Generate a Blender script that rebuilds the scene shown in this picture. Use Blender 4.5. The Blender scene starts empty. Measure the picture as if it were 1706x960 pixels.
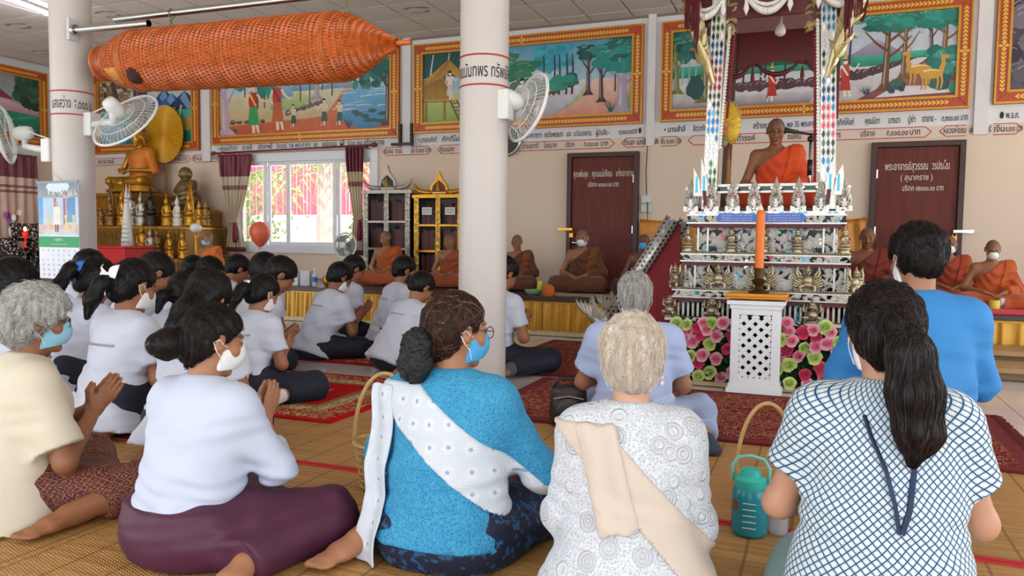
import bpy, math, random
import numpy as np
from math import sin, cos, pi, radians, sqrt, atan2
from mathutils import Vector, Matrix
rnd = random.Random(7)
SC = bpy.context.scene
COL = SC.collection
# ------------------------------------------------------------------ camera, world, sun, exposure
EYE = 1.05
FOC = 1280.0
_a, _p, _r = radians(21.7), radians(3.58), radians(0.65)
_F0 = np.array([-sin(_a), cos(_a), 0]); _R0 = np.array([cos(_a), sin(_a), 0]); _U0 = np.array([0, 0, 1.0])
CF = _F0*cos(_p) - _U0*sin(_p); _U1 = _U0*cos(_p) + _F0*sin(_p)
CR = _R0*cos(_r) + _U1*sin(_r); CU = _U1*cos(_r) - _R0*sin(_r)
cd = bpy.data.cameras.new('camera'); cd.sensor_width = 36.0; cd.lens = FOC/1706*36.0; cd.clip_start = 0.02; cd.clip_end = 300
cam = bpy.data.objects.new('camera', cd); COL.objects.link(cam)
m = Matrix.Identity(4)
for i in range(3):
    m[i][0] = CR[i]; m[i][1] = CU[i]; m[i][2] = -CF[i]
m[2][3] = EYE
cam.matrix_world = m
SC.camera = cam
SC.view_settings.view_transform = 'Standard'; SC.view_settings.look = 'None'
SC.view_settings.gamma = 1.0; SC.view_settings.use_curve_mapping = False
SC.view_settings.exposure = 0.45
SC.cycles.use_denoising = True
SC.cycles.max_bounces = 8; SC.cycles.diffuse_bounces = 5; SC.cycles.glossy_bounces = 3; SC.cycles.transparent_max_bounces = 12
W = bpy.data.worlds.new('sky'); SC.world = W; W.use_nodes = True
bg = W.node_tree.nodes['Background']; bg.inputs[0].default_value = (0.86, 0.93, 1.0, 1); bg.inputs[1].default_value = 2.6
sl = bpy.data.lights.new('sun', 'SUN'); sl.energy = 7.0; sl.angle = radians(3); sl.color = (1.0, 0.95, 0.88)
sun = bpy.data.objects.new('sun', sl); COL.objects.link(sun)
sun.rotation_euler = Vector((-0.55, 0.5, -1.0)).to_track_quat('-Z', 'Y').to_euler()

def _ray(x, y): return CF + (x-853)/FOC*CR - (y-480)/FOC*CU
_O = np.array([0, 0, EYE])
def onY(x, y, Y): d = _ray(x, y); return Vector(_O + d*(Y/d[1]))
def onZ(x, y, Z): d = _ray(x, y); return Vector(_O + d*((Z-EYE)/d[2]))
def dep(x, y, D): return Vector(_O + _ray(x, y)*D)
def topix(P):
    q = np.array(P, float)-_O; w = q@CF
    return 853+FOC*(q@CR)/w, 480-FOC*(q@CU)/w, w

# ------------------------------------------------------------------ object helpers
def link(o, parent=None):
    COL.objects.link(o)
    if parent is not None: o.parent = parent
    return o
def tag(o, label=None, cat=None, group=None, kind=None):
    if label: o['label'] = label
    if cat: o['category'] = cat
    if group: o['group'] = group
    if kind: o['kind'] = kind
    return o
def empty(name, loc=(0, 0, 0), rz=0, label=None, cat=None, group=None):
    o = bpy.data.objects.new(name, None); o.empty_display_size = 0.05
    o.location = loc; o.rotation_euler = (0, 0, rz)
    link(o); return tag(o, label, cat, group)
def copy_tree(o, parent=None):
    c = o.copy(); COL.objects.link(c); c.parent = parent
    for ch in list(o.children): copy_tree(ch, c)
    return c

# ------------------------------------------------------------------ materials
_mats = {}
def _nt(name):
    mt = bpy.data.materials.new(name); mt.use_nodes = True
    nt = mt.node_tree; b = nt.nodes['Principled BSDF']
    return mt, nt, b
def N(nt, t, **kw):
    n = nt.nodes.new(t)
    for k, v in kw.items():
        if k.startswith('i_'): n.inputs[int(k[2:])].default_value = v
        else: setattr(n, k, v)
    return n
def rgba(c): return (c[0], c[1], c[2], 1.0)
def srgb(h):
    h = h.lstrip('#'); v = [int(h[i:i+2], 16)/255 for i in (0, 2, 4)]
    return tuple(((x+0.055)/1.055)**2.4 if x > 0.04045 else x/12.92 for x in v)
def C(h): return srgb(h) if isinstance(h, str) else h
def mat(name, col='#ffffff', rough=0.6, metal=0.0, vary=0.0, vscale=6.0, bump=0.0, bscale=40.0, stretch=(1, 1, 1), attr=None, col2=None, spec=None, emit=0, alpha=None, sheen=0, trans=0, coat=0, sub=0):
    """one procedural material: colour (or colour attribute) with noise variation and noise bump"""
    if name in _mats: return _mats[name]
    mt, nt, b = _nt(name)
    L = nt.links.new
    b.inputs['Roughness'].default_value = rough; b.inputs['Metallic'].default_value = metal
    if spec is not None: b.inputs['Specular IOR Level'].default_value = spec
    c = C(col); out = None
    tc = N(nt, 'ShaderNodeTexCoord'); mp = N(nt, 'ShaderNodeMapping'); mp.inputs['Scale'].default_value = stretch
    L(tc.outputs['Object'], mp.inputs[0])
    if attr:
        at = N(nt, 'ShaderNodeAttribute', attribute_name=attr); out = at.outputs['Color']
    if vary or col2:
        nz = N(nt, 'ShaderNodeTexNoise'); nz.inputs['Scale'].default_value = vscale; nz.inputs['Detail'].default_value = 5
        L(mp.outputs[0], nz.inputs['Vector'])
        if col2:
            rp = N(nt, 'ShaderNodeValToRGB'); rp.color_ramp.elements[0].position = 0.35; rp.color_ramp.elements[1].position = 0.65
            rp.color_ramp.elements[0].color = rgba(c); rp.color_ramp.elements[1].color = rgba(C(col2))
            L(nz.outputs[0], rp.inputs[0]); out = rp.outputs[0]
        if vary:
            hs = N(nt, 'ShaderNodeHueSaturation'); mr = N(nt, 'ShaderNodeMapRange')
            mr.inputs[1].default_value = 0.3; mr.inputs[2].default_value = 0.7
            mr.inputs[3].default_value = 1-vary; mr.inputs[4].default_value = 1+vary
            L(nz.outputs[0], mr.inputs[0]); L(mr.outputs[0], hs.inputs['Value'])
            if out: L(out, hs.inputs['Color'])
            else: hs.inputs['Color'].default_value = rgba(c)
            out = hs.outputs[0]
    if out: L(out, b.inputs['Base Color'])
    else: b.inputs['Base Color'].default_value = rgba(c)
    if bump:
        n2 = N(nt, 'ShaderNodeTexNoise'); n2.inputs['Scale'].default_value = bscale; n2.inputs['Detail'].default_value = 4
        bp = N(nt, 'ShaderNodeBump'); bp.inputs['Strength'].default_value = bump; bp.inputs['Distance'].default_value = 0.01
        L(mp.outputs[0], n2.inputs['Vector']); L(n2.outputs[0], bp.inputs['Height']); L(bp.outputs[0], b.inputs['Normal'])
    if emit:
        b.inputs['Emission Color'].default_value = rgba(c); b.inputs['Emission Strength'].default_value = emit
    if alpha is not None: b.inputs['Alpha'].default_value = alpha
    if sheen: b.inputs['Sheen Weight'].default_value = sheen
    if trans: b.inputs['Transmission Weight'].default_value = trans
    if coat: b.inputs['Coat Weight'].default_value = coat
    if sub:
        b.inputs['Subsurface Weight'].default_value = sub; b.inputs['Subsurface Radius'].default_value = (0.02, 0.008, 0.004)
    _mats[name] = mt
    return mt

# ------------------------------------------------------------------ mesh collector
class MB:
    def __init__(s): s.v = []; s.f = []; s.c = []; s.col = None
    def add(s, vs, fs, col=None):
        o = len(s.v); s.v += [tuple(v) for v in vs]; s.f += [tuple(i+o for i in f) for f in fs]
        s.c += [col if col is not None else s.col]*len(fs)
    def box(s, c, d, rot=None, col=None):
        x, y, z = d[0]/2, d[1]/2, d[2]/2
        vs = [Vector((i, j, k)) for i in (-x, x) for j in (-y, y) for k in (-z, z)]
        if rot is not None: vs = [rot @ v for v in vs]
        c = Vector(c); vs = [v+c for v in vs]
        s.add(vs, [(0, 1, 3, 2), (4, 6, 7, 5), (0, 4, 5, 1), (2, 3, 7, 6), (0, 2, 6, 4), (1, 5, 7, 3)], col); return s
    def bar(s, a, b, w, h, up=(0, 0, 1), col=None):
        a, b = Vector(a), Vector(b); d = (b-a); l = d.length
        if l < 1e-6: return s
        d.normalize(); u = Vector(up); x = d.cross(u)
        if x.length < 1e-4: x = d.cross(Vector((1, 0, 0)))
        x.normalize(); z = x.cross(d)
        R = Matrix((x, d, z)).transposed()
        return s.box((a+b)/2, (w, l, h), R, col)
    def tube(s, path, r, n=8, cap=True, closed=False, col=None, flat=1.0):
        path = [Vector(p) for p in path]; m = len(path)
        rs = r if hasattr(r, '__len__') else [r]*m
        vs = []; prev = None
        for i, p in enumerate(path):
            if closed: t = path[(i+1) % m]-path[i-1]
            else: t = path[min(i+1, m-1)]-path[max(i-1, 0)]
            if t.length < 1e-9: t = Vector((0, 0, 1))
            t.normalize()
            if prev is None:
                x = t.cross(Vector((0, 0, 1)))
                if x.length < 1e-3: x = t.cross(Vector((0, 1, 0)))
            else: x = prev - t*prev.dot(t)
            x.normalize(); prev = x; y = t.cross(x)
            for k in range(n):
                an = 2*pi*k/n
                vs.append(p + x*cos(an)*rs[i] + y*sin(an)*rs[i]*flat)
        fs = []
        for i in range(m if closed else m-1):
            j = (i+1) % m
            for k in range(n):
                k2 = (k+1) % n
                fs.append((i*n+k, i*n+k2, j*n+k2, j*n+k))
        if cap and not closed:
            fs.append(tuple(range(n))[::-1]); fs.append(tuple((m-1)*n+k for k in range(n)))
        s.add(vs, fs, col); return s
    def lathe(s, prof, n=24, c=(0, 0, 0), R=None, sx=1.0, sy=1.0, col=None, cap=True, a0=0.0):
        c = Vector(c); vs = []
        for (r, z) in prof:
            for k in range(n):
                an = a0+2*pi*k/n; v = Vector((r*cos(an)*sx, r*sin(an)*sy, z))
                if R is not None: v = R @ v
                vs.append(c+v)
        m = len(prof); fs = []
        for i in range(m-1):
            for k in range(n):
                k2 = (k+1) % n; fs.append((i*n+k, i*n+k2, (i+1)*n+k2, (i+1)*n+k))
        if cap:
            fs.append(tuple(range(n))[::-1]); fs.append(tuple((m-1)*n+k for k in range(n)))
        s.add(vs, fs, col); return s
    def ball(s, c, r, n=10, m=6, sc=(1, 1, 1), R=None, col=None):
        prof = [(max(r*sin(pi*i/m), 1e-4), -r*cos(pi*i/m)) for i in range(m+1)]
        o = len(s.v); s.lathe(prof, n, (0, 0, 0), col=col, cap=False)
        for i in range(o, len(s.v)):
            v = Vector(s.v[i]); v = Vector((v.x*sc[0], v.y*sc[1], v.z*sc[2]))
            if R is not None: v = R @ v
            s.v[i] = tuple(Vector(c)+v)
        return s
    def prism(s, pts, O, u, v, n, d, col=None, d0=0.0):
        """outline pts (2d) in the plane O,u,v, extruded from d0 to d along n"""
        O, u, v, n = Vector(O), Vector(u), Vector(v), Vector(n); k = len(pts)
        ar = sum(pts[i][0]*pts[(i+1) % k][1]-pts[(i+1) % k][0]*pts[i][1] for i in range(k))
        if ar < 0: pts = pts[::-1]
        vs = [O+u*p[0]+v*p[1]+n*d0 for p in pts]+[O+u*p[0]+v*p[1]+n*d for p in pts]
        fs = [tuple(range(k))[::-1], tuple(range(k, 2*k))]+[(i, (i+1) % k, k+(i+1) % k, k+i) for i in range(k)]
        if u.cross(v).dot(n)*(d-d0) < 0: fs = [f[::-1] for f in fs]
        s.add(vs, fs, col); return s
    def grid(s, fn, nu, nv, col=None, closeu=False):
        vs = [fn(i/nu if not closeu else i/nu, j/nv) for j in range(nv+1) for i in range(nu if closeu else nu+1)]
        w = nu if closeu else nu+1; fs = []
        for j in range(nv):
            for i in range(nu):
                i2 = (i+1) % w
                fs.append((j*w+i, j*w+i2, (j+1)*w+i2, (j+1)*w+i))
        s.add(vs, fs, col); return s
    def xform(s, M, start=0):
        for i in range(start, len(s.v)): s.v[i] = tuple(M @ Vector(s.v[i]))
        return s
    def mesh(s, name, smooth=False):
        me = bpy.data.meshes.new(name); me.from_pydata(s.v, [], s.f)
        if any(c is not None for c in s.c):
            at = me.color_attributes.new('Col', 'FLOAT_COLOR', 'CORNER')
            buf = np.ones((len(me.loops), 4), np.float32); i = 0
            for f, c in zip(s.f, s.c):
                c = c if c is not None else (1, 1, 1)
                k = len(f)
                if hasattr(c[0], '__len__'): buf[i:i+k, :3] = np.array(c)[:k]
                else: buf[i:i+k, :3] = c[:3]
                i += k
            at.data.foreach_set('color', buf.ravel())
        if smooth: me.polygons.foreach_set('use_smooth', [True]*len(me.polygons))
        me.update(); return me
    def build(s, name, m, parent=None, smooth=False, bevel=0, loc=None, sharp=None):
        me = s.mesh(name, smooth); me.materials.append(m)
        if smooth and sharp: me.set_sharp_from_angle(angle=radians(sharp))
        o = bpy.data.objects.new(name, me)
        if loc is not None: o.location = loc
        link(o, parent)
        if bevel:
            bm = o.modifiers.new('bevel', 'BEVEL'); bm.width = bevel; bm.segments = 2; bm.limit_method = 'ANGLE'
        return o
def obj_from(name, me, parent=None, loc=None, R=None):
    o = bpy.data.objects.new(name, me); link(o, parent)
    if loc is not None: o.location = loc
    if R is not None: o.rotation_euler = R
    return o

def text_mesh(body, h, w=None, bold=0.0, name='lettering'):
    """Thai / Latin lettering as a flat mesh, cap height about h, squeezed to width w, origin at its left baseline"""
    cu = bpy.data.curves.new('t', 'FONT'); cu.body = body; cu.size = 1.0; cu.resolution_u = 2; cu.offset = bold
    o = bpy.data.objects.new('t', cu); COL.objects.link(o)
    dg = bpy.context.evaluated_depsgraph_get(); me = bpy.data.meshes.new_from_object(o.evaluated_get(dg))
    bpy.data.objects.remove(o); bpy.data.curves.remove(cu)
    n = len(me.vertices); co = np.zeros(n*3, np.float32); me.vertices.foreach_get('co', co); co = co.reshape(-1, 3)
    if n:
        x0, x1 = co[:, 0].min(), co[:, 0].max(); sy = h/0.62
        sx = w/(x1-x0) if w else sy
        co[:, 0] = (co[:, 0]-x0)*sx; co[:, 1] *= sy; co[:, 2] = 0
        me.vertices.foreach_set('co', co.ravel())
    me.name = name; me.update()
    return me
def lettering(body, O, u, v, h, m, parent, w=None, bold=0.008, curve=None):
    me = text_mesh(body, h, w, bold); me.materials.append(m)
    O, u, v = Vector(O), Vector(u), Vector(v)
    for vt in me.vertices:
        x, y = vt.co.x, vt.co.y
        vt.co = curve(x, y) if curve else O+u*x+v*y
    me.update()
    return obj_from('lettering', me, parent)
# ------------------------------------------------------------------ the room
YW, XL, ZC = 9.8, -12.3, 3.9
wall_m = None
def two_tone():
    mt, nt, b = _nt('wall_paint'); L = nt.links.new
    tc = N(nt, 'ShaderNodeTexCoord'); sx = N(nt, 'ShaderNodeSeparateXYZ'); L(tc.outputs['Object'], sx.inputs[0])
    gt = N(nt, 'ShaderNodeMath', operation='GREATER_THAN', i_1=2.375); L(sx.outputs[2], gt.inputs[0])
    nz = N(nt, 'ShaderNodeTexNoise'); nz.inputs['Scale'].default_value = 1.3; nz.inputs['Detail'].default_value = 6; L(tc.outputs['Object'], nz.inputs['Vector'])
    a = N(nt, 'ShaderNodeMix', data_type='RGBA'); a.inputs[6].default_value = rgba(C('#dcc6ae')); a.inputs[7].default_value = rgba(C('#e0ccb8')); L(nz.outputs[0], a.inputs[0])
    c = N(nt, 'ShaderNodeMix', data_type='RGBA'); c.inputs[6].default_value = rgba(C('#d6d4d4')); c.inputs[7].default_value = rgba(C('#e4e2e2')); L(nz.outputs[0], c.inputs[0])
    mx = N(nt, 'ShaderNodeMix', data_type='RGBA'); L(gt.outputs[0], mx.inputs[0]); L(a.outputs[2], mx.inputs[6]); L(c.outputs[2], mx.inputs[7])
    L(mx.outputs[2], b.inputs['Base Color']); b.inputs['Roughness'].default_value = 0.75
    return mt
wall_m = two_tone()
white_paint = mat('white_paint', '#e6e2de', 0.5, vary=0.03, vscale=3)
S = lambda o: tag(o, kind='structure')
# floor slab and its tiles
b = MB(); b.box((-2.5, 2.4, -0.12), (20.5, 15.4, 0.2)); floor = S(b.build('floor', mat('grout', '#8d8a86', 0.9)))
tb = MB(); tb.box((0, 0, 0), (0.594, 0.594, 0.016))
tile_me = tb.mesh('floor_tile'); tile_me.materials.append(mat('tile_glaze', '#d8d5d2', 0.16, vary=0.05, vscale=2.5, coat=0.3))
seen = []
for i in range(-17, 12):
    for j in range(2, 14):
        x, y = i*0.6+0.3, j*0.6+0.3
        if x < XL+0.3 or y > 8.3: continue
        u, v, w = topix((x, y, 0))
        if w > 0.5 and 560 < u < 1900 and 520 < v < 1100 and not (v > 760): seen.append((x, y))
for (x, y) in seen[:280]: obj_from('floor_tile', tile_me, floor, (x, y, -0.014))
b = MB()
for i in range(-20, 13):
    for j in range(-9, 16):
        x, y = i*0.6+0.3, j*0.6+0.3
        if (x, y) in seen[:280] or x < XL+0.2 or x > 7.6 or y > YW: continue
        b.box((x, y, -0.014), (0.594, 0.594, 0.016))
tag(b.build('floor_tiles', tile_me.materials[0], floor), kind='stuff')
b = MB(); b.box((0, 5, -0.3), (120, 120, 0.1)); S(b.build('ground_outside', mat('concrete_yard', '#c4c0b8', 0.9, vary=0.08, vscale=0.5)))
# ceiling: dark metal grid, each tile in view a piece of its own
b = MB(); b.box((-2.5, 2.4, ZC+0.1), (20.5, 15.4, 0.16)); ceiling = S(b.build('ceiling', mat('ceiling_grid', '#6b645c', 0.7)))
DX, DY = 0.5505, 0.589
tb = MB(); tb.box((0, 0, 0), (DX-0.022, DY-0.022, 0.03)); ct_me = tb.mesh('ceiling_tile'); ct_m = mat('gypsum_tile', '#e0d9d3', 0.85, vary=0.05, vscale=1.1); ct_me.materials.append(ct_m)
b = MB(); nct = 0; ink = mat('black_ink', '#1d1b1e', 0.6); tiles = {}
for i in range(-40, 40):
    for j in range(-1, 26):
        x, y = -3.375+(i+0.5)*DX, 9.507-(j-0.5)*DY
        if x < XL+0.1 or x > 7.4 or y < -5: continue
        sy = 1.0
        if y > YW-0.25: continue
        u, v, w = topix((x, y, ZC))
        if w > 1 and -90 < u < 1800 and -40 < v < 130:
            o = obj_from('ceiling_tile', ct_me, ceiling, (x, y, ZC+0.008)); tiles[(i, j)] = o
        else: b.box((x, y, ZC+0.008), (DX-0.022, DY-0.022, 0.03))
tag(b.build('ceiling_tiles', ct_m, ceiling), kind='stuff')
b = MB()
for i in range(-40, 40):
    x = -3.375+(i+0.5)*DX
    if XL+0.1 < x < 7.4: b.box((x, 9.665, ZC+0.008), (DX-0.022, 0.27, 0.03))
b.build('edge_tiles', ct_m, ceiling)
# donors' names written in rings on some ceiling tiles
def ring_text(P, txt1, txt2):
    P = Vector((P[0], P[1], ZC-0.0095))
    def arc(r, up):
        def f(x, y):
            an = pi-(0.5+x*1.0)*(pi-1.0)/2.1-0.25 if up else pi+0.5+x*(pi-1.0)/2.1+0.25
            rr = r+y if up else r-y
            return P+Vector((cos(an)*rr*1.25, -sin(an)*rr*0.85, 0))
        return f
    lettering(txt1, P, (1, 0, 0), (0, 1, 0), 0.055, ink, ceiling, w=2.0, curve=arc(0.12, True), bold=0.01)
    lettering(txt2, P, (1, 0, 0), (0, 1, 0), 0.05, ink, ceiling, w=1.9, curve=arc(0.14, False), bold=0.01)
for (px_, py_, a1, a2) in [(703, 15, 'คุณพ่อคำ คุณแม่ทองสุข', 'บริจาค ๑ แผ่น'), (205, 20, 'คุณแม่สุดา วงศ์คำ', 'และครอบครัว'), (40, 36, 'คุณยายบุญมี', 'พร้อมลูกหลาน'), (190, 76, 'คุณพ่อสมบูรณ์', 'บริจาค'), (85, 84, 'คุณประยูร', 'และลูก')]:
    q = onZ(px_, py_, ZC)
    i = round((q.x+3.375)/DX-0.5); j = round((9.507-q.y)/DY+0.5)
    ring_text((-3.375+(i+0.5)*DX, 9.507-(j-0.5)*DY), a1, a2)
# back wall round the window opening, left wall, pilasters
WX0, WX1, WZ0, WZ1 = -8.62, -6.06, 0.88, 2.30
b = MB()
def wbox(x0, x1, z0, z1): b.box(((x0+x1)/2, YW+0.1, (z0+z1)/2), (x1-x0, 0.2, z1-z0))
wbox(XL-0.2, WX0, -0.2, ZC+0.2); wbox(WX1, 7.8, -0.2, ZC+0.2); wbox(WX0, WX1, -0.2, WZ0); wbox(WX0, WX1, WZ1, ZC+0.2)
wall_back = S(b.build('wall_back', wall_m))
b = MB(); b.box((XL-0.1, 6.2, 1.95), (0.2, 7.2, 4.3)); wall_left = S(b.build('wall_left', wall_m))
trim_m = mat('pilaster_paint', '#dcdad9', 0.6, vary=0.03)
for k, (x, w) in enumerate([(-9.21, 0.16), (-5.54, 0.13), (-2.03, 0.10), (1.6, 0.14)]):
    b = MB(); b.box((x, YW-0.012, (ZC+2.26)/2), (w, 0.05, ZC-2.26)); S(b.build('trim_%d' % (k+1), trim_m))
b = MB(); b.box((-2.5, YW-0.006, ZC-0.02), (19, 0.03, 0.03)); S(b.build('trim_5', mat('dark_edge', '#7a726b', 0.7)))
# round columns with their red-ruled donor bands
red_line = mat('red_line', '#b5322f', 0.6)
colm = mat('column_paint', '#c9c1bb', 0.38, vary=0.02, vscale=1.5)
CY = 4.85; COLX = (-6.05, -2.15, 1.75); CR_ = 0.165
def column(cx, n, txt, ang, wtxt, cap):
    b = MB(); b.lathe([(CR_, -0.02), (CR_, ZC+0.02)], 64, (cx, CY, 0)); o = S(b.build('trim_%d' % n, colm, smooth=True, sharp=40))
    for z in (2.075, 2.27):
        r = MB(); r.tube([(cx+cos(t*2*pi/64)*(CR_+0.0005), CY+sin(t*2*pi/64)*(CR_+0.0005), z) for t in range(64)], 0.006, 6, closed=True); r.build('red_rule', red_line, o)
    if txt:
        def f(x, y):
            t = ang+(x-wtxt/2)/CR_
            return Vector((cx+cos(t)*(CR_+0.0015), CY+sin(t)*(CR_+0.0015), 2.125+y))
        lettering(txt, (0, 0, 0), (1, 0, 0), (0, 0, 1), 0.075, ink, o, w=wtxt, curve=f, bold=0.006)
    return o
def camang(cx): return atan2(-CY, -cx)
col_left = column(COLX[0], 6, 'แสงสว่าง ๕,๐๐๐ บ.', camang(COLX[0])-0.02, 0.36, None)
col_mid = column(COLX[1], 7, 'คุณนันทพร ทรัพย์สิน', camang(COLX[1])+0.02, 0.50, None)
column(COLX[2], 8, None, 0, 0, None)
# ------------------------------------------------------------------ painted lines of writing on the back wall
yw = YW-0.002
blue_ink = mat('blue_ink', '#1f2f7a', 0.6)
def wtext(px0, px1, py, txt, m=None, h=0.07, bold=0.012):
    a = onY(px0, py, YW); e = onY(px1, py, YW)
    lettering(txt, (a.x, yw-0.0015, a.z), (1, 0, 0), (0, 0, 1), h, m or ink, wall_back, w=e.x-a.x, bold=bold)
def wtextz(x0, x1, z, txt, m=None, h=0.07, bold=0.012, y=None):
    lettering(txt, (x0, (y or yw)-0.0015, z), (1, 0, 0), (0, 0, 1), h, m or ink, wall_back, w=x1-x0, bold=bold)
PX = lambda p: onY(p, 240, YW).x
strip_m = mat('strip_paint', '#dcc6b8', 0.7, vary=0.03)
def strip(x0, x1, z0, z1, l=True, r=True, fill=True):
    t = (z1-z0)*0.55; zc = (z0+z1)/2
    pts = ([(x0, zc), (x0+t, z0)] if l else [(x0, z0)])+([(x1-t, z0), (x1, zc), (x1-t, z1)] if r else [(x1, z0), (x1, z1)])+([(x0+t, z1)] if l else [(x0, z1)])
    if fill:
        q = MB(); q.prism(pts, (0, yw, 0), (1, 0, 0), (0, 0, 1), (0, -1, 0), 0.001); q.build('name_strip', strip_m, wall_back)
    q = MB()
    for i in range(len(pts)):
        a, e = pts[i], pts[(i+1) % len(pts)]
        if not l and a[0] == x0 and e[0] == x0: continue
        if not r and a[0] == x1 and e[0] == x1: continue
        q.bar((a[0], yw-0.0015, a[1]), (e[0], yw-0.0015, e[1]), 0.002, 0.009, (0, 0, 1))
    q.build('strip_outline', red_line, wall_back)
ZS0, ZS1 = 2.255, 2.37
# row of small writing right under the frames
for (p0, p1, t, mm) in [(363, 396, '• คุณแม่คำเภา', None), (404, 420, 'ยายดี', None), (430, 454, 'สร้างภาพนี้', None), (460, 517, 'วิกรณ์ ๕๗ พระคาถา', blue_ink), (523, 530, 'และ', None), (537, 561, 'คุณวิลาวรรณ', None), (567, 574, 'ผู้', None), (579, 640, 'ร่วม ๓๐ สร้างถวาย', None),
                        (697, 728, '• นางสมศักดิ์', None), (737, 790, 'ศักดิ์โมงสอง', None), (857, 902, '29 พระคาถา', blue_ink), (907, 938, 'คุณวีระพรรณตา', None), (944, 952, 'และ', None), (956, 985, 'นาวินเดชสาม', None), (993, 1015, 'ผู้ร่วมสืบ -', None), (1031, 1068, '๓,๓๐๐.๐๐บาท ●', None),
                        (1106, 1141, '• นางสำลี', None), (1154, 1176, 'จัตวาภัท', None), (1254, 1290, 'สร้างถวาย', None), (1310, 1362, 'พล 35 พระคาถา', blue_ink), (1393, 1421, 'อุทิศให้แก่', None), (1440, 1464, 'คุณบิดา', None), (1479, 1498, 'มารดา', None), (1511, 1523, 'ปู่ย่า', None), (1535, 1558, 'ตายาย -', None), (1567, 1610, '๓,๓๐๐.๐๐ บาท', None), (1663, 1696, '● พ.จ.ภ.', None)]:
    wtextz(PX(p0), PX(p1), 2.425, t, mm, 0.062, 0.012)
# arrow-ended strips below
for (p0, p1, l, r) in [(150, 318, True, True), (318, 372, True, True), (372, 624, False, True), (636, 721, True, True), (727, 860, True, False), (860, 1026, False, True), (1033, 1076, True, False), (1098, 1138, False, True), (1144, 1200, True, False), (1200, 1554, False, True), (1561, 1612, True, False), (1650, 1706, False, True)]:
    strip(PX(p0)+0.02, PX(p1)-0.02, ZS0, ZS1, l, r)
for (p0, p1, t) in [(163, 190, 'อาจารย์'), (240, 275, 'คุณแม่น้อย'), (279, 288, 'จันทร์'), (292, 311, '๕,๐๐๐ บาท'), (322, 366, 'ร้านวัชรศักดิ์'), (466, 490, 'นายบุญมี'), (504, 522, 'ยวนนาม'), (534, 550, 'แม่เลย'), (565, 571, '๕๐'), (640, 655, 'ชนะจน'), (659, 675, 'งามสุข'), (678, 717, 'ธรรมะ ๕,๐๐๐ บาท'), (733, 757, 'คุณแม่ลุง'),
                  (871, 897, 'นายสุชาติ'), (906, 928, 'ไชยมาศ'), (942, 957, 'บริจาค'), (973, 997, '๕,๐๐๐.๐๐'), (1001, 1013, 'บาท'), (1039, 1057, 'เทียนสุก'), (1061, 1080, 'แสงชิน'), (1085, 1097, 'ส่งเสีย'), (1101, 1134, 'เงิน ๑,๐๐๐ บาท'), (1215, 1258, 'ชัยดำรงค์'), (1312, 1334, 'ณลัคนี'), (1390, 1400, 'พร'), (1433, 1457, 'บริจาค'), (1476, 1512, '๕,๐๐๐,๐๐'), (1515, 1532, 'บาท'), (1571, 1608, 'หลวงพ่อชม'), (1614, 1650, 'เครือจันทร์'), (1655, 1672, 'เงิน'), (1674, 1702, '๑,๐๐๐ บาท')]:
    wtextz(PX(p0), PX(p1), 2.285, t, None, 0.06, 0.014, yw-0.001)
# ------------------------------------------------------------------ doors
door_m = mat('door_veneer', '#64271c', 0.5, vary=0.25, vscale=5, stretch=(5, 5, 0.5), spec=.3)
dframe_m = mat('door_frame_wood', '#3f1d18', 0.45, vary=0.12, vscale=6)
steel = mat('steel', '#b9b9b6', 0.25, 1.0); brass = mat('brass', '#b98a3a', 0.3, 1.0); white_ink = mat('white_ink', '#d8cfc6', 0.6)
def door(n, x0, x1, zt, hinge_right, lines):
    e = S(empty('door_%d' % n, ((x0+x1)/2, YW, 0)))
    w = x1-x0
    for (nm, c, d) in [('jamb', (-w/2+0.03, -0.03, zt/2), (0.06, 0.1, zt)), ('jamb', (w/2-0.03, -0.03, zt/2), (0.06, 0.1, zt)), ('head', (0, -0.03, zt-0.03), (w-0.12, 0.1, 0.06))]:
        q = MB(); q.box(c, d); q.build(nm, dframe_m, e, bevel=0.004)
    q = MB(); q.box((0, -0.02, (zt-0.06)/2), (w-0.125, 0.04, zt-0.07)); lf = q.build('leaf', door_m, e, bevel=0.003)
    sgn = 1 if hinge_right else -1
    for z in (0.7, 1.2, 1.85):
        q = MB(); q.box((sgn*(w/2-0.066), -0.045, z), (0.02, 0.02, 0.1)); q.build('hinge', steel, e)
    hx = -sgn*(w/2-0.11)
    q = MB(); q.lathe([(0.03, 0), (0.03, 0.008), (0.012, 0.012), (0.012, 0.035), (0.027, 0.045), (0.03, 0.06), (0.02, 0.072), (0.001, 0.075)], 16, (hx, -0.04, 1.02), Matrix.Rotation(pi/2, 3, 'X')); q.build('knob', steel, e, smooth=True)
    bx = -sgn*(w/2-0.02)
    q = MB(); q.box((bx-sgn*0.03, -0.085, 1.2), (0.2, 0.012, 0.03)); q.box((bx-sgn*0.09, -0.07, 1.2), (0.06, 0.03, 0.036)); q.build('bolt', brass if n == 1 else steel, e)
    q = MB(); q.box((bx+sgn*0.06, -0.1, 1.12), (0.05, 0.02, 0.055)); q.tube([(bx+sgn*0.06+cos(t)*0.018, -0.1, 1.147+sin(t)*0.035) for t in np.linspace(0, pi, 9)], 0.005, 6); q.build('padlock', brass, e)
    for (xa, xb, z, t, h) in lines:
        lettering(t, (xa-(x0+x1)/2, -0.0415, z), (1, 0, 0), (0, 0, 1), h, white_ink, e, w=xb-xa, bold=0.006)
    return e
D1a, D1b = -3.11, -2.16
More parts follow.
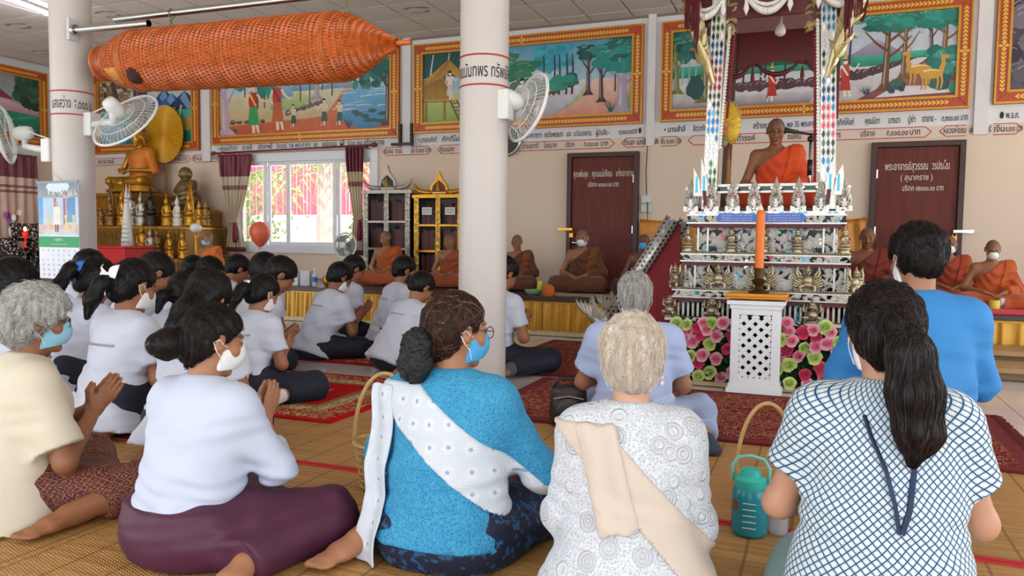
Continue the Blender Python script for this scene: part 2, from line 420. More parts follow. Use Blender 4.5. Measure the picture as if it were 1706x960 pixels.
door(1, D1a, D1b, 2.195, True, [(onY(957, 290, YW).x, onY(981, 290, YW).x, 1.885, 'คุณพ่อสุข', 0.07), (onY(988, 290, YW).x, onY(1021, 290, YW).x, 1.885, 'คุณแม่เคียม', 0.07), (onY(1028, 290, YW).x, onY(1058, 290, YW).x, 1.885, 'เก่งอากาศ', 0.07), (onY(981, 305, YW).x, onY(1032, 305, YW).x, 1.755, 'บริจาค ๑๓๐๐๐.๐๐ บาท', 0.055)])
door(2, 0.523, 1.466, 2.205, False, [(onY(1474, 282, YW).x, onY(1545, 280, YW).x, 1.89, 'พระอาจารย์สุวรรณ', 0.075), (onY(1552, 278, YW).x, onY(1581, 278, YW).x, 1.89, 'วรปญโญ', 0.075), (onY(1500, 295, YW).x, onY(1553, 295, YW).x, 1.775, '( สุนาคราช )', 0.055), (onY(1503, 311, YW).x, onY(1571, 311, YW).x, 1.655, 'บริจาค ๑๒๐๐๐.๐๐ บาท', 0.055)])
# ------------------------------------------------------------------ window with sliding sashes
alu = mat('white_aluminium', '#dfe3e8', 0.35)
glass_m = mat('window_glass', '#ffffff', 0.0, alpha=0.12, spec=0.5)
win = S(empty('window_1', ((WX0+WX1)/2, YW, WZ0)))
wc = (WX0+WX1)/2
def wpart(nm, x0, x1, z0, z1, y, d, m=alu):
    q = MB(); q.box(((x0+x1)/2-wc, y, (z0+z1)/2-WZ0), (x1-x0, d, z1-z0)); return q.build(nm, m, win, bevel=0.003)
for (nm, x0, x1, z0, z1) in [('frame_left', WX0-0.05, WX0+0.05, WZ0-0.06, WZ1+0.05), ('frame_right', WX1-0.09, WX1+0.04, WZ0-0.06, WZ1+0.05), ('frame_top', WX0+0.05, WX1-0.09, WZ1-0.08, WZ1+0.05), ('sill', WX0+0.05, WX1-0.09, WZ0-0.07, WZ0+0.05)]:
    wpart(nm, x0, x1, z0, z1, 0.03, 0.14)
sx = [WX0+0.05, -8.06, -7.66, -6.77, WX1-0.09]
for i in range(4):
    x0, x1 = sx[i], sx[i+1]; y = 0.06 if i % 2 else 0.02
    for (nm, a, e, z0, z1) in [('stile', x0, x0+0.05, WZ0+0.05, WZ1-0.08), ('stile', x1-0.05, x1, WZ0+0.05, WZ1-0.08), ('rail', x0+0.05, x1-0.05, WZ1-0.13, WZ1-0.08), ('rail', x0+0.05, x1-0.05, WZ0+0.05, WZ0+0.1)]:
        wpart(nm, a, e, z0, z1, y, 0.035)
    q = MB(); q.box(((x0+x1)/2-wc, y, (WZ1-WZ0)/2-0.01), (x1-x0-0.1, 0.005, WZ1-WZ0-0.23)); q.build('pane', glass_m, win)
bar_m = mat('bar_white', '#f2f2f0', 0.5)
for k in range(19):
    x = WX0+0.1+k*0.13
    q = MB(); q.tube([(x-wc, 0.17, 0.02), (x-wc, 0.17, WZ1-WZ0-0.03)], 0.006, 6); q.build('security_bar', bar_m, win)
# ------------------------------------------------------------------ the yard behind the window
q = MB(); q.box((-11, 14.2, 0.7), (14, 0.15, 1.7)); S(q.build('yard_wall', mat('yard_wall_white', '#f4f2ec', 0.8, vary=0.05, vscale=2)))
fence = tag(empty('sheet_fence', (-11, 14.15, 1.5)), 'pink red corrugated metal fence above the white yard wall outside the window', 'fence')
sheet_m = mat('red_sheet', '#e0506a', 0.5, vary=0.1)
for k in range(9):
    q = MB(); x0 = -5+k*1.1
    q.grid(lambda u, v: Vector((x0+u*1.08, 0.02*(1 if (int(u*22) % 2) else -1), v*1.15)), 44, 1); q.build('metal_sheet', sheet_m, fence)
for z in (0.1, 1.0):
    q = MB(); q.box((0, 0.06, z), (10.2, 0.05, 0.05)); q.build('rail', mat('fence_rail', '#a83a48', 0.5), fence)
leafm = mat('yard_leaf', '#9fb257', 0.5, col2='#6f9a4c', vscale=3)
def frond(q, base, dirv, ln, droop, m=9):
    d = Vector(dirv).normalized(); side = d.cross(Vector((0, 0, 1))).normalized(); pts = []
    for i in range(m+1):
        t = i/m; pts.append(Vector(base)+d*ln*t+Vector((0, 0, -droop*t*t*ln)))
    q.tube(pts, [0.012*(1-0.7*i/m) for i in range(m+1)], 4)
    for i in range(1, m+1):
        t = i/m; l = ln*0.34*(1-abs(t-0.45))
        for s in (-1, 1):
            a = pts[i]; e = a+side*s*l+d*l*0.5-Vector((0, 0, l*0.55)); wv = d*0.03
            q.add([a-wv, a+wv, e], [(0, 1, 2)])
def palm(x, y, h, tr, label, bend=0.0):
    e = tag(empty('palm_tree', (x, y, -0.25)), label, 'palm tree', 'palms in the yard')
    q = MB(); q.tube([(bend*t*t, 0, h*t) for t in np.linspace(0, 1, 14)], [tr*(1.15-0.3*t)+(0.012 if k % 2 else 0) for k, t in enumerate(np.linspace(0, 1, 14))], 12); q.build('trunk', mat('palm_bark', '#c9aaa0', 0.9, vary=0.15, vscale=12), e)
    q = MB()
    for k in range(16): frond(q, (bend, 0, h), (cos(k*2.4), sin(k*2.4), 0.5-0.06*k), 1.15, 0.75)
    q.build('crown', leafm, e)
palm(-8.95, 12.6, 2.9, 0.16, 'palm with a pale ringed trunk seen in the middle of the window')
palm(-11.2, 12.9, 2.6, 0.1, 'yellow green palm behind the left window sash', 0.2)
def leafcloud(c, r, n, size, seed):
    g = random.Random(seed); q = MB()
    for k in range(n):
        v = Vector((g.gauss(0, 1), g.gauss(0, 1), g.gauss(0, 1))); v.normalize(); p = Vector((c[0]+v.x*r[0]*g.uniform(.5, 1), c[1]+v.y*r[1]*g.uniform(.5, 1), c[2]+v.z*r[2]*g.uniform(.5, 1)))
        d = Vector((g.uniform(-1, 1), g.uniform(-1, 1), g.uniform(-1, 0.4))).normalized(); s = d.cross(Vector((0.2, 0.3, 1))).normalized(); l = size*g.uniform(.6, 1.3)
        q.add([p, p+d*l*0.5+s*l*0.22, p+d*l, p+d*l*0.5-s*l*0.22], [(0, 1, 2, 3)])
    return q
for k, (c, r, lab) in enumerate([((-10.6, 12.4, 1.0), (0.75, 0.5, 1.25), 'yellow green shrub outside the left end of the window'), ((-8.0, 12.8, 1.0), (0.6, 0.5, 0.8), 'leafy shrub against the white wall behind the right curtain')]):
    e = tag(empty('yard_shrub', (c[0], c[1], -0.25)), lab, 'shrub', 'shrubs in the yard')
    q = leafcloud((0, 0, c[2]+0.25), r, 900, 0.16, k); q.build('foliage', leafm, e)
    q = MB(); q.tube([(0, 0, 0), (0.03, 0, c[2]+0.3)], 0.03, 6); q.build('stem', mat('stem_bark', '#7a6450', 0.9), e)
q = MB(); q.box((0, 0, 0.3), (0.75, 0.05, 1.0)); e = tag(empty('iron_gate', (-9.75, 13.9, 0.0)), 'low dark iron gate leaf in the yard wall seen through the window', 'gate'); q.build('panel', mat('gate_dark', '#6a6266', 0.6), e)
for k in range(7):
    q = MB(); q.tube([(-0.33+k*0.11, -0.05, -0.2), (-0.33+k*0.11, -0.05, 0.86)], 0.012, 6); q.build('gate_bar', bar_m, e)
# ------------------------------------------------------------------ framed paintings: pigment laid on in thin overlapping strokes
class Paint:
    def __init__(s, W, H, seed): s.W, s.H = W, H; s.mb = MB(); s.k = 0; s.g = random.Random(seed)
    def poly(s, pts, col, cols=None):
        W, H = s.W, s.H
        P = [(x, y) for x, y in pts]
        for (ax, lim, sg) in ((0, 0, 1), (0, W, -1), (1, 0, 1), (1, H, -1)):
            out = []
            for i in range(len(P)):
                a, b_ = P[i-1], P[i]; da, db = (a[ax]-lim)*sg, (b_[ax]-lim)*sg
                if (da < 0) != (db < 0):
                    t = da/(da-db); out.append((a[0]+(b_[0]-a[0])*t, a[1]+(b_[1]-a[1])*t))
                if db >= 0: out.append(b_)
            P = out
            if len(P) < 3: return
        s.k += 1; z = -0.00002*s.k
        c = C(col)
        if cols:  # vertical blend between two colours
            c2 = C(cols); ys = [p[1] for p in P]; y0, y1 = min(ys), max(ys)+1e-6
            cc = [tuple(c[i]+(c2[i]-c[i])*((p[1]-y0)/(y1-y0)) for i in range(3)) for p in P]
        else: cc = c
        s.mb.add([(x, z, y) for x, y in P], [tuple(range(len(P)))], cc)
    def rect(s, x0, y0, x1, y1, c, c2=None): s.poly([(x0, y0), (x1, y0), (x1, y1), (x0, y1)], c, c2)
    def blob(s, x, y, rx, ry, c, n=14, j=0.15, c2=None):
        s.poly([(x+cos(2*pi*i/n)*rx*(1+s.g.uniform(-j, j)), y+sin(2*pi*i/n)*ry*(1+s.g.uniform(-j, j))) for i in range(n)], c, c2)
    def stroke(s, pts, w0, w1, c):
        L, R = [], []
        for i, p in enumerate(pts):
            a, e = pts[max(i-1, 0)], pts[min(i+1, len(pts)-1)]; dx, dy = e[0]-a[0], e[1]-a[1]; l = sqrt(dx*dx+dy*dy)+1e-9
            w = (w0+(w1-w0)*i/max(len(pts)-1, 1))/2; L.append((p[0]-dy/l*w, p[1]+dx/l*w)); R.append((p[0]+dy/l*w, p[1]-dx/l*w))
        for i in range(len(pts)-1): s.poly([L[i], L[i+1], R[i+1], R[i]], c)
    def tree(s, x, y, h, w, bark, leaf, leaf2, crown=(0.3, 0.2), n=16, limbs=3, roots=True):
        g = s.g; lean = g.uniform(-.06, .06)*h
        s.stroke([(x, y), (x+lean*.3, y+h*.35), (x+lean, y+h)], w, w*.55, bark)
        s.stroke([(x-w*.22, y), (x+lean*.3-w*.15, y+h*.35), (x+lean-w*.1, y+h)], w*.25, w*.12, mixc(bark, '#f0e4d0', .35))
        if roots:
            for k in (-1, 1): s.poly([(x+k*w*.3, y+h*.12), (x+k*w*1.3, y-h*.02), (x, y-h*.01)], bark)
        for k in range(limbs):
            t = .45+.45*k/max(limbs, 1); sg = -1 if k % 2 else 1
            s.stroke([(x+lean*t, y+h*t), (x+lean*t+sg*crown[0]*.35, y+h*t+h*.12), (x+lean*t+sg*crown[0]*.7, y+h*t+h*.3)], w*.4, w*.15, bark)
        for k in range(n):
            an = g.uniform(0, 2*pi); r = sqrt(g.random())
            s.blob(x+lean+cos(an)*r*crown[0], y+h+sin(an)*r*crown[1], crown[0]*.34, crown[1]*.34, mixc(leaf, leaf2, g.random()), 11, .3)
        for k in range(n):
            an = g.uniform(0, pi); r = sqrt(g.random()); cx, cy = x+lean+cos(an)*r*crown[0], y+h+sin(an)*r*crown[1]
            s.stroke([(cx-.03, cy), (cx, cy+.016), (cx+.035, cy+.004)], .008, .003, mixc(leaf2, '#dff0d8', .35))
    def grass(s, x, y, h, n, c):
        for k in range(n):
            a = s.g.uniform(-.7, .7); s.poly([(x-.006+k*.004, y), (x+.006+k*.004, y), (x+sin(a)*h, y+cos(a)*h*s.g.uniform(.6, 1))], c)
    def rocks(s, x0, x1, y, h, c, n):
        for k in range(n):
            x = x0+(x1-x0)*k/n+s.g.uniform(-.02, .02); yy = y(x) if callable(y) else y; r = h*s.g.uniform(.6, 1.1)
            s.blob(x, yy, r*.8, r*.6, mixc(c, '#1c1216', s.g.uniform(0, .45)), 9, .2); s.stroke([(x-r*.3, yy+r*.1), (x, yy+r*.42), (x+r*.35, yy+r*.15)], .012, .004, mixc(c, '#e8d8d0', .5))
    def figure(s, x, y, h, skin, top, low, facing=1, arm=0.3, hat=None, sash=None):
        s.poly([(x-.02*h, y), (x+.05*h, y), (x+.04*h, y+.45*h), (x-.06*h, y+.45*h)], skin)
        s.poly([(x+.10*h*facing, y), (x+.16*h*facing, y), (x+.07*h, y+.46*h), (x-.02*h, y+.46*h)], skin)
        s.poly([(x-.12*h, y+.16*h), (x+.14*h, y+.15*h), (x+.09*h, y+.52*h), (x-.08*h, y+.52*h)], low)
        s.poly([(x-.09*h, y+.5*h), (x+.09*h, y+.5*h), (x+.11*h, y+.78*h), (x-.11*h, y+.78*h)], top)
        s.stroke([(x+.1*h*facing, y+.75*h), (x+.2*h*facing, y+.62*h), (x+.32*h*facing, y+(.5+arm)*h)], .05*h, .035*h, skin)
        s.stroke([(x-.1*h*facing, y+.75*h), (x-.16*h*facing, y+.6*h), (x-.1*h*facing, y+.48*h)], .05*h, .035*h, skin)
        s.blob(x, y+.87*h, .06*h, .075*h, skin, 12, .03); s.poly([(x-.07*h, y+.88*h), (x-.05*h, y+.96*h), (x+.05*h, y+.96*h), (x+.07*h, y+.89*h)], '#221a18')
        if hat: s.poly([(x-.06*h, y+.92*h), (x+.06*h, y+.92*h), (x+.02*h, y+1.02*h), (x, y+1.16*h), (x-.02*h, y+1.02*h)], hat)
        if sash: s.stroke([(x-.09*h, y+.78*h), (x+.07*h, y+.52*h)], .05*h, .04*h, sash)
def mixc(a, b_, t):
    a, b_ = C(a), C(b_); return tuple(a[i]+(b_[i]-a[i])*t for i in range(3))
pig = mat('oil_pigment', attr='Col', rough=0.38, vary=0.10, vscale=9, bump=0.15, bscale=30)
fr_red = mat('frame_red', '#b2451c', 0.4, vary=0.08, vscale=8); fr_gold = mat('frame_gilt', '#c8952f', 0.38, 0.35, vary=0.1, vscale=20); fr_orn = mat('frame_ornament_gilt', '#e3b74a', 0.4, 0.2)
def framed(p, loc, rz, label):
    """painting whose inner canvas is p.W x p.H; local x along the wall, -y into the room, origin at the lower left outer corner"""
    FW = 0.145; W, H = p.W+2*FW, p.H+2*FW
    e = tag(empty('framed_painting', loc, rz), label, 'painting', 'painted panels high on the walls')
    q = MB(); q.box((W/2, -0.012, H/2), (W-0.02, 0.02, H-0.02)); q.build('canvas', mat('canvas', '#c9c2b4', 0.9), e)
    ob = p.mb.build('painted_scene', pig, e, loc=(FW, -0.0225, FW))
    def rail(nm, pts):
        q = MB(); q.prism(pts, (0, -0.002, 0), (1, 0, 0), (0, 0, 1), (0, -1, 0), 0.05); return q.build(nm, fr_red, e, bevel=0.006)
    rails = [rail('frame_rail', [(0, 0), (W, 0), (W-FW, FW), (FW, FW)]), rail('frame_rail', [(0, H), (FW, H-FW), (W-FW, H-FW), (W, H)]), rail('frame_rail', [(0, 0), (FW, FW), (FW, H-FW), (0, H)]), rail('frame_rail', [(W, 0), (W, H), (W-FW, H-FW), (W-FW, FW)])]
    for (d, t) in ((0.012, 0.02), (FW-0.012, 0.026)):
        q = MB()
        q.box((W/2, -0.052, d), (W-2*d+t, 0.016, t)); q.box((W/2, -0.052, H-d), (W-2*d+t, 0.016, t)); q.box((d, -0.052, H/2), (t, 0.016, H-2*d-t)); q.box((W-d, -0.052, H/2), (t, 0.016, H-2*d-t))
        q.build('gilt_moulding', fr_gold, e)
    q = MB(); c = FW/2; s = 0.042
    def chev(x, z, dx, dz):
        nx, nz = -dz, dx
        q.prism([(x+dx*.028, z+dz*.028), (x-dx*.006+nx*.026, z-dz*.006+nz*.026), (x-dx*.02+nx*.018, z-dz*.02+nz*.018), (x-dx*.004, z-dz*.004), (x-dx*.02-nx*.018, z-dz*.02-nz*.018), (x-dx*.006-nx*.026, z-dz*.006-nz*.026)], (0, -0.05, 0), (1, 0, 0), (0, 0, 1), (0, -1, 0), 0.008)
    n = int((W-2*FW)/2/s)
    for k in range(1, n):
        for sg in (-1, 1):
            for z in (c, H-c): chev(W/2+sg*k*s, z, sg, 0)
    n = int((H-2*FW)/2/s)
    for k in range(1, n+1):
        for sg in (-1, 1):
            for x in (c, W-c): chev(x, H/2+sg*k*s, 0, sg)
    for (x, z) in ((W/2, c), (W/2, H-c), (c, H/2), (W-c, H/2)):
        for k in range(4):
            an = k*pi/2; q.prism([(x, z), (x+cos(an-.5)*.035, z+sin(an-.5)*.035), (x+cos(an)*.055, z+sin(an)*.055), (x+cos(an+.5)*.035, z+sin(an+.5)*.035)], (0, -0.05, 0), (1, 0, 0), (0, 0, 1), (0, -1, 0), 0.012)
    tag(q.build('frame_ornament', fr_orn, e), kind='stuff')
    return e
IN = 0.29
TEAL, TEAL2, DKG = '#0f6b62', '#1f8f86', '#0b3d3a'
# 1: lake with swans beside the great tree
p = Paint(2.335-IN, 1.35-IN, 1); W_, H_ = p.W, p.H
p.rect(0, 0, W_, H_, '#8fb7bd', '#c9c8c4'); p.rect(0, 0, W_, H_*.5, '#0d6f66', '#3fae9c')
for x, h, c in ((1.45, .36, '#1f4d86'), (1.6, .28, '#2c62a0'), (1.88, .3, '#173a66')):
    p.poly([(x-.42, H_*.5), (x, H_*.5+h), (x+.42, H_*.5)], c); p.poly([(x-.1, H_*.5+h*.6), (x, H_*.5+h), (x+.05, H_*.5+h*.7), (x+.16, H_*.5+.02), (x+.06, H_*.5)], mixc(c, '#9cc4e6', .5))
for k in range(26): x, y = p.g.uniform(1.1, W_), p.g.uniform(.05, H_*.45); p.stroke([(x-.1, y), (x, y+.01), (x+.12, y)], .012, .004, mixc('#0f7a6c', '#8fe0cc', p.g.random()))
for k in range(150): p.blob(p.g.uniform(0, .9), p.g.uniform(.6, H_), .06, .04, mixc('#4a3a2a', '#b09468', p.g.random()), 7, .4)
p.stroke([(.95, 0), (.9, .5), (.95, H_)], .34, .3, '#4b4146'); p.stroke([(.86, 0), (.82, .5), (.88, H_)], .05, .04, '#6f6468'); p.stroke([(.35, .1), (.45, .6), (.3, H_)], .14, .1, '#55463c')
p.rect(0, 0, .6, .42, '#2f86b4', '#9ccbe0')
for k in range(40): p.blob(p.g.uniform(1.08, 1.4), p.g.uniform(.02, .42), .035, .03, mixc('#0a3b2c', '#1f7a4a', p.g.random()), 8, .4)
for x, y in ((1.24, .44), (1.38, .2)):
    for k in range(7): p.blob(x+cos(k*.9)*.045, y+sin(k*.9)*.035, .035, .028, mixc('#d6555a', '#f3a09a', p.g.random()), 8, .2)
for x, y, s in ((1.72, .2, 1.0), (1.86, .24, .95)):
    p.stroke([(x-.06*s, y+.34*s), (x-.09*s, y+.2*s), (x-.03*s, y+.05*s), (x+.05*s, y)], .035, .07, '#dccf9a'); p.blob(x+.07*s, y+.07*s, .1*s, .13*s, '#b79a4e', 14, .1)
    for k in range(6): p.stroke([(x+.02*s, y-.02+k*.03), (x+.07*s, y+.03+k*.03), (x+.13*s, y+.01+k*.03)], .008, .004, '#4b3a1a')
    p.blob(x-.05*s, y+.36*s, .03, .025, '#c98a5a', 8, .1)
framed(p, (-11.685, YW-0.001, 2.44), 0, 'painting of two swans and pink lotus on a green lake behind the golden Buddha')
# 2: forest path with crowned figures and a lily pond
p = Paint(3.416-IN, 1.30-IN, 2); W_, H_ = p.W, p.H
p.rect(0, 0, W_, H_, '#dfe2dd', '#9cc0cc'); p.poly([(1.1, .55), (1.6, .78), (1.9, .66), (2.3, .76), (2.7, .6)], '#4f7f9c', '#8fb2c4'); p.rect(0, 0, W_, .62, '#b88a3a', '#cfc9a8'); p.poly([(0, 0), (W_, 0), (W_, .3), (1.6, .2), (.4, .16), (0, .12)], '#b04a1e', '#c86a30'); p.poly([(.3, 0), (1.9, .12), (2.2, .45), (2.36, .64), (2.5, .65), (2.3, .3), (2.4, 0)], '#c2561f', '#cc7338')
p.poly([(1.0, .36), (1.5, .34), (1.9, .5), (1.4, .62), (1.0, .6)], '#7fa35a', '#c7c98f')
p.rocks(1.3, 2.0, lambda x: .3+(x-1.3)*.22, .07, '#6a4a48', 14); p.rocks(.25, .9, .2, .06, '#57404c', 8)
p.blob(2.72, .34, .48, .33, '#1d6f9c', 26, .04, '#6fb4d6')
for k in range(26): x, y = p.g.uniform(2.35, 3.05), p.g.uniform(.25, .6); p.stroke([(x-.14, y), (x, y+.008), (x+.14, y)], .016, .004, mixc('#3f8fc0', '#eaf6fa', p.g.random()))
for k in range(9): p.blob(p.g.uniform(2.5, 3.0), p.g.uniform(.1, .3), .07, .03, '#0e4f46', 12, .1)
for k in range(60): p.blob(p.g.uniform(2.45, 3.13), p.g.uniform(.64, .95), .07, .06, mixc('#0c4a44', '#2f8a7a', p.g.random()), 8, .4)
for x in (.5, .62, .75, .88, 1.55, 1.72, 1.95, 2.12): p.stroke([(x, .3+p.g.uniform(0, .3)), (x+.01, .9), (x+p.g.uniform(-.05, .05), H_)], .022, .012, '#4a3d44')
for k in range(40): p.blob(p.g.uniform(0, 1.5), p.g.uniform(.72, H_), .08, .05, mixc('#0c5a54', '#3fa08c', p.g.random()), 9, .4)
p.tree(.12, .02, .95, .17, '#b79fae', TEAL, TEAL2, (.3, .14), 14); p.tree(1.85, .48, .5, .1, '#a08a94', TEAL, TEAL2, (.25, .12), 12); p.tree(3.08, .05, .9, .1, '#4d3428', DKG, TEAL, (.25, .2), 14)
p.poly([(1.1, .5), (1.2, .95), (1.3, .98), (1.42, .55)], '#5b8fb4', '#a8cbd8'); p.blob(.82, .72, .08, .2, '#0f7a6a', 12, .1); p.blob(.95, .72, .07, .18, '#17937c', 12, .1)
p.figure(.66, .02, .8, '#e8c9a8', '#b02a22', '#2f9a52', 1, .1, '#d8b23c', '#d8b23c'); p.figure(1.12, .05, .82, '#e8c9a8', '#b8301f', '#b5582a', 1, .05, '#d8b23c', '#7a1a1a')
for x, s in ((1.42, .36), (1.98, .42), (2.25, .38)): p.figure(x, .08, s, '#ead2b8', '#d8c090', '#0f4f3c', -1, .1)
p.grass(2.4, .03, .2, 10, '#0c4f4a'); p.grass(.3, .03, .12, 10, '#1f5a44')
framed(p, (-9.076, YW-0.001, 2.505), 0, 'painting of two crowned figures on an orange path beside a lily pond')
# 3: bamboo hut, couple on the road
p = Paint(3.285-IN, 1.245-IN, 3); W_, H_ = p.W, p.H
p.rect(0, 0, W_, H_, '#cfe0e4', '#4f94b4'); p.rect(0, .62, .95, H_, '#0d5a58', '#0b4746'); p.rect(0, 0, W_, .4, '#6f9a4a', '#b9c48f')
p.poly([(1.2, .4), (1.75, .8), (2.2, .4)], '#9fc0d2', '#dbe8ee'); p.poly([(0, .2), (.9, .48), (1.3, .3), (1.0, 0), (0, 0)], '#7fa046', '#d0d37a')
p.poly([(.95, 0), (1.9, 0), (2.2, .18), (2.45, .46), (2.34, .46), (1.9, .25), (1.3, .15), (.8, .06)], '#a9a4b4', '#d8d6dc'); p.poly([(1.9, 0), (2.9, 0), (2.99, .45), (2.5, .46), (2.3, .2)], '#d08a76', '#e6c3b4'); p.poly([(1.3, .3), (2.2, .46), (2.3, .44), (1.7, .18), (1.3, .16)], '#e0b090', '#eddccb')
p.rocks(1.25, 2.3, lambda x: .12+(x-1.25)*.3, .055, '#5a3f42', 22)
for k in range(46): p.blob(p.g.uniform(1.7, 2.15), p.g.uniform(.62, .9), .09, .05, mixc('#1f86a0', '#49b4c0', p.g.random()), 9, .4)
for x in (1.8, 1.95, 2.02, 2.12, 2.2): p.stroke([(x, .28), (x+.01, .6), (x, .8)], .03, .018, '#3b2a35')
for k in range(18): p.blob(p.g.uniform(1.4, 2.3), p.g.uniform(.36, .5), .09, .06, mixc('#0b5f58', '#2a9a80', p.g.random()), 9, .3)
p.tree(1.18, .06, .62, .13, '#8a6a2a', '#0f6a52', '#3a8a5c', (.42, .16), 26, 4); p.tree(.6, .22, .6, .09, '#c9bcc6', DKG, TEAL, (.05, .05), 2)
for x in (.1, .35, .68, .85): p.stroke([(x, .3), (x+.02, .7), (x+.06, .95)], .035, .015, '#c4ccd2')
p.poly([(.02, .32), (.46, .3), (.46, .62), (.02, .6)], '#b98a26', '#8f6418'); p.poly([(-.02, .5), (.06, .62), (.4, .86), (.72, .56), (.62, .55), (.42, .68)], '#d0a03a', '#a87820'); p.poly([(-.05, .52), (.4, .86), (.42, .68), (.1, .54)], '#b9892c')
for k in range(12): p.stroke([(.02+k*.035, .32), (.02+k*.035, .58)], .008, .008, '#7a5412')
for k in range(9): p.stroke([(.1+k*.04, .56+k*.018), (.4, .85)], .006, .004, '#7a5412')
p.stroke([(.0, .3), (.5, .28)], .03, .03, '#a87a20'); p.stroke([(.05, .02), (.05, .3)], .03, .03, '#8f661c'); p.stroke([(.34, .02), (.34, .3)], .03, .03, '#8f661c')
p.stroke([(.42, .3), (.56, .02)], .022, .022, '#6a4a14'); p.stroke([(.52, .3), (.68, .04)], .022, .022, '#6a4a14')
for k in range(5): p.stroke([(.45+k*.03, .25-k*.05), (.54+k*.03, .25-k*.05)], .014, .014, '#6a4a14')
p.figure(.42, .3, .42, '#e9dcd0', '#e9dcd0', '#d8c9b8', 1, .2); p.figure(1.12, .04, .5, '#e3c4a4', '#1f7f5a', '#a85a30', 1, .1); p.figure(1.5, .07, .48, '#eadfd8', '#e2dcd8', '#c8d8dc', -1, .05)
p.tree(2.42, .26, .55, .06, '#43262c', DKG, TEAL, (.16, .1), 14); p.tree(2.6, .16, .6, .06, '#43262c', DKG, TEAL, (.12, .12), 12); p.tree(2.88, .02, .72, .14, '#a59ab4', '#0c5a50', TEAL2, (.36, .2), 26, 4); p.grass(2.7, .02, .2, 14, '#0c5a4a'); p.stroke([(2.78, .28), (2.78, .5)], .02, .014, '#5a2f2a')
framed(p, (-5.42, YW-0.001, 2.545), 0, 'painting of a bamboo hut and an old couple on a forest road')
# 4: archers in the forest and two deer
p = Paint(3.39-IN, 1.235-IN, 4); W_, H_ = p.W, p.H
p.rect(0, 0, W_, H_, '#d4d2da', '#b4c0cc'); p.poly([(.9, .5), (1.2, .72), (1.4, .6), (1.6, .66), (2.0, .5)], '#6a4a6a', '#a58aa0'); p.poly([(1.3, .4), (1.75, .86), (1.95, .9), (1.8, .4)], '#7a5a66', '#b8a4b0'); p.rect(0, .38, W_, .52, '#0f7f66', '#3fae90'); p.poly([(.5, .46), (1.2, .56), (1.9, .46)], '#0d5a52')
p.poly([(2.0, .5), (2.3, .68), (2.6, .5)], '#8a7a96', '#b4a8c0'); p.rect(0, 0, W_, .14, '#7f7480', '#c9c2c4'); p.rect(0, .1, .6, .28, '#b8b4ba', '#cfd6d2')
p.rocks(.75, 1.9, .24, .11, '#5f3a44', 16); p.rocks(1.9, 2.8, lambda x: .26+(x-1.9)*.17, .1, '#5a3a40', 18)
p.poly([(1.6, 0), (2.1, 0), (2.55, .26), (2.85, .44), (2.72, .44), (2.2, .24), (1.7, .14)], '#b9b3b6', '#d8d4d6'); p.poly([(2.1, 0), (3.1, 0), (3.1, .3), (2.85, .42), (2.5, .22)], '#7f3438', '#b97a74'); p.poly([(2.3, .02), (3.1, .04), (3.1, .12), (2.5, .14)], '#d8d2d4')
for k in range(40): p.blob(p.g.uniform(0, .4), p.g.uniform(.62, H_), .09, .07, mixc('#0b4a48', '#1f7a70', p.g.random()), 9, .4)
for x in (.12, .2, .28): p.stroke([(x, .3), (x+.01, .6)], .02, .01, '#9fb0a4')
p.tree(.06, .2, .6, .07, '#6f7a2c', DKG, TEAL, (.12, .1), 8); p.tree(.42, .08, .72, .12, '#6f6a24', '#0b4a48', '#1f7a70', (.25, .14), 16, 4); p.stroke([(.46, .2), (.56, .5), (.7, .62)], .06, .02, '#8a6a34'); p.blob(.28, .26, .1, .16, '#0d4a46', 12, .2)
for x in (.85, .95, 1.05, 1.1, 1.32): p.stroke([(x, .28), (x+.01, .6), (x-.01, .9)], .022, .012, '#3a2430')
for x, h in ((1.78, .6), (1.86, .55), (2.02, .7)): p.stroke([(x, .42), (x+.01, .7), (x+.03, .42+h)], .025, .01, '#4a3440')
p.figure(1.18, .04, .42, '#eadcd0', '#c22f26', '#b8281f', -1, .25, '#d8a83a', '#e8e0d8'); p.figure(1.98, .05, .46, '#eadcd0', '#c8401f', '#b8302a', 1, .3, '#d8a83a', '#e8e0d8')
p.tree(2.4, .1, .78, .08, '#6a4424', '#0c5f58', '#2a9a86', (.34, .13), 26, 4); p.tree(2.58, .22, .68, .055, '#7a5226', '#0c5f58', '#2a9a86', (.2, .12), 16); p.tree(2.86, .42, .5, .04, '#4a2f28', '#3f9a5c', '#8fc46a', (.12, .14), 12); p.tree(2.98, .36, .55, .06, '#7a5226', '#0c5f58', '#2a9a86', (.26, .16), 22)
for k in range(30): p.blob(p.g.uniform(2.86, 3.12), p.g.uniform(.1, .5), .07, .06, mixc('#0c5a52', '#3aa090', p.g.random()), 9, .4)
for k in range(14): p.blob(p.g.uniform(2.5, 3.0), p.g.uniform(.12, .2), .05, .05, mixc('#12302e', '#3f6a60', p.g.random()), 9, .4)
for x, y, f in ((2.74, .14, -1), (2.86, .08, 1)):
    c = '#cf9a3a'
    p.blob(x, y+.17, .12, .055, c, 14, .05)
    for dx in (-.09, -.05, .06, .1): p.stroke([(x+dx, y+.16), (x+dx+.012, y+.08), (x+dx, y)], .026, .014, c)
    p.stroke([(x+f*.09, y+.18), (x+f*.12, y+.28), (x+f*.11, y+.34)], .055, .035, c); p.blob(x+f*.135, y+.35, .042, .024, c, 10, .05); p.stroke([(x+f*.1, y+.36), (x+f*.08, y+.41)], .016, .006, c); p.stroke([(x-.08, y+.2), (x, y+.215), (x+.08, y+.2)], .02, .008, '#f0d8a0')
for x in (2.2, 2.45, 1.7): p.grass(x, .06, .14, 12, '#2a4a66')
